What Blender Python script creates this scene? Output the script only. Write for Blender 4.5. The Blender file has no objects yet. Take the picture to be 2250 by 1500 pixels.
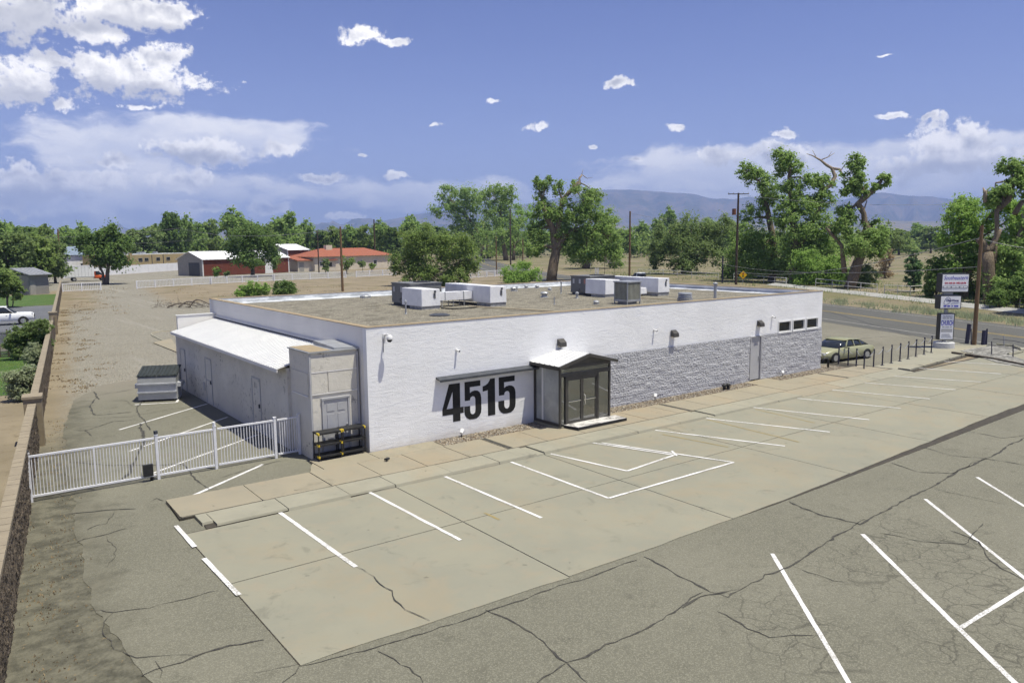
import bpy, math, random
import numpy as np
from math import sin, cos, radians, pi, sqrt, atan2
from mathutils import Vector, Matrix, noise as mnoise

sc = bpy.context.scene
random.seed(7)
rng = np.random.default_rng(7)

# ------------------------------------------------------------------ camera
FPX, PITCH, ROLL, YAW = 1686.3, 0.1290, -0.0095, 0.6422        # focal length in photo pixels, angles
CAM = Vector((-10.6404, -21.8559, 6.7))
FW = Vector((sin(YAW)*cos(PITCH), cos(YAW)*cos(PITCH), -sin(PITCH)))
_r = Vector((cos(YAW), -sin(YAW), 0)); _u = _r.cross(FW)
RT = _r*cos(ROLL) + _u*sin(ROLL); UP = -_r*sin(ROLL) + _u*cos(ROLL)
cd = bpy.data.cameras.new("camera"); co = bpy.data.objects.new("camera", cd)
sc.collection.objects.link(co)
m = Matrix((RT, UP, -FW)).transposed().to_4x4(); m.translation = CAM
co.matrix_world = m
cd.sensor_width = 36.0; cd.lens = 36.0*FPX/2250.0
cd.clip_start = 0.1; cd.clip_end = 60000.0
sc.camera = co

# ------------------------------------------------------------------ exposure
vs = sc.view_settings
vs.view_transform = 'Standard'; vs.look = 'None'; vs.gamma = 1.0; vs.use_curve_mapping = False
vs.exposure = 0.50
sc.cycles.max_bounces = 5; sc.cycles.diffuse_bounces = 3; sc.cycles.glossy_bounces = 3; sc.cycles.transparent_max_bounces = 10
sc.cycles.volume_bounces = 0
sc.cycles.use_denoising = True; sc.cycles.use_light_tree = False; sc.cycles.adaptive_threshold = 0.02

# ------------------------------------------------------------------ sun
SDIR = Vector((0.17, -0.28, 1.0)).normalized()                  # towards the sun
sl = bpy.data.lights.new("sun", 'SUN'); sl.energy = 4.3; sl.angle = radians(0.53); sl.color = (1.0, 0.96, 0.82)
so = bpy.data.objects.new("sun", sl); sc.collection.objects.link(so)
so.location = (0, 0, 60); so.rotation_euler = SDIR.to_track_quat('Z', 'Y').to_euler()

def ray(px, py):
    return FW + RT*((px-1125)/FPX) - UP*((py-750)/FPX)
def G(px, py, z=0.0):
    d = ray(px, py); t = (z-CAM.z)/d.z; return CAM + d*t
def at(px, py, depth):                                          # a point at that distance in front
    return CAM + ray(px, py)*depth
def depth_of(p): return (Vector(p)-CAM).dot(FW)

# ------------------------------------------------------------------ sky with clouds
w = bpy.data.worlds.new("World"); sc.world = w; w.use_nodes = True
nt = w.node_tree; nt.nodes.clear()
def N(t, **k):
    n = nt.nodes.new(t)
    for a, b in k.items(): setattr(n, a, b)
    return n
def lk(a, b): nt.links.new(a, b)
def setin(inp, v):
    if hasattr(v, 'is_linked') or isinstance(v, bpy.types.NodeSocket): lk(v, inp)
    else: inp.default_value = v
def MA(op, a, b=None, c=None, clamp=False):
    n = N('ShaderNodeMath', operation=op); n.use_clamp = clamp
    setin(n.inputs[0], a)
    if b is not None: setin(n.inputs[1], b)
    if c is not None: setin(n.inputs[2], c)
    return n.outputs[0]
def VM(op, a, b=None):
    n = N('ShaderNodeVectorMath', operation=op)
    setin(n.inputs[0], a)
    if b is not None: setin(n.inputs[1], b)
    return n.outputs['Value'] if op == 'LENGTH' else n.outputs[0]
def SS(v, lo, hi):
    n = N('ShaderNodeMapRange', interpolation_type='SMOOTHSTEP'); setin(n.inputs[0], v)
    n.inputs[1].default_value = lo; n.inputs[2].default_value = hi
    return n.outputs[0]
def NZ(vec, scale, detail=6, rough=0.55, dist=0.0):
    n = N('ShaderNodeTexNoise', noise_dimensions='2D'); lk(vec, n.inputs['Vector']); n.inputs['Scale'].default_value = scale
    n.inputs['Detail'].default_value = detail; n.inputs['Roughness'].default_value = rough
    n.inputs['Distortion'].default_value = dist
    return n.outputs['Fac']
def MIX(f, a, b, mode='MIX'):
    n = N('ShaderNodeMix', data_type='RGBA', blend_type=mode); setin(n.inputs[0], f); setin(n.inputs[6], a); setin(n.inputs[7], b)
    return n.outputs[2]
sky = N('ShaderNodeTexSky', sky_type='NISHITA'); sky.sun_disc = False
sky.sun_elevation = math.asin(SDIR.z); sky.sun_rotation = atan2(SDIR.x, SDIR.y)
sky.altitude = 1500; sky.air_density = 1.0; sky.dust_density = 0.6; sky.ozone_density = 3.0
SKY_TINT = (0.74, 0.67, 0.97, 1)
tc = N('ShaderNodeTexCoord')
sep = N('ShaderNodeSeparateXYZ'); lk(tc.outputs['Generated'], sep.inputs[0])
U_ = MA('SUBTRACT', MA('ARCTAN2', sep.outputs[0], sep.outputs[1]), YAW)         # azimuth from the road's bearing
V_ = MA('ARCSINE', sep.outputs[2])
skyc = MIX(1.0, sky.outputs[0], SKY_TINT, 'MULTIPLY')
skyc = MIX(MA('MULTIPLY', MA('POWER', 2.718, MA('MULTIPLY', MA('ABSOLUTE', V_), -9.0)), 0.75), skyc, (5.0, 5.6, 7.0, 1))   # paler towards the horizon
cmb = N('ShaderNodeCombineXYZ'); lk(U_, cmb.inputs[0]); lk(V_, cmb.inputs[1])
uv = cmb.outputs[0]
def uvpix(px, py):
    d = ray(px, py).normalized(); return atan2(d.x, d.y)-YAW, math.asin(d.z)
# warp the coordinates so that outlines billow
wn = N('ShaderNodeTexNoise', noise_dimensions='2D'); lk(uv, wn.inputs['Vector']); wn.inputs['Scale'].default_value = 22; wn.inputs['Detail'].default_value = 3
wv = VM('MULTIPLY', VM('SUBTRACT', wn.outputs['Color'], (0.5, 0.5, 0.5)), (0.030, 0.020, 0))
uvw = VM('ADD', uv, wv)
flat = VM('MULTIPLY', uvw, (1.0, 1.35, 1.0))
def BIL(vec, scale, detail):                                    # round billows
    n = N('ShaderNodeTexVoronoi', voronoi_dimensions='2D', feature='F1'); lk(vec, n.inputs['Vector']); n.inputs['Scale'].default_value = scale
    n.inputs['Detail'].default_value = detail; n.inputs['Roughness'].default_value = 0.55; n.normalize = True
    return MA('SUBTRACT', 1.0, n.outputs['Distance'])
fb = MA('MULTIPLY_ADD', BIL(flat, 34, 2.5), 0.42, MA('MULTIPLY_ADD', NZ(flat, 30, 4, 0.6), 0.5, MA('MULTIPLY', NZ(uv, 120, 4, 0.65), 0.42)))
sh0 = BIL(flat, 22, 2)
sh1 = BIL(VM('ADD', flat, (0.004, 0.014, 0)), 22, 2)            # the same field a step towards the sun
# cumulus: (px, py, half width px, half height px)
CUM = [(45, 28, 92, 62), (270, 30, 120, 36), (215, 68, 66, 28), (345, 32, 66, 34), (215, 150, 62, 42), (300, 168, 130, 46), (360, 130, 50, 40),
       (48, 180, 78, 44), (110, 138, 46, 26), (145, 235, 24, 13), (300, 240, 40, 7), (70, 410, 100, 46), (215, 395, 60, 36), (20, 450, 70, 26),
       (455, 335, 110, 30), (620, 326, 44, 15), (710, 388, 40, 12), (870, 386, 36, 8), (400, 395, 66, 22), (240, 350, 60, 20),
       (795, 78, 46, 19), (860, 92, 38, 11), (1085, 217, 16, 9), (955, 280, 20, 6), (797, 335, 12, 6), (1185, 274, 32, 10), (1360, 184, 34, 13), (1484, 279, 22, 8),
       (1720, 294, 28, 12), (1955, 256, 34, 8), (2037, 258, 20, 8), (1600, 338, 70, 20), (1720, 340, 50, 24),
       (2062, 318, 48, 52), (2122, 318, 46, 50), (2060, 358, 130, 34), (2200, 352, 80, 26),
       (590, 455, 60, 12), (440, 452, 90, 14), (760, 475, 50, 10), (1300, 322, 12, 4), (1960, 122, 14, 3), (1400, 345, 24, 7), (1900, 420, 90, 12)]
F = None
for (px, py, a, b) in CUM:
    u0, v0 = uvpix(px, py)
    n = N('ShaderNodeVectorMath', operation='MULTIPLY_ADD')
    lk(uvw, n.inputs[0]); n.inputs[1].default_value = (FPX/a, FPX/b, 0); n.inputs[2].default_value = (-u0*FPX/a, -v0*FPX/b, 0)
    e = MA('SUBTRACT', 1.0, VM('LENGTH', n.outputs[0]))
    F = e if F is None else MA('MAXIMUM', F, e)
dens = MA('ADD', F, MA('MULTIPLY', MA('SUBTRACT', fb, 0.76), 2.8))
alpha = SS(dens, -0.06, 0.46)
# thin anvil sheets behind
ANV = [(240, 330, 150, 80), (430, 305, 250, 50), (560, 290, 120, 30), (300, 420, 330, 56), (1700, 345, 380, 34), (2060, 335, 300, 40), (1900, 395, 560, 50), (1560, 385, 300, 44), (900, 425, 330, 34), (1250, 440, 500, 24)]
A = None
for (px, py, a, b) in ANV:
    u0, v0 = uvpix(px, py)
    n = N('ShaderNodeVectorMath', operation='MULTIPLY_ADD')
    lk(uvw, n.inputs[0]); n.inputs[1].default_value = (FPX/a, FPX/b, 0); n.inputs[2].default_value = (-u0*FPX/a, -v0*FPX/b, 0)
    e = MA('SUBTRACT', 1.0, VM('LENGTH', n.outputs[0]))
    A = e if A is None else MA('MAXIMUM', A, e)
wisp = NZ(VM('MULTIPLY', uvw, (1.0, 2.6, 1.0)), 12, 5, 0.6)
adens = MA('ADD', A, MA('MULTIPLY', MA('SUBTRACT', wisp, 0.5), 1.5))
aalpha = MA('MULTIPLY', SS(adens, -0.10, 0.45), 0.92)
# light: billows facing the sun are white, undersides grey
lit = MA('ADD', MA('MULTIPLY', MA('SUBTRACT', sh0, sh1), 2.2), 0.58)
lit = MA('ADD', lit, MA('MULTIPLY', MA('SUBTRACT', 0.75, SS(dens, 0.2, 1.2)), 0.45), clamp=True)
CW, CG, CA = (12.4, 12.0, 11.4, 1), (4.8, 4.9, 5.4, 1), (8.0, 8.2, 9.0, 1)
DK = None                                                       # flat grey undersides
for (px, py, a, b) in [(2090, 378, 130, 20), (290, 205, 130, 20), (40, 60, 95, 45), (50, 215, 80, 18), (450, 352, 120, 16), (290, 58, 130, 16), (1640, 358, 110, 14), (100, 440, 130, 20), (2215, 372, 70, 14)]:
    u0, v0 = uvpix(px, py)
    n = N('ShaderNodeVectorMath', operation='MULTIPLY_ADD')
    lk(uvw, n.inputs[0]); n.inputs[1].default_value = (FPX/a, FPX/b, 0); n.inputs[2].default_value = (-u0*FPX/a, -v0*FPX/b, 0)
    e = MA('SUBTRACT', 1.0, VM('LENGTH', n.outputs[0])); DK = e if DK is None else MA('MAXIMUM', DK, e)
lit = MA('MULTIPLY', lit, MA('SUBTRACT', 1.0, MA('MULTIPLY', SS(DK, -0.6, 0.5), 0.75)))
cc = MIX(lit, CG, CW)
s1 = MIX(aalpha, skyc, MIX(SS(wisp, 0.35, 0.7), CA, (10.8, 10.6, 10.4, 1)))
s2 = MIX(alpha, s1, cc)
# elsewhere the same kind of sky: scattered cumulus from one noise field
vfl = VM('MULTIPLY', uv, (1.0, 1.5, 1.0)); on = NZ(vfl, 7, 4, 0.55)
box_u = MA('SUBTRACT', MA('ABSOLUTE', U_), 0.76); box_v = MA('SUBTRACT', MA('ABSOLUTE', MA('SUBTRACT', V_, 0.16)), 0.24)
outd = MA('MAXIMUM', box_u, box_v)
oalpha = MA('MULTIPLY', SS(on, 0.57, 0.70), SS(outd, 0.0, 0.12))
s_out = MIX(oalpha, skyc, MIX(SS(on, 0.60, 0.80), CW, CG))
bg = N('ShaderNodeBackground'); lk(s2, bg.inputs[0]); bg.inputs[1].default_value = 0.085
bg2 = N('ShaderNodeBackground'); lk(s_out, bg2.inputs[0]); bg2.inputs[1].default_value = 0.085
mx = N('ShaderNodeMixShader'); lk(MA('GREATER_THAN', outd, 0.0), mx.inputs[0]); lk(bg.outputs[0], mx.inputs[1]); lk(bg2.outputs[0], mx.inputs[2])
ow = N('ShaderNodeOutputWorld'); lk(mx.outputs[0], ow.inputs[0])
w.cycles.sampling_method = 'MANUAL'; w.cycles.sample_map_resolution = 512

# ------------------------------------------------------------------ helpers
COL = sc.collection
ORG = {}
class MB:
    def __init__(s): s.v = []; s.f = []; s.m = []
    def add(s, vs_, fs_, mi=0):
        o = len(s.v); s.v += [tuple(p) for p in vs_]; s.f += [tuple(i+o for i in f) for f in fs_]; s.m += [mi]*len(fs_); return s
    def hexa(s, p, mi=0):                                       # 8 points: bottom ring then top ring
        return s.add(p, [(3,2,1,0), (4,5,6,7), (0,1,5,4), (1,2,6,5), (2,3,7,6), (3,0,4,7)], mi)
    def box(s, x0, x1, y0, y1, z0, z1, mi=0):
        return s.hexa([(x0,y0,z0), (x1,y0,z0), (x1,y1,z0), (x0,y1,z0), (x0,y0,z1), (x1,y0,z1), (x1,y1,z1), (x0,y1,z1)], mi)
    def obox(s, c, sx, sy, sz, rz=0.0, mi=0):                   # centre of the base, turned about z
        c = Vector(c); ca, sa = cos(rz), sin(rz); ps = []
        for z in (0, sz):
            for a, b in ((-1,-1), (1,-1), (1,1), (-1,1)):
                x, y = a*sx/2, b*sy/2; ps.append((c.x+x*ca-y*sa, c.y+x*sa+y*ca, c.z+z))
        return s.hexa(ps, mi)
    def bar(s, p0, p1, wd, ht, mi=0, up=(0,0,1)):
        p0, p1 = Vector(p0), Vector(p1); d = (p1-p0).normalized(); u = Vector(up)
        if abs(d.dot(u)) > 0.98: u = Vector((0,1,0))
        sd = d.cross(u).normalized(); u = sd.cross(d).normalized(); ps = []
        for a, b in ((-1,-1), (1,-1), (1,1), (-1,1)): ps.append(p0+sd*(a*wd/2)+u*(b*ht/2))
        for a, b in ((-1,-1), (1,-1), (1,1), (-1,1)): ps.append(p1+sd*(a*wd/2)+u*(b*ht/2))
        return s.hexa(ps, mi)
    def tube(s, pts, rad, n=8, mi=0, cap=True):
        pts = [Vector(p) for p in pts]
        if not hasattr(rad, '__len__'): rad = [rad]*len(pts)
        o = len(s.v); prev = None
        for i, p in enumerate(pts):
            d = (pts[min(i+1, len(pts)-1)]-pts[max(i-1, 0)]).normalized()
            if prev is None:
                a = Vector((0,0,1)) if abs(d.z) < 0.9 else Vector((1,0,0)); sd = d.cross(a).normalized()
            else: sd = (prev - d*prev.dot(d)).normalized()
            prev = sd; u = d.cross(sd)
            for k in range(n):
                t = 2*pi*k/n; s.v.append(tuple(p + (sd*cos(t)+u*sin(t))*rad[i]))
        for i in range(len(pts)-1):
            for k in range(n):
                a = o+i*n+k; b = o+i*n+(k+1) % n; s.f.append((a, b, b+n, a+n)); s.m.append(mi)
        if cap:
            s.f.append(tuple(o+k for k in reversed(range(n)))); s.f.append(tuple(o+(len(pts)-1)*n+k for k in range(n))); s.m += [mi, mi]
        return s
    def lathe(s, cx, cy, prof, n=16, mi=0):
        return s.tube([(cx, cy, z) for r, z in prof], [r for r, z in prof], n, mi) if len({z for r, z in prof}) == len(prof) else s._lathe(cx, cy, prof, n, mi)
    def _lathe(s, cx, cy, prof, n, mi):
        o = len(s.v)
        for r, z in prof:
            for k in range(n): s.v.append((cx+r*cos(2*pi*k/n), cy+r*sin(2*pi*k/n), z))
        for i in range(len(prof)-1):
            for k in range(n):
                a = o+i*n+k; b = o+i*n+(k+1) % n; s.f.append((a, b, b+n, a+n)); s.m.append(mi)
        s.f.append(tuple(o+k for k in reversed(range(n)))); s.f.append(tuple(o+(len(prof)-1)*n+k for k in range(n))); s.m += [mi, mi]
        return s
    def prism(s, poly, z0, z1, mi=0):
        n = len(poly); o = len(s.v)
        s.v += [(p[0], p[1], z0) for p in poly] + [(p[0], p[1], z1) for p in poly]
        s.f.append(tuple(o+i for i in reversed(range(n)))); s.f.append(tuple(o+n+i for i in range(n))); s.m += [mi, mi]
        for i in range(n):
            j = (i+1) % n; s.f.append((o+i, o+j, o+n+j, o+n+i)); s.m.append(mi)
        return s
    def sheet(s, poly, z, mi=0):
        o = len(s.v); s.v += [(p[0], p[1], z) for p in poly]; s.f.append(tuple(range(o, o+len(poly)))); s.m.append(mi); return s
    def prism_xz(s, poly, y0, y1, mi=0):                        # polygon in x,z drawn out along y
        n = len(poly); o = len(s.v)
        s.v += [(p[0], y0, p[1]) for p in poly] + [(p[0], y1, p[1]) for p in poly]
        s.f.append(tuple(o+i for i in range(n))); s.f.append(tuple(o+n+i for i in reversed(range(n)))); s.m += [mi, mi]
        for i in range(n):
            j = (i+1) % n; s.f.append((o+j, o+i, o+n+i, o+n+j)); s.m.append(mi)
        return s
    def xform(s, M):
        s.v = [tuple(M @ Vector(p)) for p in s.v]; return s
    def build(s, name, mat, parent=None, smooth=False, kind=None, label=None):
        me = bpy.data.meshes.new(name)
        o_ = ORG.get(parent.name, Vector()) if parent else Vector()
        if o_.length: vv = [(p[0]-o_.x, p[1]-o_.y, p[2]-o_.z) for p in s.v]
        else: vv = s.v
        me.from_pydata(vv, [], s.f)
        for mt in (mat if isinstance(mat, (list, tuple)) else [mat]): me.materials.append(mt)
        if any(s.m): me.polygons.foreach_set('material_index', s.m)
        if smooth: me.polygons.foreach_set('use_smooth', [True]*len(me.polygons))
        me.update()
        ob = bpy.data.objects.new(name, me); COL.objects.link(ob)
        if parent: ob.parent = parent; ORG[ob.name] = o_
        if kind: ob['kind'] = kind
        if label: ob['label'] = label
        return ob
def tag(o, label=None, cat=None, group=None, kind=None):
    if label: o['label'] = label
    if cat: o['category'] = cat
    if group: o['group'] = group
    if kind: o['kind'] = kind
    return o
def thing(name, label, cat, loc=(0,0,0), group=None, rz=0.0):
    o = bpy.data.objects.new(name, None); COL.objects.link(o); o.location = loc; o.rotation_euler = (0,0,rz)
    o.empty_display_size = 0.2; ORG[o.name] = Vector(loc)
    return tag(o, label, cat, group)
def local(name, label, cat, group=None):                        # a thing modelled about its own origin, placed afterwards
    o = thing(name, label, cat, (0,0,0), group); return o
def copy_tree(o, parent=None):
    c = o.copy(); COL.objects.link(c); c.parent = parent
    for ch in list(o.children): copy_tree(ch, c)
    return c
def place(o, loc, rz=0.0, sc_=None, label=None):
    o.location = loc; o.rotation_euler = (0,0,rz)
    if sc_ is not None: o.scale = sc_ if hasattr(sc_, '__len__') else (sc_,)*3
    if label: o['label'] = label
    return o

# ------------------------------------------------------------------ materials
class NB:                                                       # node builder for one material
    def __init__(s, name):
        s.mat = bpy.data.materials.new(name); s.mat.use_nodes = True; s.t = s.mat.node_tree
        s.b = s.t.nodes['Principled BSDF']; s._pos = None
    def n(s, t, **k):
        x = s.t.nodes.new(t)
        for a, b in k.items(): setattr(x, a, b)
        return x
    def si(s, inp, v):
        if isinstance(v, bpy.types.NodeSocket): s.t.links.new(v, inp)
        else: inp.default_value = v
    @property
    def pos(s):
        if s._pos is None: s._pos = s.n('ShaderNodeNewGeometry').outputs['Position']
        return s._pos
    @property
    def obj(s): return s.n('ShaderNodeTexCoord').outputs['Object']
    def noise(s, scale, detail=5, rough=0.6, vec=None, stretch=None, dist=0.0):
        x = s.n('ShaderNodeTexNoise'); v = vec or s.pos
        if stretch: v = s.vm('MULTIPLY', v, stretch)
        s.si(x.inputs['Vector'], v); x.inputs['Scale'].default_value = scale; x.inputs['Detail'].default_value = detail
        x.inputs['Roughness'].default_value = rough; x.inputs['Distortion'].default_value = dist
        return x.outputs['Fac']
    def vor(s, scale, feature='F1', vec=None, rand=1.0, out='Distance'):
        x = s.n('ShaderNodeTexVoronoi', feature=feature); s.si(x.inputs['Vector'], vec or s.pos); x.inputs['Scale'].default_value = scale
        x.inputs['Randomness'].default_value = rand
        return x.outputs[out]
    def ma(s, op, a, b=None, c=None, clamp=False):
        x = s.n('ShaderNodeMath', operation=op); x.use_clamp = clamp; s.si(x.inputs[0], a)
        if b is not None: s.si(x.inputs[1], b)
        if c is not None: s.si(x.inputs[2], c)
        return x.outputs[0]
    def vm(s, op, a, b=None):
        x = s.n('ShaderNodeVectorMath', operation=op); s.si(x.inputs[0], a)
        if b is not None: s.si(x.inputs[1], b)
        return x.outputs['Value'] if op in ('LENGTH', 'DOT_PRODUCT', 'DISTANCE') else x.outputs[0]
    def ss(s, v, lo, hi, a=0.0, b=1.0):
        x = s.n('ShaderNodeMapRange', interpolation_type='SMOOTHSTEP'); s.si(x.inputs[0], v)
        for i, q in zip((1,2,3,4), (lo, hi, a, b)): x.inputs[i].default_value = q
        return x.outputs[0]
    def mix(s, f, a, b, mode='MIX'):
        x = s.n('ShaderNodeMix', data_type='RGBA', blend_type=mode); s.si(x.inputs[0], f)
        s.si(x.inputs[6], a if isinstance(a, bpy.types.NodeSocket) else (*a[:3], 1)); s.si(x.inputs[7], b if isinstance(b, bpy.types.NodeSocket) else (*b[:3], 1))
        return x.outputs[2]
    def xyz(s):
        x = s.n('ShaderNodeSeparateXYZ'); s.si(x.inputs[0], s.pos); return x.outputs
    def bump(s, h, strength=0.5, dist=0.02):
        x = s.n('ShaderNodeBump'); x.inputs['Strength'].default_value = strength; x.inputs['Distance'].default_value = dist
        s.si(x.inputs['Height'], h); s.t.links.new(x.outputs[0], s.b.inputs['Normal']); return x
    def done(s, col=None, rough=0.85, metal=0.0, spec=0.3):
        if col is not None: s.si(s.b.inputs['Base Color'], col if isinstance(col, bpy.types.NodeSocket) else (*col[:3], 1))
        s.si(s.b.inputs['Roughness'], rough); s.b.inputs['Metallic'].default_value = metal; s.b.inputs['Specular IOR Level'].default_value = spec
        return s.mat
def pm(name, c1, c2=None, scale=3.0, rough=0.8, metal=0.0, bump=0.0, bscale=40.0, bdist=0.01, spec=0.3, stretch=None, lo=0.35, hi=0.65):
    b = NB(name); c = c1
    if c2 is not None: c = b.mix(b.ss(b.noise(scale, 6, 0.65, stretch=stretch), lo, hi), c1, c2)
    if bump: b.bump(b.noise(bscale, 4, 0.6), bump, bdist)
    return b.done(c, rough, metal, spec)
M = {}
def jitter_poly(pts, step=0.5, amp=0.12, closed=True, seed=0):
    r = random.Random(seed); out = []; n = len(pts)
    for i in range(n if closed else n-1):
        a = Vector((*pts[i][:2], 0)); b = Vector((*pts[(i+1) % n][:2], 0)); L = (b-a).length; k = max(1, int(L/step))
        if L < 1e-6: continue
        nrm = Vector((-(b-a).y, (b-a).x, 0))/L
        for j in range(k):
            q = a.lerp(b, j/k)
            if j: q = q + nrm*amp*(mnoise.noise(Vector((q.x*0.9, q.y*0.9, seed*7.3)))*1.6 + r.uniform(-0.35, 0.35))
            out.append((q.x, q.y))
    if not closed: out.append(tuple(pts[-1][:2]))
    return out
def ribbon(mb, pts, wd, z, r, wj=0.5):                          # thin flat strip of uneven width along a path
    P = [Vector((p[0], p[1], 0)) for p in pts]; L = []; Rr = []
    for i, p in enumerate(P):
        d = (P[min(i+1, len(P)-1)]-P[max(0, i-1)]); d = d.normalized() if d.length else Vector((1,0,0)); nrm = Vector((-d.y, d.x, 0))
        ww = wd*(1+r.uniform(-wj, wj))/2
        if i in (0, len(P)-1): ww *= 0.3
        L.append(p+nrm*ww); Rr.append(p-nrm*ww)
    o = len(mb.v); mb.v += [(p.x, p.y, z) for p in L] + [(p.x, p.y, z) for p in Rr]; n = len(P)
    for i in range(n-1): mb.f.append((o+n+i, o+n+i+1, o+i+1, o+i)); mb.m.append(0)
# ------------------------------------------------------------------ ground materials
def wall_x(y): return -9.3 + 0.1235*y                           # the block wall's right face
def mat_ground():
    b = NB('ground_dirt'); X = b.xyz(); x, y = X[0], X[1]
    wx = b.ma('SUBTRACT', x, b.ma('MULTIPLY_ADD', y, 0.1235, -9.3))
    n1 = b.noise(0.22, 6, 0.65); n2 = b.noise(2.2, 6, 0.7); n3 = b.noise(28, 4, 0.7)
    dirt = b.mix(b.ss(n1, 0.35, 0.65), (0.255, 0.213, 0.148), (0.200, 0.167, 0.115))
    dirt = b.mix(b.ss(n2, 0.52, 0.75), dirt, (0.15, 0.118, 0.075))
    dirt = b.mix(b.ma('MULTIPLY', b.ss(b.noise(0.11, 6, 0.7, stretch=(1, 2.2, 1)), 0.53, 0.66), b.ss(y, 40, 80)), dirt, (0.13, 0.12, 0.055))   # dry weeds
    gv = b.vor(24, out='Color'); sepc = b.n('ShaderNodeSeparateColor'); b.si(sepc.inputs[0], gv)
    grav = b.mix(sepc.outputs[0], (0.150, 0.139, 0.112), (0.315, 0.297, 0.245))
    grav = b.mix(b.ma('MULTIPLY', b.ss(n1, 0.48, 0.75), 0.6), grav, (0.19, 0.172, 0.135))
    edge = b.ma('MULTIPLY', b.ma('SUBTRACT', n1, 0.5), 26.0); e2 = b.ma('MULTIPLY', b.ma('SUBTRACT', n2, 0.5), 7.0)
    ye = b.ma('ADD', b.ma('ADD', y, edge), e2)
    yard = b.ma('MULTIPLY', b.ss(ye, 76, 68), b.ss(b.ma('ADD', wx, b.ma('MULTIPLY', e2, 0.35)), 0.2, 1.6))
    yard = b.ma('MULTIPLY', yard, b.ss(x, 30, 24))
    lane = b.ma('MULTIPLY', b.ss(b.ma('ADD', wx, e2), 2.5, 5.5), b.ss(b.ma('ADD', wx, e2), 13.0, 9.5))
    lane = b.ma('MULTIPLY', lane, b.ss(y, 125, 118))
    far = b.ma('MULTIPLY', b.ss(b.ma('SUBTRACT', b.ma('ADD', ye, 0.0), b.ma('MULTIPLY', x, 0.2)), 108, 114), b.ss(x, 75, 60))
    far = b.ma('MULTIPLY', far, b.ss(y, 215, 190))
    gm = b.ma('MAXIMUM', b.ma('MAXIMUM', yard, lane), far)
    gm = b.ma('MULTIPLY', gm, b.ss(x, -30, -20))
    c = b.mix(gm, dirt, grav)
    # tyre tracks on the lane
    tr = b.ma('MULTIPLY', b.ss(b.noise(0.5, 3, 0.6, stretch=(1.5, 0.06, 1)), 0.55, 0.7), gm)
    c = b.mix(b.ma('MULTIPLY', tr, 0.5), c, (0.30, 0.285, 0.25))
    # leaf litter along the wall
    lit_ = b.ma('MULTIPLY', b.ma('MULTIPLY', b.ss(wx, 2.8, 0.4), b.ss(wx, -0.2, 0.1)), b.ss(b.noise(0.7, 6, 0.75), 0.52, 0.64, 0.0, 0.6))
    c = b.mix(b.ma('MULTIPLY', lit_, b.ss(y, 14, 20)), c, (0.18, 0.135, 0.08))
    # beside the wall at the front: dark damp soil
    dk = b.ma('MULTIPLY', b.ss(y, 14, 4), b.ma('MULTIPLY', b.ss(wx, -0.3, 0.1), b.ss(wx, 6, 4)))
    c = b.mix(dk, c, b.mix(b.ss(n2, 0.35, 0.65), (0.155, 0.147, 0.110), (0.078, 0.075, 0.057)))
    c = b.mix(b.ma('MULTIPLY', dk, b.ss(b.noise(9, 5, 0.7), 0.63, 0.70)), c, (0.24, 0.17, 0.08))
    gr = b.ma('MULTIPLY', b.ss(b.ma('SUBTRACT', x, b.ma('MULTIPLY', y, 0.42)), 52, 62), b.ss(b.noise(0.09, 6, 0.7), 0.38, 0.60))
    c = b.mix(b.ma('MULTIPLY', gr, 0.8), c, (0.135, 0.135, 0.062))
    # far plain gets greener
    dist = b.vm('LENGTH', b.pos)
    c = b.mix(b.ma('MULTIPLY', b.ss(dist, 260, 900), b.ss(b.noise(0.012, 5, 0.7), 0.36, 0.56)), c, (0.075, 0.10, 0.04))
    b.bump(b.ma('ADD', b.ma('MULTIPLY', n3, 0.5), b.ma('MULTIPLY', b.ma('SUBTRACT', 1.0, b.vor(14)), gm)), 0.6, 0.05)
    return b.done(c, 0.95, 0, 0.15)
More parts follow.
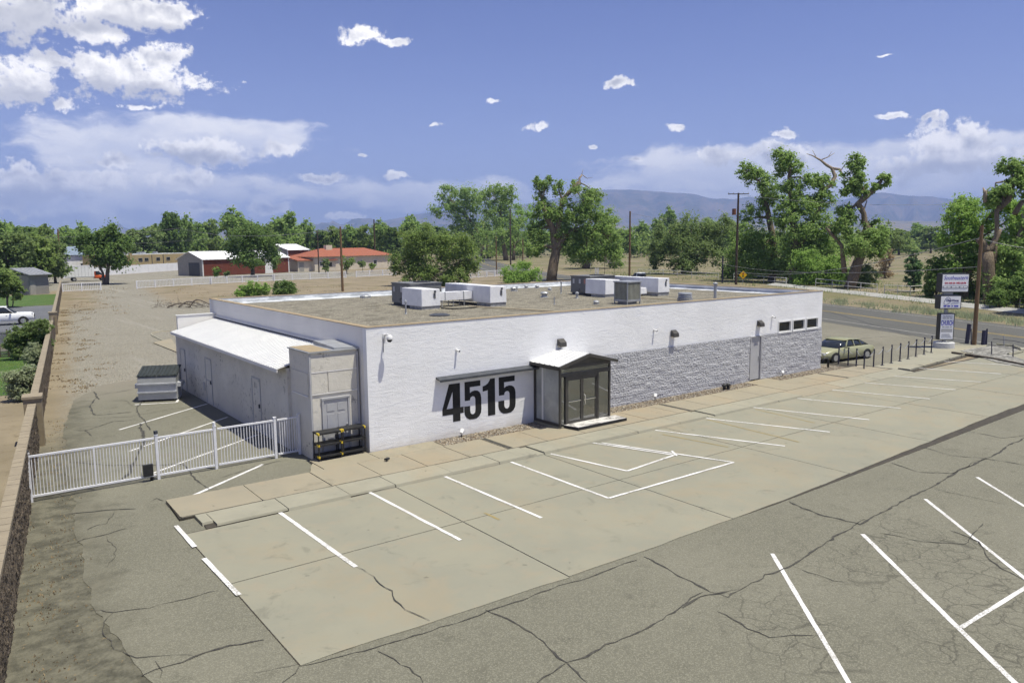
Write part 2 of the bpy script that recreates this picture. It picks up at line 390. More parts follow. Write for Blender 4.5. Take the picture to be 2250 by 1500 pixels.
def mat_asphalt(name, c1=(0.142, 0.137, 0.105), c2=(0.174, 0.167, 0.129), crack=True):
    b = NB(name); X = b.xyz()
    n1 = b.noise(0.16, 6, 0.65); n2 = b.noise(1.3, 6, 0.7)
    sp = b.noise(46, 3, 0.75); sp2 = b.vor(52, out='Color'); sc2 = b.n('ShaderNodeSeparateColor'); b.si(sc2.inputs[0], sp2)
    c = b.mix(b.ss(n1, 0.35, 0.68), c1, c2)
    c = b.mix(b.ss(n2, 0.5, 0.75), c, tuple(v*0.8 for v in c1))
    c = b.mix(b.ma('MULTIPLY', b.ss(sc2.outputs[0], 0.45, 1.0), 0.55), c, tuple(v*1.9 for v in c1))
    c = b.mix(b.ma('MULTIPLY', b.ss(sp, 0.54, 0.75), 0.6), c, tuple(v*0.5 for v in c1))
    c = b.mix(b.ma('MULTIPLY', b.ss(b.noise(0.55, 4, 0.6), 0.64, 0.76), 0.45), c, (0.045, 0.042, 0.035))        # oil stains
    if crack:
        wxx = b.ma('SUBTRACT', X[0], b.ma('MULTIPLY_ADD', X[1], 0.1235, -9.3)); dn = b.noise(0.7, 6, 0.72)
        dust = b.ss(b.ma('ADD', wxx, b.ma('MULTIPLY', b.ma('SUBTRACT', dn, 0.5), 4.2)), 2.3, 0.5)
        c = b.mix(b.ma('MULTIPLY', dust, 0.9), c, b.mix(b.ss(n2, 0.35, 0.65), (0.150, 0.142, 0.107), (0.090, 0.086, 0.065)))
        c = b.mix(b.ma('MULTIPLY', b.ss(b.ma('ADD', X[1], b.ma('MULTIPLY', dn, 6.0)), 16, 23), 0.8), c, (0.21, 0.19, 0.15))
    if crack:                                                   # alligator cracking in the front lot
        zn = b.ma('MULTIPLY', b.ma('SUBTRACT', b.noise(0.8, 5, 0.65), 0.5), 3.0)
        def zone(cx, cy, r0, r1):
            d = b.vm('DISTANCE', b.pos, (cx, cy, 0.0)); return b.ss(b.ma('ADD', d, zn), r1, r0)
        z = zone(*[(G(1750, 1400))[i] for i in (0, 1)], 0.5, 1.9)
        for q, r0, r1 in (((2020, 1200), 0.8, 2.6), ((1900, 1250), 0.2, 2.2), ((2200, 1330), 0.6, 2.6), ((2100, 1240), 0.8, 2.4), ((1700, 1330), 0.1, 1.4), ((120, 1330), 0.0, 0.9), ((2150, 1420), 0.4, 1.8)):
            p = G(*q); z = b.ma('MAXIMUM', z, zone(p.x, p.y, r0, r1))
        wob = b.n('ShaderNodeTexNoise'); b.si(wob.inputs['Vector'], b.pos); wob.inputs['Scale'].default_value = 3.0; wob.inputs['Detail'].default_value = 4
        pv = b.vm('ADD', b.pos, b.vm('MULTIPLY', wob.outputs['Color'], (0.35, 0.35, 0.0)))
        e = b.vor(3.6, 'DISTANCE_TO_EDGE', pv); e2_ = b.vor(1.5, 'DISTANCE_TO_EDGE', pv)
        ck = b.ma('MAXIMUM', b.ma('MULTIPLY', b.ss(e, 0.05, 0.0), 0.32), b.ma('MULTIPLY', b.ss(e2_, 0.034, 0.0), 0.5))
        ck = b.ma('MULTIPLY', ck, z)
        c = b.mix(ck, c, (0.03, 0.028, 0.024))
    b.bump(b.ma('ADD', sp, b.ma('MULTIPLY', b.vor(60), 0.6)), 0.5, 0.012)
    return b.done(c, 0.9, 0, 0.2)
def mat_concrete(name, c1, c2, c3, s=0.35):
    b = NB(name)
    n1 = b.noise(s, 7, 0.62); n2 = b.noise(s*5, 6, 0.65); n3 = b.noise(22, 4, 0.7)
    rnd = b.n('ShaderNodeObjectInfo').outputs['Random']
    c = b.mix(b.ss(n1, 0.34, 0.66), c1, c2)
    c = b.mix(b.ma('MULTIPLY', b.ss(n2, 0.48, 0.72), 0.6), c, c3)
    c = b.mix(b.ma('MULTIPLY', b.ss(b.noise(0.8, 5, 0.7, stretch=(1, 0.35, 1)), 0.58, 0.8), 0.5), c, tuple(v*0.62 for v in c1))
    c = b.mix(b.ma('MULTIPLY', b.ss(n3, 0.6, 0.8), 0.35), c, tuple(v*0.6 for v in c1))
    c = b.mix(b.ma('MULTIPLY', b.ss(b.noise(0.28, 6, 0.7, dist=0.6), 0.48, 0.70), 0.55), c, (c1[0]*1.06, c1[1]*0.93, c1[2]*0.82))          # rusty tan stains
    c = b.mix(b.ma('MULTIPLY', b.ss(b.noise(1.1, 5, 0.72, dist=0.8), 0.57, 0.71), 0.50), c, tuple(v*0.60 for v in c2))                       # grime
    c = b.mix(b.ma('MULTIPLY', b.ss(b.noise(2.6, 3, 0.6), 0.69, 0.74), 0.55), c, tuple(v*0.38 for v in c2))                                  # oil drips
    c = b.mix(b.ma('MULTIPLY', rnd, 0.12), c, tuple(v*0.75 for v in c1))
    b.bump(b.ma('ADD', n3, b.ma('MULTIPLY', n2, 0.5)), 0.25, 0.008)
    return b.done(c, 0.88, 0, 0.25)
def mat_paint():
    b = NB('white_marking_paint'); wear = b.ma('MULTIPLY', b.ss(b.noise(22, 6, 0.8), 0.46, 0.54), b.ss(b.noise(0.9, 4, 0.6), 0.40, 0.60, 0.0, 0.8))
    c = b.mix(wear, (0.72, 0.71, 0.70), (0.24, 0.23, 0.19))
    return b.done(b.mix(b.ss(b.noise(1.2, 4), 0.4, 0.7), c, b.mix(0.6, c, (0.50, 0.48, 0.45))), 0.7)
def mat_gravel(name, a, b_, scale=20):
    b = NB(name); v = b.vor(scale, out='Color'); s_ = b.n('ShaderNodeSeparateColor'); b.si(s_.inputs[0], v)
    c = b.mix(s_.outputs[0], a, b_); c = b.mix(b.ma('MULTIPLY', b.ss(s_.outputs[1], 0.7, 1.0), 0.6), c, tuple(min(1, q*1.5) for q in b_))
    c = b.mix(b.ss(b.noise(1.5, 5), 0.45, 0.75), c, tuple(q*0.75 for q in a))
    d = b.vor(scale); c = b.mix(b.ma('MULTIPLY', b.ss(d, 0.35, 0.75), 0.5), c, tuple(q*0.35 for q in a))
    b.bump(b.ma('SUBTRACT', 1.0, d), 0.9, 0.03)
    return b.done(c, 0.92, 0, 0.2)
M['ground'] = mat_ground()
M['asphalt'] = mat_asphalt('aged_asphalt')
M['road'] = mat_asphalt('road_asphalt', (0.088, 0.088, 0.082), (0.104, 0.103, 0.096), crack=False)
M['sidelot'] = mat_asphalt('side_lot_asphalt', (0.155, 0.146, 0.114), (0.200, 0.188, 0.148), crack=False)
M['pad'] = mat_concrete('pad_concrete', (0.268, 0.256, 0.194), (0.235, 0.230, 0.180), (0.288, 0.250, 0.182))
M['walk'] = mat_concrete('sidewalk_concrete', (0.295, 0.262, 0.192), (0.265, 0.240, 0.180), (0.310, 0.262, 0.184), 0.5)
M['curb'] = mat_concrete('curb_concrete', (0.30, 0.285, 0.22), (0.26, 0.25, 0.195), (0.32, 0.30, 0.23), 0.5)
M['paint'] = mat_paint()
M['yellow_old'] = pm('faded_yellow_paint', (0.25, 0.21, 0.11), (0.30, 0.23, 0.09), 6)
M['yellow_line'] = pm('yellow_road_paint', (0.42, 0.30, 0.08), (0.32, 0.25, 0.10), 1.5)
M['edge_line'] = pm('worn_white_road_paint', (0.42, 0.41, 0.38), (0.30, 0.29, 0.27), 1.5)
M['crack'] = pm('dark_crack_filler', (0.040, 0.038, 0.034), (0.080, 0.076, 0.062), 7)
M['joint'] = pm('joint_dirt', (0.07, 0.06, 0.045), (0.045, 0.04, 0.032), 4)
M['bed'] = mat_gravel('bed_gravel', (0.16, 0.13, 0.095), (0.36, 0.31, 0.24), 17)
M['riprap'] = mat_gravel('corner_gravel', (0.17, 0.165, 0.15), (0.36, 0.35, 0.32), 6)
M['lawn'] = pm('lawn_grass', (0.055, 0.115, 0.022), (0.085, 0.13, 0.03), 0.5, bump=0.7, bscale=60, bdist=0.05)
M['ditch'] = mat_concrete('ditch_concrete', (0.36, 0.36, 0.34), (0.30, 0.30, 0.285), (0.40, 0.39, 0.36), 0.3)
M['driveway'] = mat_asphalt('neighbour_drive', (0.105, 0.11, 0.125), (0.135, 0.14, 0.155), crack=False)

# ------------------------------------------------------------------ ground sheet
mb = MB().sheet([(-2500, -2000), (12900, -2000), (12900, 12900), (-2500, 12900)], -0.010)
ground = mb.build('ground', M['ground'], kind='structure')

# front asphalt lot with the drive beside the building
asp = [(-8.55, -9.3), (-8.75, -7.0), (-8.75, -4.6), (-8.55, -2.2), (-8.2, 1.0), (-7.9, 5.0), (-7.2, 11.0), (-6.3, 16.0), (-4.6, 19.6), (-2.4, 20.2), (0.4, 20.0), (0.4, -0.05), (0.4, -3.4), (44.2, -3.4), (43.0, -11.0), (40.0, -18.0), (33.0, -34.0), (-6.4, -34.0), (-7.4, -14.0), (-8.2, -10.4)]
lot = MB().sheet(jitter_poly(asp, 0.22, 0.09, seed=3), 0.0).build('asphalt_lot', M['asphalt'], kind='structure')
# lot between the building and the road
sl_ = [(25.7, 17.2), (25.7, -0.2), (27.1, -1.5), (36.0, -1.2), (39.9, -4.2), (43.2, -3.35), (44.0, 1.3), (45.5, 6.0), (46.3, 10.0), (48.3, 15.5), (53.5, 30.0), (46.0, 36.0), (25.7, 34.0)]
side_lot = MB().sheet(jitter_poly(sl_, 0.8, 0.15, seed=5), 0.004).build('side_lot', M['sidelot'], kind='structure')

# ------------------------------------------------------------------ road
RC = [(33.0, -40.0), (41.0, -18.0), (47.4, -1.6), (52.4, 10.3), (55.9, 18.5), (65.0, 44.0), (78.0, 81.0), (97.0, 122.0), (121.0, 166.0), (150.0, 214.0), (196.0, 286.0), (270.0, 395.0)]
def smooth_path(pts, k=6):
    P = [Vector((*p, 0)) for p in pts]; out = []
    for i in range(len(P)-1):
        p0, p1, p2, p3 = P[max(i-1, 0)], P[i], P[i+1], P[min(i+2, len(P)-1)]
        for j in range(k):
            t = j/k; out.append(0.5*((2*p1)+(-p0+p2)*t+(2*p0-5*p1+4*p2-p3)*t*t+(-p0+3*p1-3*p2+p3)*t*t*t))
    out.append(P[-1]); return out
RP = smooth_path(RC)
def offset_path(P, d):
    out = []
    for i, p in enumerate(P):
        t = (P[min(i+1, len(P)-1)]-P[max(i-1, 0)]).normalized(); out.append(p+Vector((t.y, -t.x, 0))*d)
    return out
def strip(mb_, P, d0, d1, z, zz=None):
    A, B_ = offset_path(P, d0), offset_path(P, d1); o = len(mb_.v); n = len(P)
    mb_.v += [(p.x, p.y, z) for p in A] + [(p.x, p.y, z if zz is None else zz) for p in B_]
    for i in range(n-1): mb_.f.append((o+i, o+n+i, o+n+i+1, o+i+1)); mb_.m.append(0)
    return mb_
road = strip(MB(), RP, -6.0, 5.6, 0.012).build('road', M['road'], kind='structure')
for d0, d1, mt, nm in ((-0.22, -0.10, 'yellow_line', 'yellow_center_line'), (0.10, 0.22, 'yellow_line', 'yellow_center_line'), (-4.55, -4.43, 'edge_line', 'edge_line'), (4.35, 4.47, 'edge_line', 'edge_line')):
    strip(MB(), RP, d0, d1, 0.02).build(nm, M[mt], road)
# concrete-lined ditch beyond the road: a sloped bank of slabs
dpath = [p for p in smooth_path([(58.0, -14.0), (65.4, 4.9), (73.3, 19.0), (80.0, 31.5), (88.0, 47.0)], 5)]
ditch = strip(MB(), dpath, 0.0, 1.6, 0.02, 0.28)
strip(ditch, dpath, 1.6, 3.2, 0.285, 0.10)
ditch = ditch.build('irrigation_ditch', M['ditch'], kind='structure')

# ------------------------------------------------------------------ concrete parking pad, panel by panel
pad = MB().prism([(-6.5, -3.45), (43.4, -3.3), (42.0, -8.2), (40.9, -9.6), (30.0, -10.1), (14.7, -10.55), (6.0, -10.75), (-6.5, -10.55)], -0.06, 0.006).build('concrete_pad', M['joint'], kind='structure')
xs = [-6.5, -0.95, 4.3, 9.9, 15.3, 20.6, 25.9, 31.2, 36.5]
def pad_y(x): return np.interp(x, [-6.5, -1, 6, 14.7, 22.3, 30, 42], [-10.55, -10.75, -10.72, -10.3, -9.9, -9.9, -9.9])
for i in range(len(xs)-1):
    for j in range(2):
        g = 0.014; x0, x1 = xs[i]+g, xs[i+1]-g
        y0, y1 = ((-6.85+g, -3.52) if j == 0 else (None, -6.85-g))
        r = random.Random(i*5+j)
        if j == 0: poly = [(x0, y0), (x1, y0), (x1, y1), (x0, y1)]
        else:
            low = [(x0+(x1-x0)*t/8, pad_y(x0+(x1-x0)*t/8)+0.03*r.uniform(-1, 1)) for t in range(9)]
            poly = low + [(x1, y1), (x0, y1)]
        if x1 > 40: poly = [(min(px_, 40.5 + (py_+9.5)*0.33), py_) for px_, py_ in poly]
        MB().prism(poly, -0.05, 0.016+0.003*r.random()).build('concrete_panel', M['pad'], pad)
# apron in front of the sign
MB().prism([(36.52, -3.3), (36.52, -9.9), (40.6, -9.6), (41.9, -7.4), (42.9, -3.4), (39.9, -3.32)], -0.05, 0.017).build('concrete_panel', M['pad'], pad)
MB().prism([(28.3, -1.3), (35.9, -0.7), (38.0, 1.0), (41.0, 0.6), (41.6, -1.6), (38.4, -2.5), (33.0, -2.35), (28.6, -2.5)], -0.05, 0.022).build('concrete_panel', M['curb'], pad)

# ------------------------------------------------------------------ painted bays
def line_px(a, b, wd=0.10, z=0.026, parent=None, mt='paint', name='painted_line', seed=0):
    p, q = G(*a), G(*b); d = (q-p); L = d.length; d.normalize(); n = Vector((-d.y, d.x, 0)); r = random.Random(seed)
    k = max(2, int(L/0.35)); lft, rgt = [], []
    for i in range(k+1):
        c = p + d*(L*i/k); lft.append(c+n*(wd/2+r.uniform(-.006, .006))); rgt.append(c-n*(wd/2+r.uniform(-.006, .006)))
    mb_ = MB(); mb_.sheet([(v.x, v.y) for v in rgt] + [(v.x, v.y) for v in reversed(lft)], z)
    return mb_.build(name, M[mt], parent)
BAY = [((612, 1125), (782, 1247)), ((813, 1083), (1012, 1188)), ((978, 1048), (1190, 1139)), ((1123, 1016), (1338, 1096)), ((1440, 946), (1725, 981)), ((1552, 920), (1823, 950)), ((1655, 896), (1910, 923)),
       ((1752, 876), (1980, 898)), ((1825, 857), (2043, 877)), ((1890, 841), (2100, 857)), ((1963, 827), (2155, 840)), ((1995, 808), (2200, 822)), ((2044, 793), (2243, 804))]
for i, (a, b_) in enumerate(BAY): line_px(a, b_, 0.09 if i else 0.10, parent=pad, seed=i)
for i, (a, b_) in enumerate([((1210, 998), (1378, 1036)), ((1378, 1036), (1485, 1000)), ((1302, 974), (1482, 1001)), ((1322, 974), (1612, 1017)), ((1338, 1096), (1612, 1017)), ((1476, 992), (1487, 1003))]): line_px(a, b_, 0.09, 0.0275+0.001*i, pad, seed=40+i)
for i, (a, b_) in enumerate([((383, 1156), (424, 1203)), ((444, 1228), (521, 1309))]): line_px((a[0]+4, a[1]), (b_[0]+4, b_[1]), 0.10, 0.026, pad, seed=60+i)
for i, (a, b_) in enumerate([((1552, 922), (1755, 972)), ((1455, 955), (1600, 983)), ((1065, 1128), (1097, 1143)), ((1660, 900), (1790, 930))]): line_px(a, b_, 0.07, 0.0245, pad, 'yellow_old', 'faded_yellow_line', 70+i)
for i, (a, b_, wd) in enumerate([((1697, 1216), (1865, 1500), .088), ((1895, 1173), (2236, 1506), .10), ((2033, 1096), (2270, 1285), .09), ((2147, 1048), (2280, 1130), .09), ((2112, 1378), (2290, 1268), .085),
                                 ((262, 944), (455, 887), .10), ((285, 991), (500, 916), .10), ((318, 1046), (565, 955), .10), ((398, 1100), (578, 1020), .11)]): line_px(a, b_, wd, 0.006, lot, seed=80+i)
line_px((296, 889), (388, 884), 0.12, 0.006, lot, seed=95); line_px((388, 884), (396, 868), 0.10, 0.0065, lot, seed=96)
line_px((1808, 766), (1850, 755), 0.10, 0.009, side_lot, seed=97)

# ------------------------------------------------------------------ cracks
def crack_px(pts, wd, parent, z, seed, amp=0.07, step=0.16, name='crack', mt='crack'):
    P = [tuple(G(*p)[:2]) for p in pts]; Q = jitter_poly(P, step, amp, False, seed); mb_ = MB(); ribbon(mb_, Q, wd*.8, z, random.Random(seed), 0.8)
    return mb_.build(name, M[mt], parent)
CR = [([(1065, 1338), (1180, 1400), (1245, 1455), (1290, 1500)], .035), ([(1245, 1455), (1330, 1415), (1430, 1375), (1500, 1330), (1545, 1300)], .04), ([(1245, 1455), (1180, 1500)], .035),
      ([(1415, 1223), (1490, 1265), (1560, 1300), (1600, 1312), (1680, 1262), (1760, 1230), (1830, 1185), (1900, 1140)], .045), ([(1500, 1335), (1540, 1310), (1620, 1295)], .05), ([(1575, 1343), (1640, 1380), (1690, 1400), (1790, 1395)], .03),
      ([(1735, 1102), (1800, 1130), (1890, 1152), (1960, 1112), (2080, 1050), (2200, 990), (2260, 955)], .06), ([(1955, 1015), (2020, 1037), (2090, 1040), (2165, 1008)], .035), ([(2022, 980), (2090, 1000), (2165, 1008), (2255, 1022)], .035),
      ([(2110, 944), (2200, 962), (2260, 955)], .03), ([(2055, 1075), (2160, 1097), (2220, 1110)], .02), ([(1745, 1245), (1830, 1275), (1900, 1290)], .018), ([(2085, 1165), (2150, 1190), (2190, 1240), (2250, 1275)], .035), ([(1930, 1170), (2030, 1190), (2120, 1195), (2160, 1150)], .025),
      ([(660, 1458), (650, 1478), (620, 1500)], .05), ([(656, 1459), (560, 1478)], .02), ([(830, 1430), (880, 1460), (930, 1500)], .022), ([(656, 1464), (800, 1430), (950, 1385), (1260, 1278), (1400, 1230)], .03),
      ([(310, 1485), (400, 1455), (480, 1425), (580, 1405)], .05), ([(200, 1340), (250, 1345), (330, 1335), (480, 1297)], .018), ([(250, 1345), (225, 1385), (250, 1425), (300, 1445), (430, 1440)], .016), ([(340, 1450), (352, 1490)], .016),
      ([(150, 1128), (240, 1120), (300, 1117)], .05), ([(255, 1120), (235, 1150), (190, 1165)], .025), ([(170, 1190), (240, 1172), (295, 1153)], .03), ([(235, 1178), (250, 1215), (235, 1245)], .014),
      ([(330, 945), (300, 905), (318, 860)], .06), ([(308, 930), (318, 965), (300, 1010), (285, 1040), (255, 1060)], .10), ([(215, 870), (198, 895), (210, 912), (290, 905)], .07), ([(205, 860), (215, 878)], .06), ([(160, 945), (190, 945), (250, 925), (302, 922)], .04), ([(188, 945), (202, 958)], .05),
      ([(150, 1015), (240, 1022), (330, 1022), (400, 1020), (420, 1040), (460, 1075), (520, 1080)], .05), ([(215, 868), (290, 856)], .03), ([(240, 880), (275, 880), (292, 892)], .03), ([(300, 912), (380, 898), (430, 893)], .025), ([(165, 888), (190, 886)], .02), ([(170, 920), (300, 915)], .02),
      ([(480, 1050), (560, 1025), (620, 1012)], .03), ([(330, 1102), (345, 1094), (358, 1100)], .05)]
for i, (p, wd) in enumerate(CR): crack_px(p, wd, lot, 0.0085, 100+i)
crack_px([(782, 1247), (810, 1262), (835, 1285), (862, 1300), (880, 1330), (910, 1350), (945, 1366)], .022, pad, 0.0335, 201, 0.06)
crack_px([(1880, 745), (1960, 738), (2040, 750), (2120, 752)], .05, side_lot, 0.008, 203); crack_px([(1820, 748), (1900, 760), (1990, 757)], .04, side_lot, 0.008, 204)

# ------------------------------------------------------------------ sidewalk and curb
walk = MB().prism([(-6.3, -0.95), (-6.36, -2.48), (28.2, -2.28), (28.3, 0.5), (25.7, 0.5), (25.7, -0.9), (-2.2, -0.95)], -0.05, 0.06).build('sidewalk', M['joint'], kind='structure')
wx_ = [-6.34, -4.3, -2.38, -0.86, 0.65, 2.19, 3.66, 5.3, 7.0, 8.6, 10.2, 11.9, 13.9, 15.6, 17.3, 19.0, 20.7, 22.4, 24.1, 25.9, 27.9]
for i in range(len(wx_)-1):
    r = random.Random(i); g = 0.012; yb = -0.86; y0 = -2.47
    x0, x1 = wx_[i]+g, wx_[i+1]-g
    poly = [(x0, y0), (x1, y0), (x1, yb), (x0, yb)]
    if i == 0: poly = [(x0+0.03, y0), (x0+0.0, y0+0.06), (x0+0.02, yb), (x1, yb), (x1, y0)][::-1]
    MB().prism(poly, -0.04, 0.085+0.006*r.random()).build('sidewalk_slab', M['walk'], walk)
for (x0, x1, y0, y1) in ((-1.9, -0.1, -0.84, 0.3), (-0.08, 2.25, -0.84, -0.03), (19.2, 21.0, -0.84, -0.03)):
    MB().box(x0, x1, y0, y1, -0.04, 0.082).build('sidewalk_slab', M['walk'], walk)
MB().prism([(-2.35, -0.86), (-1.92, -0.86), (-1.92, 0.0), (-2.1, -0.3)], -0.04, 0.075).build('sidewalk_slab', M['walk'], walk)
# drain channels cut across the walk
for x in (3.78, 12.55, 24.0):
    MB().box(x-0.09, x+0.09, -2.46, -0.88, 0.080, 0.094).build('drain_slot', M['crack'], walk)
curb = MB().prism([(-6.0, -3.5), (-5.92, -2.5), (18.9, -2.3), (18.7, -3.3)], -0.06, 0.03).build('curb', M['joint'], kind='structure')
cx = [-6.02, -5.75, -4.0, -2.3, -0.95, 0.9, 2.6, 4.05, 4.35, 6.4, 8.6, 10.8, 12.4, 12.75, 14.9, 16.9, 18.6]
for i in range(len(cx)-1):
    r = random.Random(50+i); x0, x1 = cx[i]+0.008, cx[i+1]-0.008; h = 0.078+0.006*r.random()
    if i in (7, 12): h = 0.04
    tw = r.uniform(-0.02, 0.02)
    mb = MB(); y0, y1 = -3.48+tw, -2.5
    if i == 0: y0 = -3.2
    mb.hexa([(x0, y0-0.03, -0.05), (x1, y0-0.03, -0.05), (x1, y1, -0.05), (x0, y1, -0.05), (x0, y0+0.03, h), (x1, y0+0.03, h), (x1, y1, h), (x0, y1, h)])
    mb.build('curb_stone', M['curb'], curb)
# flush ramp where the raised curb ends
for i, (x0, x1) in enumerate(((18.62, 21.8), (21.83, 25.0), (25.03, 28.3))): MB().hexa([(x0, -3.50, -.05), (x1, -3.50, -.05), (x1, -2.49, -.05), (x0, -2.49, -.05), (x0, -3.50, .024), (x1, -3.50, .024), (x1, -2.49, .082), (x0, -2.49, .082)]).build('ramp_slab', M['curb'] if i else M['walk'], curb)
# broken curb on by the posts
c2 = MB().prism([(28.4, -3.3), (28.4, -2.55), (37.6, -2.42), (37.6, -2.75)], -0.05, 0.02).build('curb', M['joint'], kind='structure')
for i, x in enumerate(np.linspace(28.5, 37.3, 6)[:-1]):
    r = random.Random(80+i); MB().prism([(x+.02, -3.2+0.13*i), (x+1.70, -3.07+0.13*i), (x+1.74, -2.55), (x+.02, -2.58)], -0.04, 0.10+0.01*r.random()).build('curb_stone', M['curb'], c2)

# gravel beds against the wall
bedp = jitter_poly([(2.3, -0.02), (2.3, -0.84), (6.6, -0.84), (6.6, -0.02)], 0.3, 0.03, seed=2)
bed1 = MB().sheet(bedp, 0.072).build('gravel_bed', M['bed'], kind='structure')
bed2 = MB().sheet(jitter_poly([(9.3, -0.02), (9.3, -0.84), (19.15, -0.84), (19.15, -0.02)], 0.3, 0.03, seed=4), 0.072).build('gravel_bed', M['bed'], kind='structure')
bed3 = MB().sheet(jitter_poly([(21.05, -0.02), (21.05, -0.84), (26.8, -0.84), (26.9, 0.4), (25.6, 0.4), (25.6, -0.02)], 0.3, 0.03, seed=6), 0.074).build('gravel_bed', M['bed'], kind='structure')
# loose pebbles on the beds, real stones
def pebbles(name, n, fx, z, smin, smax, mats, kind='stuff', seed=1, parent=None, label=None, cat=None):
    r = random.Random(seed); mb_ = MB()
    for i in range(n):
        x, y = fx(r); s_ = r.uniform(smin, smax); a = r.uniform(0, pi)
        hx, hy, hz = s_*r.uniform(.7, 1.2), s_*r.uniform(.6, 1), s_*r.uniform(.4, .7); ca, sa = cos(a), sin(a); pts = []
        for (u, v, k) in ((-1, 0, .3), (0, -1, .3), (1, 0, .3), (0, 1, .3), (-.4, -.4, 1), (.5, -.3, 1), (.3, .5, 1), (-.5, .4, 1)):
            pts.append((x+(u*hx*ca-v*hy*sa)*.5, y+(u*hx*sa+v*hy*ca)*.5, z+hz*k*.8-hz*.25))
        mb_.hexa(pts, r.randrange(len(mats)))
    o = mb_.build(name, mats, parent, kind=kind); return tag(o, label, cat)
PEB = [pm('pebble_tan', (0.30, 0.25, 0.18)), pm('pebble_grey', (0.22, 0.20, 0.17)), pm('pebble_pale', (0.42, 0.38, 0.31)), pm('pebble_brown', (0.16, 0.115, 0.075))]
pebbles('pebbles', 900, lambda r: (r.uniform(2.4, 6.5), r.uniform(-0.82, -0.06)), 0.075, 0.04, 0.09, PEB, seed=1, parent=bed1)
pebbles('pebbles', 1700, lambda r: (r.uniform(9.4, 19.1), r.uniform(-0.82, -0.12)), 0.075, 0.04, 0.09, PEB, seed=2, parent=bed2)
pebbles('pebbles', 800, lambda r: (r.uniform(21.1, 26.7), r.uniform(-0.82, -0.12)), 0.077, 0.04, 0.09, PEB, seed=3, parent=bed3)
pebbles('gravel', 7000, lambda r: (lambda y, t: (wall_x(y)+1.5+t*(9 + y*0.12), y))(20+60*r.random()**1.5, r.random()), -0.012, 0.025, 0.075, PEB[:3], seed=4, label='loose pale gravel scattered over the yard beside the wall', cat='gravel')

# gravel corner bed with its kerb by the sign
corner = MB().prism(jitter_poly([tuple(G(*p)[:2]) for p in ((2110, 772), (2155, 764), (2190, 760), (2225, 764), (2240, 772), (2220, 782), (2260, 795), (2270, 812), (2190, 797))], 0.4, 0.05, seed=8), -0.02, 0.05).build('gravel_corner', M['riprap'], kind='structure')
kp = [G(*p) for p in ((2190, 758), (2222, 761), (2243, 768), (2246, 774), (2215, 781))]
MB().tube([(p.x, p.y, 0.06) for p in kp], 0.09, 6).build('kerb_edge', M['curb'], corner)
mbk = MB(); pk = [G(*p) for p in ((2092, 777), (2180, 790), (2260, 806))]
for i in range(2): mbk.bar((pk[i].x, pk[i].y, 0.06), (pk[i+1].x, pk[i+1].y, 0.06), 0.14, 0.14)
mbk.build('railroad_tie', pm('old_timber', (0.09, 0.075, 0.055), (0.13, 0.11, 0.085), 4), corner)

# neighbour's side of the wall
def side(poly, z, mt, name, seed=0): return MB().sheet(jitter_poly(poly, 0.8, 0.12, seed=seed), z).build(name, M[mt], kind='structure')
side([(-34, 19.5), (wall_x(19.5)-.5, 19.5), (wall_x(37)-.5, 37), (-34, 37)], 0.0, 'lawn', 'lawn', 1)
side([(-34, 41.5), (wall_x(41.5)-.5, 41.5), (wall_x(80)-.5, 80), (-34, 82)], 0.0, 'driveway', 'driveway', 2)
side([(-34, 82), (wall_x(80)-.5, 80.4), (wall_x(104)-.5, 103), (-34, 106)], 0.01, 'lawn', 'lawn', 3)
side([(-34, 37.2), (wall_x(37.2)-.5, 37.2), (wall_x(38.4)-.5, 38.4), (-34, 38.4)], 0.006, 'curb', 'garden_path', 4)
# patch with a low edging by the lean-to's far end
pt = [tuple(G(*p)[:2]) for p in ((337, 754), (385, 748), (392, 776))]
MB().prism([pt[0], (pt[1][0], pt[1][1]+1.2), (0.5, 24), (0.3, 20.8), pt[2]], -0.02, 0.05).build('concrete_slab', M['walk'], kind='structure')
cv = smooth_path([tuple(G(*p)[:2]) for p in ((389, 728), (360, 728), (338, 731), (333, 736), (344, 742), (358, 749))], 4)
MB().tube([(p.x, p.y, 0.0) for p in cv], 0.07, 6).build('garden_edging', M['curb'], kind='structure')
# ------------------------------------------------------------------ materials of the building
def mat_stucco(name, c, c2, bs=0.6, bd=0.03, streak=True):
    b = NB(name)
    n1 = b.noise(0.5, 6, 0.6); h1 = b.noise(3.0, 6, 0.66, stretch=(0.6, 0.6, 2.2), dist=1.2); h2 = b.noise(22, 4, 0.65)
    col = b.mix(b.ss(n1, 0.35, 0.7), c, c2)
    zc = b.xyz()[2]
    col = b.mix(b.ma('MULTIPLY', b.ss(b.ma('ADD', zc, b.ma('MULTIPLY', b.noise(2.5, 5, 0.7), 0.6)), 0.75, 0.25), 0.45), col, (0.50, 0.44, 0.35))
    if streak: col = b.mix(b.ma('MULTIPLY', b.ss(b.noise(1.6, 5, 0.7, stretch=(3.0, 3.0, 0.25)), 0.60, 0.78), 0.35), col, tuple(v*0.72 for v in c))
    col = b.mix(b.ma('MULTIPLY', b.ss(b.noise(14, 5, 0.75), 0.66, 0.76), 0.5), col, (0.45, 0.41, 0.34))
    b.bump(b.ma('ADD', h1, b.ma('MULTIPLY', h2, 0.35)), bs, bd)
    return b.done(col, 0.85, 0, 0.25)
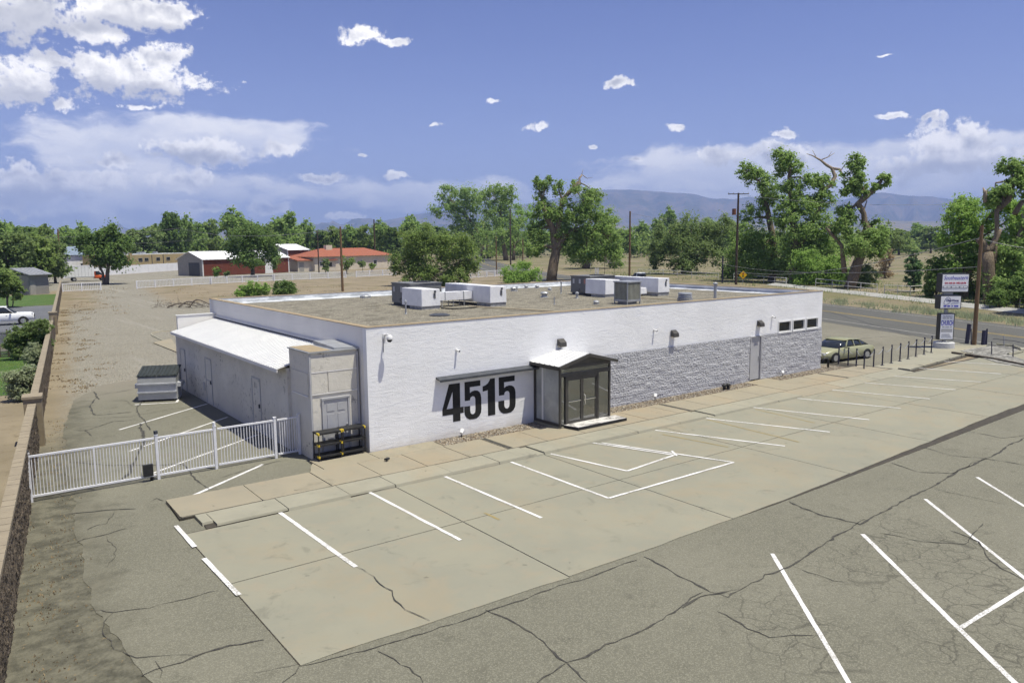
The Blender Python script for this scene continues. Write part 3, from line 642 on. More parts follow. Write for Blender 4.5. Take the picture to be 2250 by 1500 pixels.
def mat_peel(name, c):                                          # paint flaking off dark board
    b = NB(name)
    n1 = b.noise(0.8, 5); fl = b.ss(b.noise(6.5, 5, 0.75, stretch=(1, 1, 0.75)), 0.585, 0.61)
    area = b.ss(b.noise(0.5, 4, 0.6), 0.46, 0.62)
    col = b.mix(b.ss(n1, 0.35, 0.65), c, tuple(v*0.9 for v in c))
    col = b.mix(b.ma('MULTIPLY', fl, area), col, (0.20, 0.19, 0.175))
    b.bump(b.ma('ADD', b.noise(7, 6, 0.7), b.ma('MULTIPLY', fl, -0.6)), 0.5, 0.03)
    return b.done(col, 0.85, 0, 0.2)
M['white_wall'] = mat_stucco('painted_block_wall', (0.80, 0.80, 0.81), (0.73, 0.73, 0.735), 0.34, 0.045)
M['side_wall'] = mat_stucco('plain_side_wall', (0.74, 0.72, 0.69), (0.68, 0.665, 0.64), 0.35, 0.02)
M['peel'] = mat_peel('flaking_paint', (0.63, 0.60, 0.53))
M['split'] = pm('split_face_grey', (0.43, 0.43, 0.445), (0.375, 0.375, 0.39), 2.0, bump=0.5, bscale=40, bdist=0.015)
M['roof_gravel'] = mat_gravel('roof_gravel', (0.170, 0.155, 0.120), (0.325, 0.300, 0.238), 20)
M['coping'] = pm('tan_coping', (0.34, 0.27, 0.17), (0.28, 0.22, 0.14), 2.0)
M['flash'] = pm('silver_roof_coating', (0.62, 0.64, 0.66), (0.38, 0.40, 0.42), 2.2, rough=0.5, stretch=(0.6, 0.6, 3), lo=.42, hi=.58)
M['white_metal'] = pm('white_metal', (0.70, 0.70, 0.69), (0.66, 0.66, 0.655), 1.5, rough=0.45, spec=0.4)
M['grey_door'] = pm('grey_door_paint', (0.42, 0.42, 0.43), (0.38, 0.38, 0.39), 2, rough=0.5)
M['bronze'] = pm('dark_bronze', (0.045, 0.042, 0.036), (0.06, 0.055, 0.048), 4, rough=0.45, spec=0.5)
M['dark_metal'] = pm('dark_metal', (0.05, 0.055, 0.065), (0.07, 0.075, 0.085), 4, rough=0.5)
M['black_paint'] = pm('black_paint', (0.012, 0.012, 0.012), (0.02, 0.02, 0.019), 8, rough=0.7)
M['grey_unit'] = pm('grey_unit_paint', (0.145, 0.148, 0.145), (0.17, 0.172, 0.168), 2, rough=0.55)
M['galv'] = pm('galvanised', (0.42, 0.43, 0.44), (0.34, 0.35, 0.36), 3, rough=0.45, metal=0.4)
M['wrap'] = pm('white_duct_wrap', (0.80, 0.80, 0.80), (0.70, 0.70, 0.71), 1.8, rough=0.4, bump=0.35, bscale=4, bdist=0.04, spec=0.5)
M['tar'] = pm('grey_roof_mastic', (0.22, 0.22, 0.22), (0.36, 0.36, 0.36), 5)
M['chrome'] = pm('polished_metal', (0.7, 0.7, 0.72), None, rough=0.2, metal=1.0)
M['black_plastic'] = pm('black_plastic', (0.018, 0.018, 0.019), (0.03, 0.03, 0.03), 6, rough=0.55)
M['yellow_plastic'] = pm('yellow_plastic', (0.62, 0.45, 0.03), (0.5, 0.36, 0.03), 6, rough=0.5)
def mat_glass(name, tint=(0.75, 0.8, 0.78), refl=0.04, rough=0.03):
    b = NB(name); tr = b.n('ShaderNodeBsdfTransparent'); tr.inputs[0].default_value = (*tint, 1)
    gl = b.n('ShaderNodeBsdfGlossy'); gl.inputs['Roughness'].default_value = rough; gl.inputs['Color'].default_value = (.9, .93, .95, 1)
    fr = b.n('ShaderNodeFresnel'); fr.inputs[0].default_value = 1.5
    ms = b.n('ShaderNodeMixShader'); b.si(ms.inputs[0], b.ma('ADD', b.ma('MULTIPLY', fr.outputs[0], 1.2), refl, clamp=True)); b.t.links.new(tr.outputs[0], ms.inputs[1]); b.t.links.new(gl.outputs[0], ms.inputs[2])
    out = [n for n in b.t.nodes if n.type == 'OUTPUT_MATERIAL'][0]; b.t.links.new(ms.outputs[0], out.inputs[0]); return b.mat
M['glass'] = mat_glass('clear_glass', (0.95, 0.97, 0.96), 0.20); M['lit_pane'] = pm('lit_pane_grey', (0.40, 0.415, 0.405), (0.28, 0.295, 0.29), 1.0, rough=0.15, spec=0.5); M['dark_glass'] = mat_glass('tinted_glass', (0.16, 0.19, 0.18))  # porch's left pane: brightness through clear glass painted as opaque grey
M['interior'] = pm('dim_interior', (0.10, 0.12, 0.11), (0.06, 0.07, 0.065), 1.0)
M['frost'] = pm('whitened_step', (0.55, 0.53, 0.50), (0.16, 0.15, 0.14), 3.5, lo=.45, hi=.62)

L_, W_, HT, RZ = 25.57, 17.08, 4.07, 3.80
bld = thing('commercial_building', 'long low white block building with flat gravel roof and black number 4515', 'building', (0, 0, 0))
WD = [(21.80, 22.88), (23.0, 24.06), (24.17, 25.23)]; WZ0, WZ1 = 2.20, 2.76
DX0, DX1, DZ = 19.62, 20.48, 2.20
mb = MB(); T_ = 0.25
for x0, x1 in ((0, 6.9), (9.05, DX0), (DX1, L_)): mb.box(x0, x1, 0, T_, -0.05, WZ0)
for x0, x1 in ((0, 21.80), (22.88, 23.0), (24.06, 24.17), (25.23, L_)): mb.box(x0, x1, 0, T_, WZ0, WZ1)
mb.box(0, L_, 0, T_, WZ1, HT)
mb.build('front_wall', M['white_wall'], bld)
MB().box(0, T_, T_, W_-T_, -0.05, HT).build('left_wall', M['side_wall'], bld)
MB().box(L_-T_, L_, T_, W_-T_, -0.05, HT).build('right_wall', M['white_wall'], bld)
MB().box(0, L_, W_-T_, W_, -0.05, HT).build('back_wall', M['white_wall'], bld)
MB().box(T_, L_-T_, T_, W_-T_, RZ-0.25, RZ).build('roof', M['roof_gravel'], bld)
roof = [c for c in bld.children if c.name == 'roof'][0]
# coping, one strip a side
for nm, a in (('coping', (-0.015, L_+0.015, -0.018, T_+.0, HT, HT+0.022)), ('coping', (-0.015, T_, T_+.002, W_-T_-.002, HT, HT+0.022)), ('coping', (L_-T_-0.05, L_+0.015, T_+.002, W_-T_-.002, HT, HT+0.03)), ('coping', (-0.015, L_+0.015, W_-T_-0.02, W_+0.02, HT, HT+0.028))):
    MB().box(*a).build(nm, M['coping'], bld)
# silver flashing turned up the parapets, slightly wavy
def wavy(p0, p1, h0, h1, ax, inward, seed):
    mb_ = MB(); n = 60; r = random.Random(seed); o = 0
    for i in range(n+1):
        t = i/n; x = p0[0]+(p1[0]-p0[0])*t; y = p0[1]+(p1[1]-p0[1])*t
        k = 0.42+0.12*r.random(); mb_.v += [(x, y, h1), (x+inward[0]*0.03, y+inward[1]*0.03, h0+0.06), (x+inward[0]*k, y+inward[1]*k, h0+0.012)]
    for i in range(n):
        for j in range(2): a = i*3+j; mb_.f.append((a, a+1, a+4, a+3)); mb_.m.append(0)
    return mb_
wavy((0.3, W_-T_-.004), (L_-.3, W_-T_-.004), RZ, HT-.03, 0, (0, -1), 1).build('roof_flashing', M['flash'], bld)
wavy((L_-T_-.004, 0.3), (L_-T_-.004, W_-.3), RZ, HT-.12, 0, (-1, 0), 2).build('roof_flashing', M['flash'], bld)
wavy((T_+.004, 0.3), (T_+.004, W_-.3), RZ, HT-.03, 0, (1, 0), 3).build('roof_flashing', M['flash'], bld)

# split-face wainscot: rough broken faces of grey block
def rough_face(x0, x1, z0, z1, nx, nz, depth, seed, bw=0.41, bh=0.203):
    v = []; f = []
    for j in range(nz+1):
        z = z0+(z1-z0)*j/nz
        for i in range(nx+1):
            x = x0+(x1-x0)*i/nx; row = int(z/bh); colm = int(math.floor(x/bw+(row % 2)*.5))
            rr = mnoise.cell(Vector((colm*1.7+seed, row*2.3, 0.5)))
            q = mnoise.noise(Vector((x*2.6, z*4.2, seed)))*0.35 + abs(mnoise.noise(Vector((x*8, z*10, seed+3))))*0.75 + mnoise.noise(Vector((x*19, z*22, seed+5)))*0.6
            fz = (z/bh) % 1.0; fx_ = (x/bw+(row % 2)*.5) % 1.0; ed = min(fz, 1-fz, fx_*2, (1-fx_)*2); ed = min(1.0, ed/0.16)
            v.append((x, -0.012-depth*(0.15+0.55*max(0, q+0.35)+0.14*rr)*(0.72+0.28*ed), z))
    for j in range(nz):
        for i in range(nx):
            a = j*(nx+1)+i; f.append((a, a+1, a+nx+2, a+nx+1))
    return v, f
mb = MB()
for x0, x1, nx in ((9.12, DX0-0.03, 380), (DX1+0.03, L_+0.02, 190)):
    mb.add(*rough_face(x0, x1, 0.0, 2.22, nx, 74, 0.060, 2.0))
wz = mb.build('split_face_wainscot', M['split'], bld)
# windows
for i, (x0, x1) in enumerate(WD):
    fr = MB(); k = 0.055
    for a in ((x0, x1, -0.03, 0.12, WZ0, WZ0+k), (x0, x1, -0.03, 0.12, WZ1-k, WZ1), (x0, x0+k, -0.03, 0.12, WZ0+k, WZ1-k), (x1-k, x1, -0.03, 0.12, WZ0+k, WZ1-k)): fr.box(*a)
    wnd = fr.build('window', M['white_metal'], bld)
    MB().box(x0+k, x1-k, 0.05, 0.06, WZ0+k, WZ1-k).build('pane', M['dark_glass'], wnd)
    MB().box(x0-0.02, x1+0.02, -0.06, -0.031, WZ0-0.035, WZ0+0.01).build('sill', M['white_metal'], wnd)
    MB().box(x0, x1, 0.6, 0.62, WZ0-.2, WZ1+.1).build('dark_backing', M['interior'], wnd)  # added dark sheet, the unlit room behind the pane put into its colour
# steel door in the wainscot
fr = MB().box(DX0, DX0+.05, -0.05, .2, 0.1, DZ).box(DX1-.05, DX1, -0.05, .2, 0.1, DZ).box(DX0+.05, DX1-.05, -0.05, .2, DZ-.05, DZ)
dr = fr.build('steel_door', M['grey_door'], bld)
MB().box(DX0+.05, DX1-.05, 0.02, .07, 0.12, DZ-.05).build('door_leaf', M['grey_door'], dr)
MB().box(DX1-.16, DX1-.11, -0.01, .02, 1.0, 1.22).build('handle', M['galv'], dr)
# house number
D4 = [[(.42, 0), (.72, 0), (.72, 1), (.42, 1)], [(0, .20), (.419, .20), (.419, .36), (0, .36)], [(.721, .20), (.86, .20), (.86, .36), (.721, .36)], [(0, .361), (.17, .361), (.419, .80), (.419, 1), (.28, 1)]]
D5 = [[(.08, 1), (.08, .50), (.32, .50), (.33, .55), (.37, .585), (.45, .60), (.53, .58), (.565, .53), (.57, .46), (.57, .24), (.55, .16), (.50, .12), (.45, .11), (.39, .12), (.34, .16), (.32, .22), (.32, .35), (.05, .35), (.05, .22), (.08, .12), (.16, .04), (.28, -.01), (.45, -.02), (.62, -.01), (.74, .04), (.82, .12), (.845, .22), (.845, .52), (.82, .62), (.76, .69), (.67, .73), (.55, .745), (.42, .73), (.32, .69), (.32, .85), (.81, .85), (.81, 1)]]
D1 = [[(.30, 0), (.62, 0), (.62, 1), (.41, 1), (.37, .94), (.30, .88), (.20, .84), (.08, .82), (.08, .68), (.30, .70)]]
for polys, x0, sx in ((D4, 2.73, 1.0), (D5, 3.57, .90), (D1, 4.32, .98), (D5, 5.02, .97)):
    mb = MB()
    for p in polys:
        q = [(x0+a*sx, 0.60+b*1.32) for a, b in p]
        if sum(q[i][0]*q[(i+1) % len(q)][1]-q[(i+1) % len(q)][0]*q[i][1] for i in range(len(q))) < 0: q = q[::-1]
        mb.prism_xz(q, -0.008, -0.001)
    mb.build('numeral', M['black_paint'], bld)
# awning over the number
mb = MB().hexa([(2.50, -0.27, 2.115), (6.72, -0.27, 2.115), (6.72, 0.0, 2.16), (2.50, 0.0, 2.16), (2.50, -0.27, 2.15), (6.72, -0.27, 2.15), (6.72, 0.0, 2.225), (2.50, 0.0, 2.225)])
mb.box(2.50, 6.72, -0.29, -0.272, 2.085, 2.16)
mb.build('awning', M['dark_metal'], bld)

# glazed entrance porch
VX0, VX1, VY = 6.72, 9.12, -1.46; EV, AP = 2.33, 2.64; VM_ = (VX0+VX1)/2
mb = MB(); pw = 0.075
for x in (VX0, VX1): mb.box(x-pw/2, x+pw/2, VY-pw/2, VY+pw/2, 0.10, EV); mb.box(x-pw/2, x+pw/2, -0.10, -0.005, 0.10, EV)
for x in (VX0, VX1): mb.box(x-.04, x+.04, VY+pw/2, -0.10, EV-.16, EV-.04); mb.box(x-.035, x+.035, VY+pw/2, -0.10, 0.14, 0.24)
mb.box(VX0+pw/2, VX1-pw/2, VY-.045, VY+.045, 1.93, 2.05); mb.box(VX0+pw/2, VX1-pw/2, VY-.045, VY+.045, EV-.12, EV-.03)
vest = mb.build('entrance_porch', M['bronze'], bld)
gb = MB().prism_xz([(VX0-.12, EV-.04), (VX1+.12, EV-.04), (VM_, AP-.04)], VY-.03, VY+.03); gb.build('gable', M['bronze'], vest)
for sx in (-1, 1):
    xe = VX0-.20 if sx < 0 else VX1+.20
    for k in range(3):
        ya, yb = VY-.22+k*(1.68/3)+.003, VY-.22+(k+1)*(1.68/3)-.003
        mb = MB(); lo, hi = EV-.02, AP+.02
        mb.hexa([(xe, ya, lo), (VM_, ya, hi), (VM_, yb, hi), (xe, yb, lo), (xe, ya, lo+.04), (VM_, ya, hi+.04), (VM_, yb, hi+.04), (xe, yb, lo+.04)] if sx < 0 else [(VM_, ya, hi), (xe, ya, lo), (xe, yb, lo), (VM_, yb, hi), (VM_, ya, hi+.04), (xe, ya, lo+.04), (xe, yb, lo+.04), (VM_, yb, hi+.04)])
        for t in (0.02, 0.28, 0.54): mb.bar((xe, ya+t, lo+.055), (VM_, ya+t, hi+.055), 0.03, 0.03)
        mb.build('roof_panel', M['white_metal'], vest)
mb = MB()
for xe in (VX0-.215, VX1+.215): mb.bar((xe, VY-.235, EV-.03), (VM_, VY-.235, AP+.01), 0.03, 0.11); mb.bar((xe, VY-.235, EV-.03), (xe, 0, EV-.03), 0.03, 0.11)
mb.build('fascia', M['bronze'], vest)
GLZ = [(VX0+.01, VX0+.02, VY+.06, -.10, .24, EV-.16), (VX1-.02, VX1-.01, VY+.06, -.10, .24, EV-.16), (VX0+.05, VX1-.05, VY-.005, VY+.005, 2.05, EV-.12), (VX0+.05, VX0+.26, VY-.005, VY+.005, .14, 1.93), (VX1-.60, VX1-.05, VY-.005, VY+.005, .14, 1.93)]
for i, a in enumerate(GLZ): MB().box(*a).build('glass_pane', M['lit_pane'] if i == 0 else M['glass'], vest)
MB().box(VX0-.012, VX0+.03, -.52, -.44, .24, EV-.16).build('mullion', M['white_metal'], vest)
dx0, dx1 = VX0+.27, VX1-.62
mb = MB().box(dx0-.05, dx0+.03, VY-.06, VY+.06, .12, 1.93).box(dx1-.03, dx1+.05, VY-.06, VY+.06, .12, 1.93).box(dx0+.03, dx1-.03, VY-.05, VY+.05, 1.86, 1.928); mb.build('door_frame', M['bronze'], vest)
dm = (dx0+dx1)/2
for x0, x1 in ((dx0+.035, dm-.005), (dm+.005, dx1-.035)):
    mb = MB(); s = .06
    mb.box(x0, x0+s, VY-.03, VY+.03, .16, 1.85).box(x1-s, x1, VY-.03, VY+.03, .16, 1.85).box(x0+s, x1-s, VY-.03, VY+.03, .16, .30).box(x0+s, x1-s, VY-.03, VY+.03, 1.77, 1.85)
    mb.build('door_leaf', M['bronze'], vest)
    MB().box(x0+s, x1-s, VY-.004, VY+.004, .30, 1.77).build('glass_pane', M['glass'], vest)
    MB().box(x0+s, x1-s, VY-.045, VY-.031, .99, 1.02).build('push_bar', M['chrome'], vest)
xh = dm+.09; MB().tube([(xh, VY-.03, .82), (xh, VY-.10, .86), (xh, VY-.10, 1.16), (xh, VY-.03, 1.20)], .016, 8).build('pull_handle', M['chrome'], vest)
# inner lobby so that the glass has something behind it
MB().box(6.92, 9.04, 0.02, 0.04, 0.1, 2.19).build('inner_wall', pm('inner_white', (0.80, 0.80, 0.78), (0.72, 0.72, 0.70), 1.2), vest)
MB().box(7.30, 8.10, -0.01, 0.015, 0.13, 2.05).build('inner_door', M['grey_door'], vest)
MB().prism([(VX0+.30, VY-.62), (VX1+.28, VY-.62), (VX1+.28, VY-.02), (VX0+.16, VY-.02)], 0.126, 0.205).build('step', M['frost'], vest)
MB().prism([(VX0+.28, VY-.64), (VX1+.30, VY-.64), (VX1+.30, VY-.0), (VX0+.14, VY-.0)], 0.10, 0.19).build('step_edge', M['black_plastic'], vest)
MB().box(VX0-.05, VX1+.05, VY-.03, -0.002, 0.05, 0.138).build('floor_slab', M['curb'], vest)

# ------------------------------------------------------------------ lean-to along the left side
LX = -1.78
lean = MB().box(LX, LX+.14, 2.2, 16.6, -0.05, 2.70).box(LX+.14, 0, 16.46, 16.6, -0.05, 2.72)
lean = lean.build('lean_to_wall', M['peel'], bld)
MB().box(LX+.02, 0, 16.12, 16.30, 2.6, 3.42).build('end_parapet', M['side_wall'], lean)
MB().box(LX-.03, -.005, 16.09, 16.33, 3.421, 3.45).build('parapet_cap', M['white_metal'], lean)
xe, ze, xw, zw = -2.10, 2.69, -0.012, 3.21
ys = np.linspace(2.22, 16.08, 16)
for k in range(15):
    ya, yb = ys[k]+.003, ys[k+1]-.003; mb = MB()
    mb.hexa([(xe, ya, ze), (xw, ya, zw), (xw, yb, zw), (xe, yb, ze), (xe, ya, ze+.02), (xw, ya, zw+.02), (xw, yb, zw+.02), (xe, yb, ze+.02)])
    for j in range(4): y = ya+.06+j*(yb-ya)/4; mb.bar((xe, y, ze+.032), (xw, y, zw+.032), .045, .028)
    mb.build('roof_panel', M['white_metal'], lean)
MB().box(xe-.012, xe+.012, 2.20, 16.1, ze-.10, ze+.012).build('eave_trim', M['side_wall'], lean)
MB().box(-0.06, -0.004, 2.2, 16.1, 3.25, 3.34).build('roof_flashing', M['side_wall'], lean)
mb = MB()
for k in range(58): y = 2.5+k*.235; mb.box(-0.115, -0.062, y, y+.12, zw+.012, zw+.06)
mb.build('foam_closure', M['dark_metal'], lean, kind='stuff')
for (y0, y1, z1, half) in ((15.0, 15.85, 1.95, 0), (10.85, 11.75, 1.98, 1), (4.85, 5.75, 1.98, 0)):
    mb = MB().box(LX-.025, LX-.002, y0, y0+.05, 0, z1).box(LX-.025, LX-.002, y1-.05, y1, 0, z1).box(LX-.025, LX-.002, y0+.05, y1-.05, z1-.05, z1)
    d = mb.build('side_door', M['grey_door'], lean)
    MB().box(LX-.010, LX-.001, y0+.05, y1-.05, 0.02, z1-.05).build('door_leaf', M['peel'], d)
    MB().box(LX-.06, LX-.011, y0+.10, y0+.16, .92, 1.06).build('handle', M['dark_metal'], d)
    if half: MB().box(LX-.022, LX-.011, y0+.05, y1-.05, 1.0, 1.05).build('lock_rail', M['grey_door'], d)
MB().box(LX-.02, LX-.002, 11.95, 12.2, .5, .85).build('vent_plate', M['grey_door'], lean)
MB().box(LX+.15, 0, 2.2, 16.4, 2.4, 2.5).build('ceiling', M['interior'], lean)

# utility tower at the front of the lean-to
TX0, TX1, TY0, TY1, TZ = -1.68, -0.07, 0.55, 2.2, 3.36
tow = MB().box(TX0, TX1, TY0, TY1, -0.05, TZ).build('utility_tower', M['peel'], bld)
for (x0, x1, z0, z1) in ((TX0+.05, TX1-.05, 2.78, 3.22), (TX0+.05, -1.12, 2.10, 2.74), (-1.08, TX1-.05, 2.10, 2.74)):
    MB().box(x0, x1, TY0-.022, TY0-.002, z0, z1).build('board_panel', M['peel'], tow)
for z in (2.06, 2.75): MB().box(TX0+.02, TX1-.02, TY0-.032, TY0-.003, z-.014, z+.02).build('batten', M['side_wall'], tow)
MB().box(TX0-.032, TX0-.003, TY0+.15, TY1-.2, 1.96, 2.0).build('batten', M['side_wall'], tow)
MB().box(TX0-.02, TX0-.002, TY0+.12, TY1-.2, 2.02, 2.72).build('board_panel', M['peel'], tow)
for x in (TX0+.015, TX1-.015): MB().box(x-.03, x+.03, TY0-.04, TY0-.001, 0.1, TZ-.06).build('corner_trim', M['grey_door'], tow)
MB().box(TX0-.05, TX1+.03, TY0-.07, TY1+.03, TZ+.001, TZ+.035).build('tower_cap', M['galv'], tow)
MB().box(TX0+.02, -.95, TY0, TY1, TZ+.036, TZ+.045).build('roof_board', M['coping'], tow)
MB().hexa([(-.80, TY0+.1, TZ+.04), (TX1+.05, TY0+.05, TZ+.04), (TX1+.05, TY1, TZ+.04), (-.80, TY1+.1, TZ+.04), (-.80, TY0+.1, TZ+.10), (TX1+.05, TY0+.05, TZ+.06), (TX1+.05, TY1, TZ+.14), (-.80, TY1+.1, TZ+.16)]).build('metal_sheet', M['galv'], tow)
d0, d1 = -1.27, -.46
mb = MB().box(d0-.06, d0, TY0-.05, TY0-.001, .1, 1.86).box(d1, d1+.06, TY0-.05, TY0-.001, .1, 1.86).box(d0-.08, d1+.08, TY0-.06, TY0-.001, 1.861, 1.92)
dd = mb.build('panel_door', M['grey_door'], tow)
MB().box(d0+.005, d1-.005, TY0-.022, TY0-.001, .12, 1.855).build('door_leaf', M['grey_door'], dd)
for (zz0, zz1) in ((1.48, 1.72), (.80, 1.38), (.22, .68)):
    for xa in (d0+.10, d0+.46):
        MB().box(xa, xa+.25, TY0-.034, TY0-.023, zz0, zz1).build('door_panel', M['grey_door'], dd)
MB().tube([(d1-.07, TY0-.023, .98), (d1-.07, TY0-.09, .98)], .03, 8).build('handle', M['chrome'], dd)

# ------------------------------------------------------------------ lamps and cameras on the front wall
def wall_pack(x, z, label):
    t = thing('wall_lamp', label, 'lamp', (x, 0, z), 'wall lamps on the front wall')
    MB().box(x-.13, x+.13, -.05, -.013, z-.12, z+.14).build('back_plate', M['dark_metal'], t)
    MB().hexa([(x-.15, -.24, z-.13), (x+.15, -.24, z-.13), (x+.15, -.051, z-.10), (x-.15, -.051, z-.10), (x-.15, -.22, z+.02), (x+.15, -.22, z+.02), (x+.15, -.051, z+.15), (x-.15, -.051, z+.15)]).build('housing', M['bronze'], t)
    MB().box(x-.12, x+.12, -.23, -.06, z-.15, z-.128).build('lens', pm('lamp_lens', (.45, .40, .28), None, rough=.3), t)
wall_pack(7.95, 2.93, 'dark wall lamp just above the entrance porch roof')
wall_pack(14.24, 2.78, 'dark wall lamp halfway along the split-face wall')
wall_pack(20.25, 2.78, 'dark wall lamp above the grey steel door')
def bullet(x, z, label):
    t = thing('security_camera', label, 'camera', (x, 0, z), 'small cameras on the front wall')
    MB().tube([(x, -.003, z+.03), (x, -.05, z+.03)], .04, 10).build('mount', M['white_metal'], t)
    MB().tube([(x, -.04, z+.02), (x+.02, -.16, z-.01)], .038, 10).build('body', M['white_metal'], t)
    MB().tube([(x+.02, -.161, z-.01), (x+.021, -.168, z-.012)], .03, 10).build('lens', M['black_plastic'], t)
bullet(3.34, 3.05, 'small white bullet camera above the number 4515')
bullet(13.08, 2.99, 'small white bullet camera left of the middle wall lamp')
bullet(21.3, 3.0, 'small white bullet camera right of the lamp over the steel door')
t = thing('dome_camera', 'white domed camera on a wall arm near the left corner', 'camera', (0.62, 0, 3.72))
MB().box(.58, .68, -.04, -.003, 3.68, 3.84).build('mount', M['white_metal'], t)
MB().tube([(.63, -.04, 3.80), (.63, -.20, 3.84), (.66, -.30, 3.82)], .028, 8).build('arm', M['white_metal'], t)
MB().lathe(.66, -.30, [(.03, 3.83), (.09, 3.80), (.10, 3.70), (.097, 3.68)], 14).build('housing', M['white_metal'], t, True)
MB().lathe(.66, -.30, [(.088, 3.679), (.075, 3.63), (.04, 3.60), (.005, 3.592)], 14).build('dome', M['black_plastic'], t, True)
MB().tube([(.585, -.012, 3.68), (.585, -.012, 3.25)], .008, 6).build('cable', M['dark_metal'], t)
# ground floodlights and pipes by the wall
def flood(x, y, label):
    t = thing('floodlight', label, 'floodlight', (x, y, .11), 'small white floodlights in the gravel bed')
    MB().tube([(x, y, .10), (x, y, .22)], .02, 6).build('stem', M['dark_metal'], t)
    MB().tube([(x-.05, y-.04, .22), (x+.06, y+.05, .30)], [.055, .085], 10).build('head', M['white_metal'], t)
flood(3.35, -.22, 'small white floodlight under the digit 4'); flood(13.0, -.20, 'small white floodlight under the middle wall lamp'); flood(22.0, -.22, 'small white floodlight right of the steel door')
for dx, lb in ((0, 'left one of two short black pipe caps in the gravel bed'), (.28, 'right one of two short black pipe caps in the gravel bed')):
    t = MB().lathe(17.0+dx, -.62, [(.07, .10), (.07, .24), (.11, .245), (.11, .31), (.05, .35)], 12).build('pipe_cap', M['black_plastic']); tag(t, lb, 'pipe cap', 'black pipe caps')
pg = [(26.1, -.15, .1), (26.1, -.15, .42), (26.05, -.12, .52), (25.95, -.06, .55), (25.86, -.02, .50), (25.84, -.01, .36)]
t = MB().tube(pg, .055, 10).build('gooseneck_pipe', M['black_plastic'], None, True); tag(t, 'black gooseneck pipe at the right corner of the building', 'pipe')

# ------------------------------------------------------------------ things on the roof
R0 = RZ
def rpos(px, py): return G(px, py, R0)
def ac_unit(x0, x1, y0, y1, h, label):
    t = thing('air_conditioner', label, 'air conditioner', ((x0+x1)/2, (y0+y1)/2, R0), 'grey rooftop units')
    MB().box(x0+.05, x1-.05, y0+.05, y1-.05, R0, R0+.12).build('base_rail', M['dark_metal'], t)
    MB().box(x0, x1, y0, y1, R0+.12, R0+h).build('cabinet', M['grey_unit'], t)
    MB().box(x0-.03, x1+.03, y0-.03, y1+.03, R0+h+.001, R0+h+.04).build('top_panel', M['grey_unit'], t)
    MB().lathe((x0+x1)/2+.3, (y0+y1)/2, [(.42, R0+h+.041), (.42, R0+h+.07), (.38, R0+h+.075)], 20).build('fan_grille', M['black_plastic'], t)
    for k, yy in enumerate((y0+.35, y0+.75, y1-.3)): MB().box(x0-.012, x0-.001, yy, yy+.13, R0+h*.62, R0+h*.86).build('notice_plate', pm('plate_%d' % k, (.5, .5, .5) if k else (.45, .22, .18)), t)
    for k in range(7): MB().box(x0+.15+k*.07, x0+.19+k*.07, y0-.011, y0-.001, R0+.3, R0+h*.8).build('louvre', M['dark_metal'], t)
    MB().tube([(x0-.02, y0+.2, R0+.05), (x0-.18, y0+.3, R0+.10), (x0-.16, y0+.7, R0+.28), (x0-.02, y0+.8, R0+.35)], .018, 6).build('conduit', M['black_plastic'], t)
def duct_box(x0, x1, y0, y1, z0, h, label, hood=True, curb=True, seed=0):
    t = thing('insulated_duct', label, 'duct', ((x0+x1)/2, (y0+y1)/2, R0), 'white wrapped ducts on the roof')
    if curb: MB().box(x0+.03, x1-.03, y0+.03, min(y1-.03, y0+1.1), R0-.01, R0+z0+.02).build('roof_curb', M['tar'], t)
    mb_ = MB(); k = .02; mb_.hexa([(x0, y0, R0+z0), (x1, y0, R0+z0), (x1, y1, R0+z0), (x0, y1, R0+z0), (x0+k, y0+k, R0+h), (x1-k, y0+k, R0+h-.03), (x1-k, y1-k, R0+h-.02), (x0+k, y1-k, R0+h+.01)])
    bx = mb_.build('wrapped_box', M['wrap'], t)
    mdy = bx.modifiers.new('bevel', 'BEVEL'); mdy.width = .025; mdy.segments = 2
    if hood:
        MB().tube([(x1-.30, y0-.02, R0+h*.86), (x1-.30, y0-.06, R0+h*.86)], .05, 8).build('handle', M['dark_metal'], t)
        MB().box(x1-.35, x1-.25, y0-.006, y0+.004, R0+h*.52, R0+h*.80).build('strap', M['grey_unit'], t)
    return t
ac_unit(6.62, 8.3, 8.95, 10.7, 1.02, 'grey rooftop air conditioner behind the left white duct box')
duct_box(6.15, 7.12, 7.12, 8.90, .13, .90, 'cube shaped white duct box in front of the left air conditioner', seed=1)
t = thing('insulated_duct', 'low horizontal white duct joining two taller white boxes', 'duct', (8.3, 7.9, R0), 'white wrapped ducts on the roof')
mb_ = MB().box(7.13, 9.24, 7.75, 8.25, R0+.30, R0+.66); mb_.build('wrapped_box', M['wrap'], t)
for x in (7.6, 8.2, 8.8):
    for y in (7.8, 8.2): MB().box(x-.015, x+.015, y-.015, y+.015, R0, R0+.30).build('leg', M['galv'], t)
for x in (7.75, 8.75): MB().box(x-.02, x+.02, 7.735, 8.265, R0+.285, R0+.672).build('strap', M['galv'], t)
duct_box(9.25, 10.18, 6.35, 10.2, .16, .93, 'long tall white duct box right of the low horizontal duct', seed=2)
ac_unit(17.35, 19.2, 8.55, 10.1, 1.0, 'grey rooftop air conditioner near the middle of the roof')
duct_box(16.95, 18.02, 6.95, 8.50, .14, .92, 'white duct box in front of the middle air conditioner', seed=3)
duct_box(19.6, 20.5, 5.75, 10.4, .17, .95, 'longest white duct box behind the evaporative cooler', seed=4)
duct_box(18.75, 19.25, 6.2, 6.9, .12, .48, 'small low white box behind the evaporative cooler', False, False, 5)
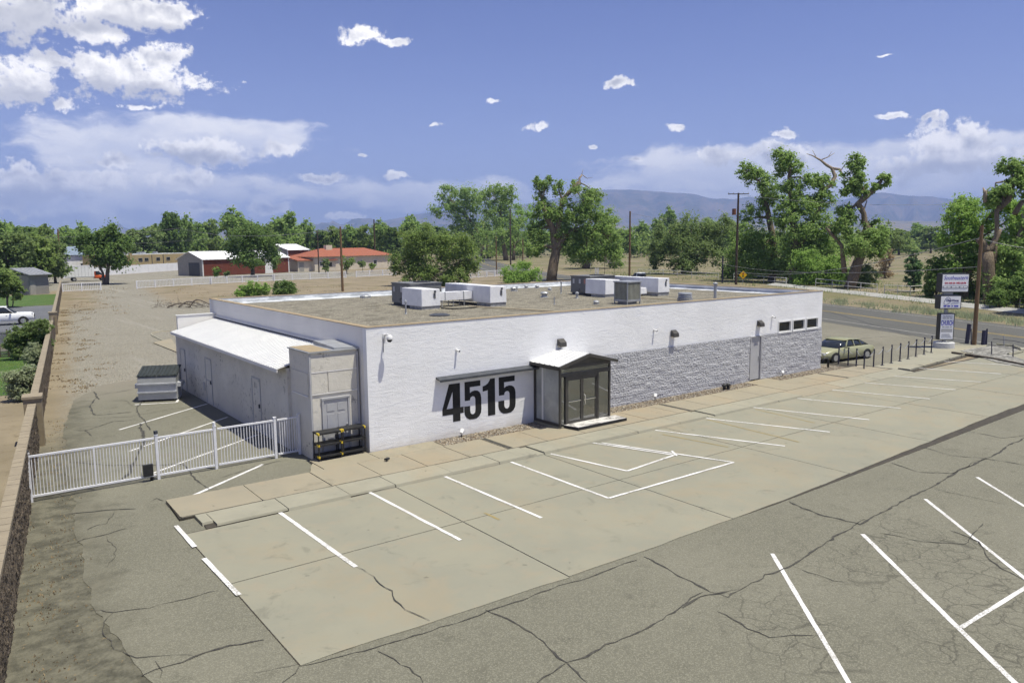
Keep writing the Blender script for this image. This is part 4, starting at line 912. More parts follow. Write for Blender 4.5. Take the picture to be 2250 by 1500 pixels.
# evaporative cooler with louvred pads
ex, ey = 14.55, 3.0; ew, ed_, eh = .86, .86, 1.02
t = thing('evaporative_cooler', 'tan louvred evaporative cooler standing near the front parapet', 'cooler', (ex+ew/2, ey+ed_/2, R0))
for a in (ex+.02, ex+ew-.02):
    for b_ in (ey+.02, ey+ed_-.02): MB().box(a-.022, a+.022, b_-.022, b_+.022, R0, R0+eh).build('leg', M['galv'], t)
MB().box(ex+.12, ex+ew-.12, ey+.12, ey+ed_-.12, R0, R0+.12).build('roof_curb', M['tar'], t)
MB().box(ex+.03, ex+ew-.03, ey+.03, ey+ed_-.03, R0+.121, R0+eh-.03).build('cabinet', pm('cooler_core', (.10, .10, .085)), t)
MB().box(ex-.03, ex+ew+.03, ey-.03, ey+ed_+.03, R0+eh-.029, R0+eh+.03).build('lid', M['galv'], t)
MB().box(ex-.01, ex+ew+.01, ey-.01, ey+ed_+.01, R0+.122, R0+.22).build('pan', M['galv'], t)
lm = pm('cooler_louvre', (.40, .40, .33), (.34, .34, .28), 3)
for k in range(9):
    q = .08+k*.082
    MB().box(ex+q, ex+q+.036, ey-.004, ey+.028, R0+.23, R0+eh-.07).build('louvre', lm, t)
    MB().box(ex-.004, ex+.028, ey+q, ey+q+.036, R0+.23, R0+eh-.07).build('louvre', lm, t)
def vent(px, py, r0, h, label, cap=True, name='roof_vent', cat='vent'):
    p = rpos(px, py); t = thing(name, label, cat, (p.x, p.y, R0), 'small vents on the gravel roof')
    MB().lathe(p.x, p.y, [(r0*1.5, R0-.01), (r0*1.45, R0+.03), (r0, R0+.05), (r0, R0+h)], 12).build('pipe', M['galv'], t)
    if cap: MB().lathe(p.x, p.y, [(r0*1.35, R0+h-.04), (r0*1.5, R0+h), (r0*1.1, R0+h+.06), (.01, R0+h+.08)], 12).build('cap', M['galv'], t)
vent(1128, 639, .13, .16, 'squat capped vent right of the left duct boxes'); vent(1196, 653, .15, .22, 'widest squat vent in the middle of the open gravel'); vent(1156, 633, .09, .12, 'tiny low vent near the back parapet, left one'); vent(1180, 633, .10, .12, 'low vent with a dark patch near the back parapet'); vent(1208, 638, .09, .10, 'tiny low vent farther right near the back parapet')
vent(1233, 645, .035, .62, 'thin tall vent pipe left of the middle air conditioner'); vent(1218, 669, .03, .36, 'thin bare pipe in front of the middle air conditioner', False); vent(892, 690, .035, .50, 'white topped thin pipe in front of the left air conditioner'); vent(803, 654, .2, .08, 'flat grey vent near the left back parapet')
vent(1136, 640, .03, .30, 'thin pipe beside the squat capped vent', False); vent(1310, 668, .10, .10, 'low vent left of the evaporative cooler'); vent(1268, 655, .07, .25, 'slanted small vent at the foot of the middle unit')
p = rpos(1505, 664); t = thing('exhaust_fan', 'wide ribbed round exhaust vent right of the evaporative cooler', 'vent', (p.x, p.y, R0))
MB().lathe(p.x, p.y, [(.36, R0-.01), (.36, R0+.20)], 20).build('curb', M['tar'], t)
for k in range(3): MB().lathe(p.x, p.y, [(.30, R0+.201+k*.085), (.33, R0+.23+k*.085), (.31, R0+.28+k*.085)], 20).build('ring', M['galv'], t)
p = rpos(1571, 661); t = thing('flue_pipe', 'tall grey flue pipe with flat cap near the right front parapet', 'pipe', (p.x, p.y, R0))
MB().tube([(p.x, p.y, R0-.01), (p.x, p.y, R0+.78)], .07, 12).build('pipe', M['galv'], t); MB().lathe(p.x, p.y, [(.09, R0+.78), (.12, R0+.80), (.12, R0+.85), (.05, R0+.89)], 12).build('cap', M['galv'], t)
p = rpos(966, 693); t = MB().lathe(p.x, p.y, [(.42, R0+.002), (.42, R0+.03), (.30, R0+.07), (.05, R0+.09)], 18).build('roof_hatch_cover', M['dark_metal']); tag(t, 'flat dark round cover lying on the gravel roof', 'cover')
a, b_ = rpos(1030, 675), rpos(1250, 688); t = MB().tube([(a.x, a.y, R0+.05), ((a.x+b_.x)/2, (a.y+b_.y)/2, R0+.055), (b_.x, b_.y, R0+.05)], .03, 6).build('gas_pipe', pm('tan_pipe', (.45, .38, .26))); tag(t, 'long tan gas pipe running along the gravel roof', 'pipe')
a, b_ = rpos(1405, 656), rpos(1540, 664); t = MB().tube([(a.x, a.y, R0+.05), (b_.x, b_.y, R0+.05)], .028, 6).build('gas_pipe', pm('tan_pipe2', (.45, .38, .26))); tag(t, 'short tan pipe between the cooler and the round exhaust vent', 'pipe')
t = MB().tube([(9.1, 7.2, R0+.02), (9.0, 6.6, R0+.04), (8.2, 6.3, R0+.02), (7.3, 6.4, R0+.03), (7.0, 6.9, R0+.05)], .03, 6).build('hose', M['black_plastic']); tag(t, 'black hose lying under the low horizontal duct', 'hose')
# ------------------------------------------------------------------ boundary block wall
M['wall_rough'] = pm('brown_split_block', (0.19, 0.150, 0.105), (0.055, 0.043, 0.033), 9, bump=1.0, bscale=22, bdist=0.06, stretch=(1, 1.6, .6))
M['wall_cap'] = pm('pale_cap_block', (0.285, 0.240, 0.170), (0.245, 0.206, 0.146), 2.5, bump=0.3, bscale=50)
M['pilaster'] = pm('tan_pilaster', (0.27, 0.22, 0.145), (0.23, 0.185, 0.122), 3, bump=0.3, bscale=40)
bw_ang = atan2(0.1235, 1.0); WH = 1.40
def wpt(y, off=0.0, z=0.0):                                     # point on the wall's right face, off to the left
    return Vector((wall_x(y)-off*cos(bw_ang), y+off*sin(bw_ang), z))
bwall = thing('block_wall', 'long tan split-face block wall with pale cap along the left side', 'wall', wpt(2, .1))
segs = [(-16.5, 8.0), (8.75, 35.0), (35.0, 62.0), (62.0, 88.0), (88.0, 113.0)]
def wall_seg(y0, y1, step, amp):
    n = max(2, int((y1-y0)/step)); nz = max(2, int(WH/step)); v = []; f = []
    for j in range(nz+1):
        for i in range(n+1):
            y = y0+(y1-y0)*i/n; z = WH*j/nz; row = int(z/.2); cell_ = mnoise.cell(Vector((math.floor(y/.4+(row % 2)*.5), row, 3.1)))
            d = amp*(0.5*mnoise.noise(Vector((y*5, z*4, 1)))+abs(mnoise.noise(Vector((y*13, z*7, 4))))*1.1+.35*cell_)
            v.append(tuple(wpt(y, -d, z)))
    for j in range(nz):
        for i in range(n): a = j*(n+1)+i; f.append((a, a+n+1, a+n+2, a+1)[::-1])
    o = len(v)
    for y in (y0, y1):
        for z in (0, WH): v.append(tuple(wpt(y, .20, z)))
    f += [(o, o+1, o+3, o+2)]
    return v, f
for y0, y1 in segs:
    st = 0.06 if y0 < 5 else (.12 if y0 < 30 else .35)
    MB().add(*wall_seg(y0, y1, st, .045 if y0 < 30 else .02)).build('wall_panel', M['wall_rough'], bwall)
    MB().hexa([tuple(wpt(y, o_, z)) for z in (0, WH-.01) for y, o_ in ((y0, .02), (y1, .02), (y1, .20), (y0, .20))]).build('wall_core', M['wall_rough'], bwall)
# cap blocks one by one
cm = {}
y = -16.5; k = 0
while y < 113.0:
    ln = .40 if y < 62 else .80
    if not (8.0 <= y+ln/2 <= 8.75) and not (41.0 < y < 46.5):
        r = random.Random(k); g = .006
        key = (ln, k % 4)
        if key not in cm:
            ob = MB().box(-.225+.004*r.random(), .02, g, ln-g, 0, .085+.008*r.random()).build('cap_block', M['wall_cap']); cm[key] = ob.data
        else: ob = bpy.data.objects.new('cap_block', cm[key]); COL.objects.link(ob)
        ob.parent = bwall; ob.location = wpt(y, 0, WH+.001)-ORG[bwall.name]; ob.rotation_euler = (r.uniform(-.004, .004), r.uniform(-.004, .004), -bw_ang)
    y += ln; k += 1
for (yp, nm) in ((8.37, 'pilaster'), (46.3, 'pilaster')):
    c = wpt(yp, .09)
    MB().obox((c.x, c.y, -.05), .52, .66, 1.68, -bw_ang).build('pilaster', M['pilaster'], bwall)
    MB().obox((c.x, c.y, 1.631), .60, .74, .08, -bw_ang).build('pilaster_cap', M['wall_cap'], bwall)

# ------------------------------------------------------------------ white swing gate and fence panels
M['gate'] = pm('white_gate_paint', (0.74, 0.74, 0.76), (0.68, 0.68, 0.70), 4, rough=.5)
GT = [G(68, 1098), G(352, 1055), G(478, 1031), G(610, 1008), G(663, 1000)]
GT = [Vector((p.x, 1.5, 0)) for p in GT]; GH = 1.22
def picket_panel(name, label, cat, a, b_, h, zb, nP, post0=True, post1=True, mid=False, group=None, pr=.0095, mat='gate', ps=.075):
    a, b_ = Vector(a), Vector(b_); d = (b_-a).normalized()
    t = thing(name, label, cat, tuple((a+b_)/2), group)
    MB().bar(a+Vector((0, 0, h)), b_+Vector((0, 0, h)), .05, .05).build('top_rail', M[mat], t)
    MB().bar(a+Vector((0, 0, zb)), b_+Vector((0, 0, zb)), .05, .05).build('bottom_rail', M[mat], t)
    me = None
    for i in range(1, nP):
        p = a.lerp(b_, i/nP)
        if me is None:
            o_ = MB().add([(x*pr, y_*pr, z) for z in (zb+.025, h-.025) for x, y_ in ((-1, -1), (1, -1), (1, 1), (-1, 1))], [(0, 1, 5, 4), (1, 2, 6, 5), (2, 3, 7, 6), (3, 0, 4, 7)]).build('picket', M[mat]); me = o_.data; o_.parent = t
        else: o_ = bpy.data.objects.new('picket', me); COL.objects.link(o_); o_.parent = t
        o_.location = p-ORG[t.name]
    for q, f in ((a, post0), (b_, post1)):
        if f: MB().obox((q.x, q.y, -.02), ps, ps, h+.10, 0).build('post', M[mat], t); MB().obox((q.x, q.y, h+.081), ps+.02, ps+.02, .025, 0).build('post_cap', M[mat], t)
    if mid: q = a.lerp(b_, .5); MB().obox((q.x, q.y, zb), .045, .045, h-zb, 0).build('mid_post', M[mat], t)
    return t
g1 = picket_panel('swing_gate', 'white barred swing gate leaf nearest the block wall', 'gate', GT[0], GT[1]+Vector((-.06, 0, 0)), GH, .14, 40, True, False, True)
for x in (GT[1].x-.28,):
    MB().obox((x, 1.44, .16), .26, .10, .34, 0).build('latch_box', M['black_plastic'], g1)
    MB().tube([(x+.1, 1.5, .10), (x+.1, 1.5, -.02)], .05, 8).build('wheel', M['black_plastic'], g1)
MB().obox((GT[0].x, 1.5, GH+.11), .06, .06, .06, .3).build('finial', M['dark_metal'], g1)
g2 = picket_panel('fence_panel', 'white barred gate panel between the two middle posts', 'fence', GT[1], GT[2], GH, .12, 20)
g3 = picket_panel('fence_panel', 'white barred panel just left of the narrow end panel', 'fence', GT[2]+Vector((.08, 0, 0)), GT[3], GH, .12, 20, False, True)
g4 = picket_panel('fence_panel', 'narrow white barred panel against the utility tower', 'fence', GT[3]+Vector((.08, 0, 0)), GT[4]+Vector((.02, 0, 0)), GH, .12, 9, False, True)
MB().obox((GT[1].x, 1.5, GH+.11), .08, .08, .10, .4).build('finial', M['dark_metal'], g2)
MB().obox((GT[2].x, 1.5, GH+.11), .06, .06, .10, .4).build('finial', M['gate'], g2)

# ------------------------------------------------------------------ dumpster
M['dump'] = pm('grey_dumpster_paint', (0.50, 0.51, 0.53), (0.43, 0.44, 0.46), 3, rough=.5)
M['lid'] = pm('black_green_lid', (0.030, 0.036, 0.034), (0.042, 0.048, 0.045), 4, rough=.5)
a, b_ = G(305, 884), G(388, 880); ang = atan2((b_-a).y, (b_-a).x)
t = thing('dumpster', 'grey steel dumpster with black ribbed lid beside the lean-to', 'dumpster', tuple((a+b_)/2), None, 0.0)
def dl(x, y, z): return Vector(((a.x+b_.x)/2 + x*cos(ang)-y*sin(ang), (a.y+b_.y)/2 + x*sin(ang)+y*cos(ang), z))
def dhex(ps): return MB().hexa([tuple(dl(*p)) for p in ps])
hw = .78
dhex([(-hw, .06, .08), (hw, .06, .08), (hw, 1.0, .08), (-hw, 1.0, .08), (-hw, 0, .80), (hw, 0, .80), (hw, 1.12, .80), (-hw, 1.12, .80)]).build('bin_body', M['dump'], t)
dhex([(-hw, .02, .801), (hw, .02, .801), (hw, 1.12, .801), (-hw, 1.12, .801), (-hw, .12, 1.08), (hw, .12, 1.08), (hw, 1.12, 1.36), (-hw, 1.12, 1.36)]).build('hopper', pm('darker_grey_steel', (.24, .245, .25), (.20, .205, .21), 3), t)
for z in (.42, .78): dhex([(-hw-.02, -.045+.0, z-.03), (hw+.02, -.045, z-.03), (hw+.02, .03, z-.03), (-hw-.02, .03, z-.03), (-hw-.02, -.045, z+.03), (hw+.02, -.045, z+.03), (hw+.02, .03, z+.03), (-hw-.02, .03, z+.03)]).build('rim_bar', M['dump'], t)
for s in (-1, 1):
    mb = MB(); x0, x1 = (-hw-.03, -.01) if s < 0 else (.01, hw+.03)
    mb.hexa([tuple(dl(*p)) for p in ((x0, .08, 1.09), (x1, .08, 1.09), (x1, 1.16, 1.385), (x0, 1.16, 1.385), (x0, .08, 1.12), (x1, .08, 1.12), (x1, 1.16, 1.415), (x0, 1.16, 1.415))])
    ld = mb.build('lid', M['lid'], t)
    for k in range(5): xx = x0+.08+k*.16; MB().bar(tuple(dl(xx, .12, 1.138)), tuple(dl(xx, 1.12, 1.412)), .06, .03).build('lid_rib', M['lid'], ld)
    for zz in (.58,): dhex([(s*hw, .25, zz), (s*(hw+.16), .25, zz), (s*(hw+.16), .95, zz), (s*hw, .95, zz), (s*hw, .25, zz+.18), (s*(hw+.16), .25, zz+.18), (s*(hw+.16), .95, zz+.18), (s*hw, .95, zz+.18)]).build('fork_pocket', M['dump'], t)
for s in (-.6, .6): MB().tube([tuple(dl(s, .2, .085)), tuple(dl(s, .2, .0))], .05, 8).build('caster', M['black_plastic'], t)

# ------------------------------------------------------------------ black plastic shelving
def shelf(x0, x1, label, y0=-.02, y1=.42, z0=.12, corners=True):
    t = thing('shelving_unit', label, 'shelf', ((x0+x1)/2, (y0+y1)/2, z0), 'black shelves by the tower door')
    for k, z in enumerate((.06, .42, .78)):
        MB().box(x0, x1, y0, y1, z0+z, z0+z+.055).build('shelf_board', M['black_plastic'], t)
        for a in (x0+.02, x1-.02):
            MB().box(a-.024, a+.024, y0-.010, y0+.14, z0+z-.006, z0+z+.060).build('corner_clip', M['yellow_plastic'] if (corners or k == 2) else M['black_plastic'], t)
    for a in (x0+.02, x1-.02):
        for b_ in (y0+.02, y1-.02): MB().tube([(a, b_, z0), (a, b_, z0+.83)], .022, 8).build('upright', M['black_plastic'], t)
shelf(-1.72, -.93, 'left black plastic shelving unit with yellow corner clips'); shelf(-.90, -.12, 'right black plastic shelving unit in front of the tower door', .02, .46, corners=False)
t = MB().obox((-.05, -1.25, .13), .16, .10, .05, .5).build('debris', M['black_plastic']); tag(t, 'small black scrap lying on the sidewalk', 'debris')

# ------------------------------------------------------------------ pole sign
def text_mesh(s_, size, mat, parent, origin, ux, uz, name='lettering', sx=1.0, bold=0.0, shear=0.0, align='CENTER'):
    cu = bpy.data.curves.new('lettering', 'FONT'); cu.body = s_; cu.size = size; cu.align_x = align; cu.offset = bold; cu.shear = shear; cu.extrude = 0.002; cu.resolution_u = 3
    o = bpy.data.objects.new('tmp', cu); COL.objects.link(o)
    me = bpy.data.meshes.new_from_object(o, depsgraph=bpy.context.evaluated_depsgraph_get()); bpy.data.objects.remove(o); me.name = name
    nrm = ux.cross(uz); og = ORG[parent.name]
    for v in me.vertices: v.co = Vector(origin)-og + ux*(v.co.x*sx) + uz*v.co.y + nrm*(v.co.z)
    me.materials.clear(); me.materials.append(mat)
    ob = bpy.data.objects.new(name, me); COL.objects.link(ob); ob.parent = parent; return ob
SP = G(2073, 764); SP.z = 0
t = thing('pole_sign', 'tall roadside pole sign with three stacked white message boxes', 'sign', tuple(SP))
M['sign_face'] = pm('sign_face_white', (.88, .88, .87), (.84, .84, .84), 2, rough=.35); M['sign_dark'] = pm('sign_case', (.022, .024, .028), (.03, .032, .036), 3, rough=.45)
M['blue_ink'] = pm('blue_ink', (.05, .05, .42)); M['red_ink'] = pm('red_ink', (.50, .03, .06)); M['navy'] = pm('navy_ink', (.03, .03, .16)); M['grey_ink'] = pm('grey_ink', (.30, .31, .34))
MB().lathe(SP.x, SP.y, [(.60, 0), (.60, .34), (.55, .37)], 24).build('concrete_base', pm('pale_concrete', (.55, .55, .54), (.48, .48, .47), 3), t)
MB().tube([(SP.x, SP.y, .3), (SP.x, SP.y, 4.3)], .10, 12).build('pole', M['galv'], t)
# the boxes face down the lot; each is turned a little
fa = YAW + 0.32
def sign_box(cx_px, z0, z1, wd, dp, rz, shift):
    ux = Vector((cos(rz), sin(rz), 0)); nf = Vector((sin(rz), -cos(rz), 0)); c = SP + ux*shift
    mb_ = MB().obox((c.x, c.y, z0), wd, dp, z1-z0, rz); o = mb_.build('sign_case', M['sign_dark'], t)
    fc = c + nf*(dp/2+.004); MB().obox((fc.x, fc.y, z0+.05), wd-.10, .012, z1-z0-.10, rz).build('sign_face', M['sign_face'], t)
    return c + nf*(dp/2+.014), ux
rz1 = -0.70; UZ = Vector((0, 0, 1))
c1, u1 = sign_box(0, 3.42, 4.55, 1.62, .62, rz1, .30)
c2_, u2 = sign_box(0, 2.42, 3.24, 1.26, .62, rz1, .10)
c3, u3 = sign_box(0, .52, 2.14, .86, .42, rz1, .02)
o = MB().obox((SP.x+.08, SP.y, 3.25), .52, .30, .165, rz1).build('pole_cover', M['galv'], t)
text_mesh('Southeastern', .34, M['blue_ink'], t, c1+UZ*4.19, u1, UZ, sx=.78, shear=.35)
text_mesh('SUN 10:00 AM - WED 6:30 PM', .155, M['red_ink'], t, c1+UZ*3.93, u1, UZ, sx=.62, bold=.006)
mb = MB(); q = c1-u1.cross(UZ)*.0035; mb.obox((q.x, q.y, 3.66), 1.46, .010, .16, rz1).build('text_band', M['grey_ink'], t)
text_mesh('ClearWaves', .17, M['navy'], t, c2_+u2*.10+UZ*2.88, u2, UZ, sx=.85, bold=.006)
sw = [(.10, 2.96), (.06, 3.08), (-.04, 3.14), (-.16, 3.06), (-.26, 2.90), (-.28, 2.76), (-.20, 2.68), (-.06, 2.72), (.06, 2.82), (.12, 2.84)]
MB().tube([tuple(c2_+u2*(x-.12)+UZ*z) for x, z in sw], .012, 5).build('swoosh', M['navy'], t)
MB().tube([tuple(c2_+u2*x+UZ*z) for x, z in ((.02, 2.74), (.16, 2.79), (.32, 2.80), (.48, 2.80))], .010, 5).build('swoosh', M['navy'], t)
text_mesh('Southeastern', .13, M['navy'], t, c3+UZ*1.93, u3, UZ, sx=.8, shear=.35)
text_mesh('CHURCH', .42, M['blue_ink'], t, c3+UZ*1.42, u3, UZ, sx=.42, bold=.008)
def dashes(c, u, z, h, spans, mat, lift=.004):                  # rows of print too small to read
    n_ = u.cross(UZ)
    for x0, x1 in spans: p = c+u*((x0+x1)/2)+n_*lift; MB().obox((p.x, p.y, z), x1-x0, .006, h, rz1).build('small_print', mat, t)
dashes(c1, u1, 3.70, .08, ((-.68, -.50), (-.46, -.28), (-.18, .02), (.06, .20), (.30, .46), (.50, .68)), M['sign_face'], .010)
dashes(c2_, u2, 2.55, .085, ((-.40, -.24), (-.19, -.02), (.06, .13), (.20, .46)), M['blue_ink'], .002)
dashes(c3, u3, 1.82, .05, ((-.28, -.10), (-.06, .10), (.14, .28)), M['grey_ink'], .002)
dashes(c3, u3, 1.29, .05, ((-.30, -.14), (-.10, .12), (.16, .30)), M['grey_ink'], .002)
q = c3-u3.cross(UZ)*.0035; MB().obox((q.x, q.y, 1.00), .66, .010, .20, rz1).build('text_band', pm('pale_grey_print', (.42, .42, .42)), t)
for k in range(4): q = c3-u3.cross(UZ)*.0035; MB().obox((q.x-.02*k*u3.x, q.y-.02*k*u3.y, .66+.065*k), .62-.05*k, .010, .030, rz1).build('text_band', M['grey_ink'], t)

# ------------------------------------------------------------------ chain posts
M['post_navy'] = pm('dark_navy_post', (.025, .025, .05), (.035, .035, .06), 5, rough=.5)
PP = [(1842, 801), (1863, 804), (1881, 807), (1898, 813), (1919, 808), (1938.5, 802.5), (1958, 797.7), (1977, 793.3), (1995, 788.4), (2012, 783.3), (2030, 778.7), (2046, 774.7)]
ordn = ['first', 'second', 'third', 'fourth', 'fifth', 'sixth', 'seventh', 'eighth', 'ninth', 'tenth', 'eleventh', 'twelfth']
pbase = local('chain_post', 'x', 'post', 'navy chain posts by the side lot')
MB().lathe(0, 0, [(.10, 0), (.10, .02), (.035, .03), (.033, .95), (.045, .955), (.045, .99), (.02, 1.0)], 10).build('shaft', M['post_navy'], pbase)
MB().tube([(0, -.04, .90), (0, -.07, .90)], .012, 6).build('eyelet', M['galv'], pbase)
pp = []
for i, p in enumerate(PP):
    q = G(*p, .02); pp.append(q); o = pbase if i == 0 else copy_tree(pbase)
    place(o, tuple(q), 0, 1.0, '%s chain post counted from the building towards the pole sign' % ordn[i])
for i in range(len(pp)-1):
    a, b_ = pp[i], pp[i+1]; pts = []
    for k in range(9): s = k/8; pts.append(a.lerp(b_, s)+Vector((0, 0, .90-.22*4*s*(1-s))))
    o = MB().tube(pts, .013, 5).build('chain', M['galv']); tag(o, 'sagging chain between the %s and %s chain post' % (ordn[i], ordn[i+1]), 'chain', 'chains between the posts')

# ------------------------------------------------------------------ vehicles
def glassbox(x): return x
M['tyre'] = pm('tyre_rubber', (.018, .018, .018), (.03, .03, .03), 6, rough=.85); M['car_glass'] = pm('car_window', (.02, .025, .03), None, rough=.08, spec=.6)
M['rim'] = pm('wheel_rim', (.5, .5, .5), None, rough=.3, metal=.7); M['lamp_red'] = pm('tail_lamp', (.4, .02, .02), None, rough=.3); M['lamp_clear'] = pm('head_lamp', (.7, .7, .68), None, rough=.15)
def carpaint(name, c): return pm(name, c, tuple(v*.95 for v in c), 2, rough=.28, spec=.6)
def loft(secs):                                                 # cross sections [(x, [(y,z)...])] joined into a hull
    mb_ = MB(); n = len(secs[0][1])
    for x, ring in secs: mb_.v += [(x, yy, zz) for yy, zz in ring]
    for i in range(len(secs)-1):
        for k in range(n): a = i*n+k; b2 = i*n+(k+1) % n; mb_.f.append((a, b2, b2+n, a+n)); mb_.m.append(0)
    mb_.f.append(tuple(reversed(range(n)))); mb_.f.append(tuple((len(secs)-1)*n+k for k in range(n))); mb_.m += [0, 0]; return mb_
def ring(w_, z0, z1, r=.10, tum=0.0):
    return [(-w_+r*.6, z0), (w_-r*.6, z0), (w_, z0+r), (w_-tum, z1-r), (w_-tum-r, z1), (-w_+tum+r, z1), (-w_+tum, z1-r), (-w_, z0+r)]
def wheel(t, x, y, r, s, w_=.22):
    wh = MB().tube([(x, y-w_/2*s, r), (x, y-w_*.3*s, r), (x, y+w_*.3*s, r), (x, y+w_/2*s, r)], [r*.94, r, r, r*.94], 18).build('wheel', M['tyre'], t)
    MB().tube([(x, y+w_/2*s+.004*s, r), (x, y+w_/2*s-.02*s, r)], [r*.62, r*.66], 14).build('rim', M['rim'], wh)
def arch(t, x, y, r, s): MB().tube([(x, y+.005*s, r), (x, y-.03*s, r)], [r*1.18, r*1.18], 18).build('wheel_arch', M['black_plastic'], t)
def sedan(paint, label, L=4.4):
    t = local('parked_car', label, 'car'); w_ = .86; k = L/4.4
    S = [(-2.2, ring(.70, .38, .62)), (-2.1, ring(.80, .26, .82)), (-1.5, ring(w_, .20, .92)), (-.6, ring(w_, .18, .93)), (.7, ring(w_, .18, .92)), (1.4, ring(w_, .20, .86)), (2.0, ring(.80, .26, .72)), (2.2, ring(.68, .34, .58))]
    loft([(x*k, r_) for x, r_ in S]).build('body', paint, t, True)
    C_ = [(-1.65, ring(.72, .86, .96, .05)), (-1.05, ring(.74, .86, 1.30, .10, .12)), (-.2, ring(.75, .86, 1.37, .10, .14)), (.35, ring(.75, .86, 1.34, .10, .14)), (1.1, ring(.72, .84, .93, .05))]
    cb = loft([(x*k, r_) for x, r_ in C_]).build('cabin', M['car_glass'], t, True)
    RF = [(-1.08, ring(.60, 1.27, 1.33, .04)), (-.2, ring(.62, 1.34, 1.41, .04)), (.38, ring(.60, 1.30, 1.37, .04))]
    loft([(x*k, r_) for x, r_ in RF]).build('roof', paint, t, True)
    for x in (-1.02, -.35, .42):
        for s in (-1, 1): MB().bar((x*k, s*.755, .90), ((x+(.12 if x < -.9 else (-.32 if x > .3 else 0)))*k, s*.62, 1.33), .06, .05).build('pillar', paint, t)
    for x in (-1.38, 1.36):
        for s in (-1, 1): arch(t, x*k, s*w_, .31, s); wheel(t, x*k, s*(w_-.09), .31, s)
    for s in (-1, 1):
        MB().obox((2.06*k, s*.56, .55), .16, .34, .13, -.3*s).build('headlight', M['lamp_clear'], t); MB().obox((-2.10*k, s*.56, .62), .12, .30, .14, .2*s).build('tail_light', M['lamp_red'], t)
        MB().obox((.62*k, s*.93, .90), .10, .16, .10, 0).build('mirror', paint, t)
    MB().box(2.12*k, 2.21*k, -.5, .5, .30, .44).build('grille', M['black_plastic'], t); MB().box(-2.26*k, -2.18*k, -.7, .7, .36, .50).build('bumper', paint, t)
    return t
car = sedan(carpaint('pale_yellow_paint', (.30, .30, .18)), 'pale yellow car parked behind the chain posts')
q0, q1 = G(1828, 790), G(1934, 778); d = q1-q0
place(car, (29.6, 1.35, .006), atan2(-.10, 1)+pi, (1.0, 1.0, .84))
def pickup(paint, label, name='pickup_truck'):
    t = local(name, label, 'truck'); w_ = .98
    S = [(-2.9, ring(.92, .55, 1.18, .06)), (-2.8, ring(w_, .46, 1.22, .08)), (-.62, ring(w_, .44, 1.22, .08)), (.9, ring(w_, .44, 1.20, .10)), (1.5, ring(w_, .44, 1.22, .12)), (2.45, ring(.95, .48, 1.18, .14)), (2.72, ring(.84, .54, 1.05, .14))]
    loft(S).build('body', paint, t, True)
    MB().box(-2.72, -.75, -.80, .80, 1.10, 1.232).build('cargo_bed', M['black_plastic'], t)
    for s in (-1, 1): MB().box(-2.82, -.66, s*.90-.07, s*.90+.07, 1.20, 1.30).build('bed_rail', paint, t)
    MB().box(-2.88, -2.80, -.88, .88, 1.2, 1.29).build('tailgate', paint, t)
    loft([(-.62, ring(.84, 1.19, 1.72, .10, .10)), (-.45, ring(.86, 1.19, 1.84, .10, .12)), (.30, ring(.86, 1.19, 1.86, .10, .12)), (1.22, ring(.80, 1.18, 1.24, .03))]).build('cab_glass', M['car_glass'], t, True)
    loft([(-.62, ring(.72, 1.74, 1.86, .05)), (-.2, ring(.74, 1.83, 1.91, .05)), (.40, ring(.73, 1.80, 1.88, .05))]).build('roof', paint, t, True)
    for s in (-1, 1):
        for x0, x1 in ((-.56, -.50), (.98, .30)): MB().bar((x0, s*.86, 1.20), (x1, s*.74, 1.82), .12, .06).build('pillar', paint, t)
        MB().obox((2.48, s*.76, .92), .32, .26, .22, 0).build('headlight', M['lamp_clear'], t); MB().obox((-2.86, s*.86, .85), .10, .16, .38, 0).build('tail_light', M['lamp_red'], t)
        MB().obox((.72, s*1.08, 1.22), .14, .22, .22, 0).build('mirror', M['black_plastic'], t)
        MB().box(.28, .42, s*.985-.01, s*.985+.01, .98, 1.02).build('door_handle', M['chrome'], t)
        for x in (-1.85, 1.75): arch(t, x, s*w_, .40, s); wheel(t, x, s*(w_-.10), .40, s, .26)
    MB().box(2.66, 2.78, -.62, .62, .70, 1.0).build('grille', M['black_plastic'], t); MB().box(2.62, 2.86, -.92, .92, .48, .66).build('bumper', M['chrome'], t); MB().box(-3.02, -2.9, -.9, .9, .52, .66).build('bumper', M['chrome'], t)
    return t
M['white_car'] = carpaint('white_car_paint', (.78, .79, .80))
pk_ = pickup(M['white_car'], 'white pickup truck parked on the neighbour\'s drive')
pq = G(82, 711); place(pk_, (pq.x-2.4, pq.y+.9, 0), -.10, .84)
rack = MB().tube([(-.72, -.85, 1.2), (-.72, -.85, 2.05), (-.72, .85, 2.05), (-.72, .85, 1.2)], .05, 8).build('headache_rack', M['white_car'], pk_)
pk2 = copy_tree(pk_); place(pk2, (76.5, 61.5, .015), radians(70), .95, 'silver pickup truck driving on the road behind the roof units')
M['silver'] = carpaint('silver_car_paint', (.42, .45, .50))
for c in pk2.children:
    if c.name.startswith('headache'): bpy.data.objects.remove(c); continue
for c in pk2.children:
    for sl2 in c.material_slots:
        if sl2.material == M['white_car']: sl2.link = 'OBJECT'; sl2.material = M['silver']
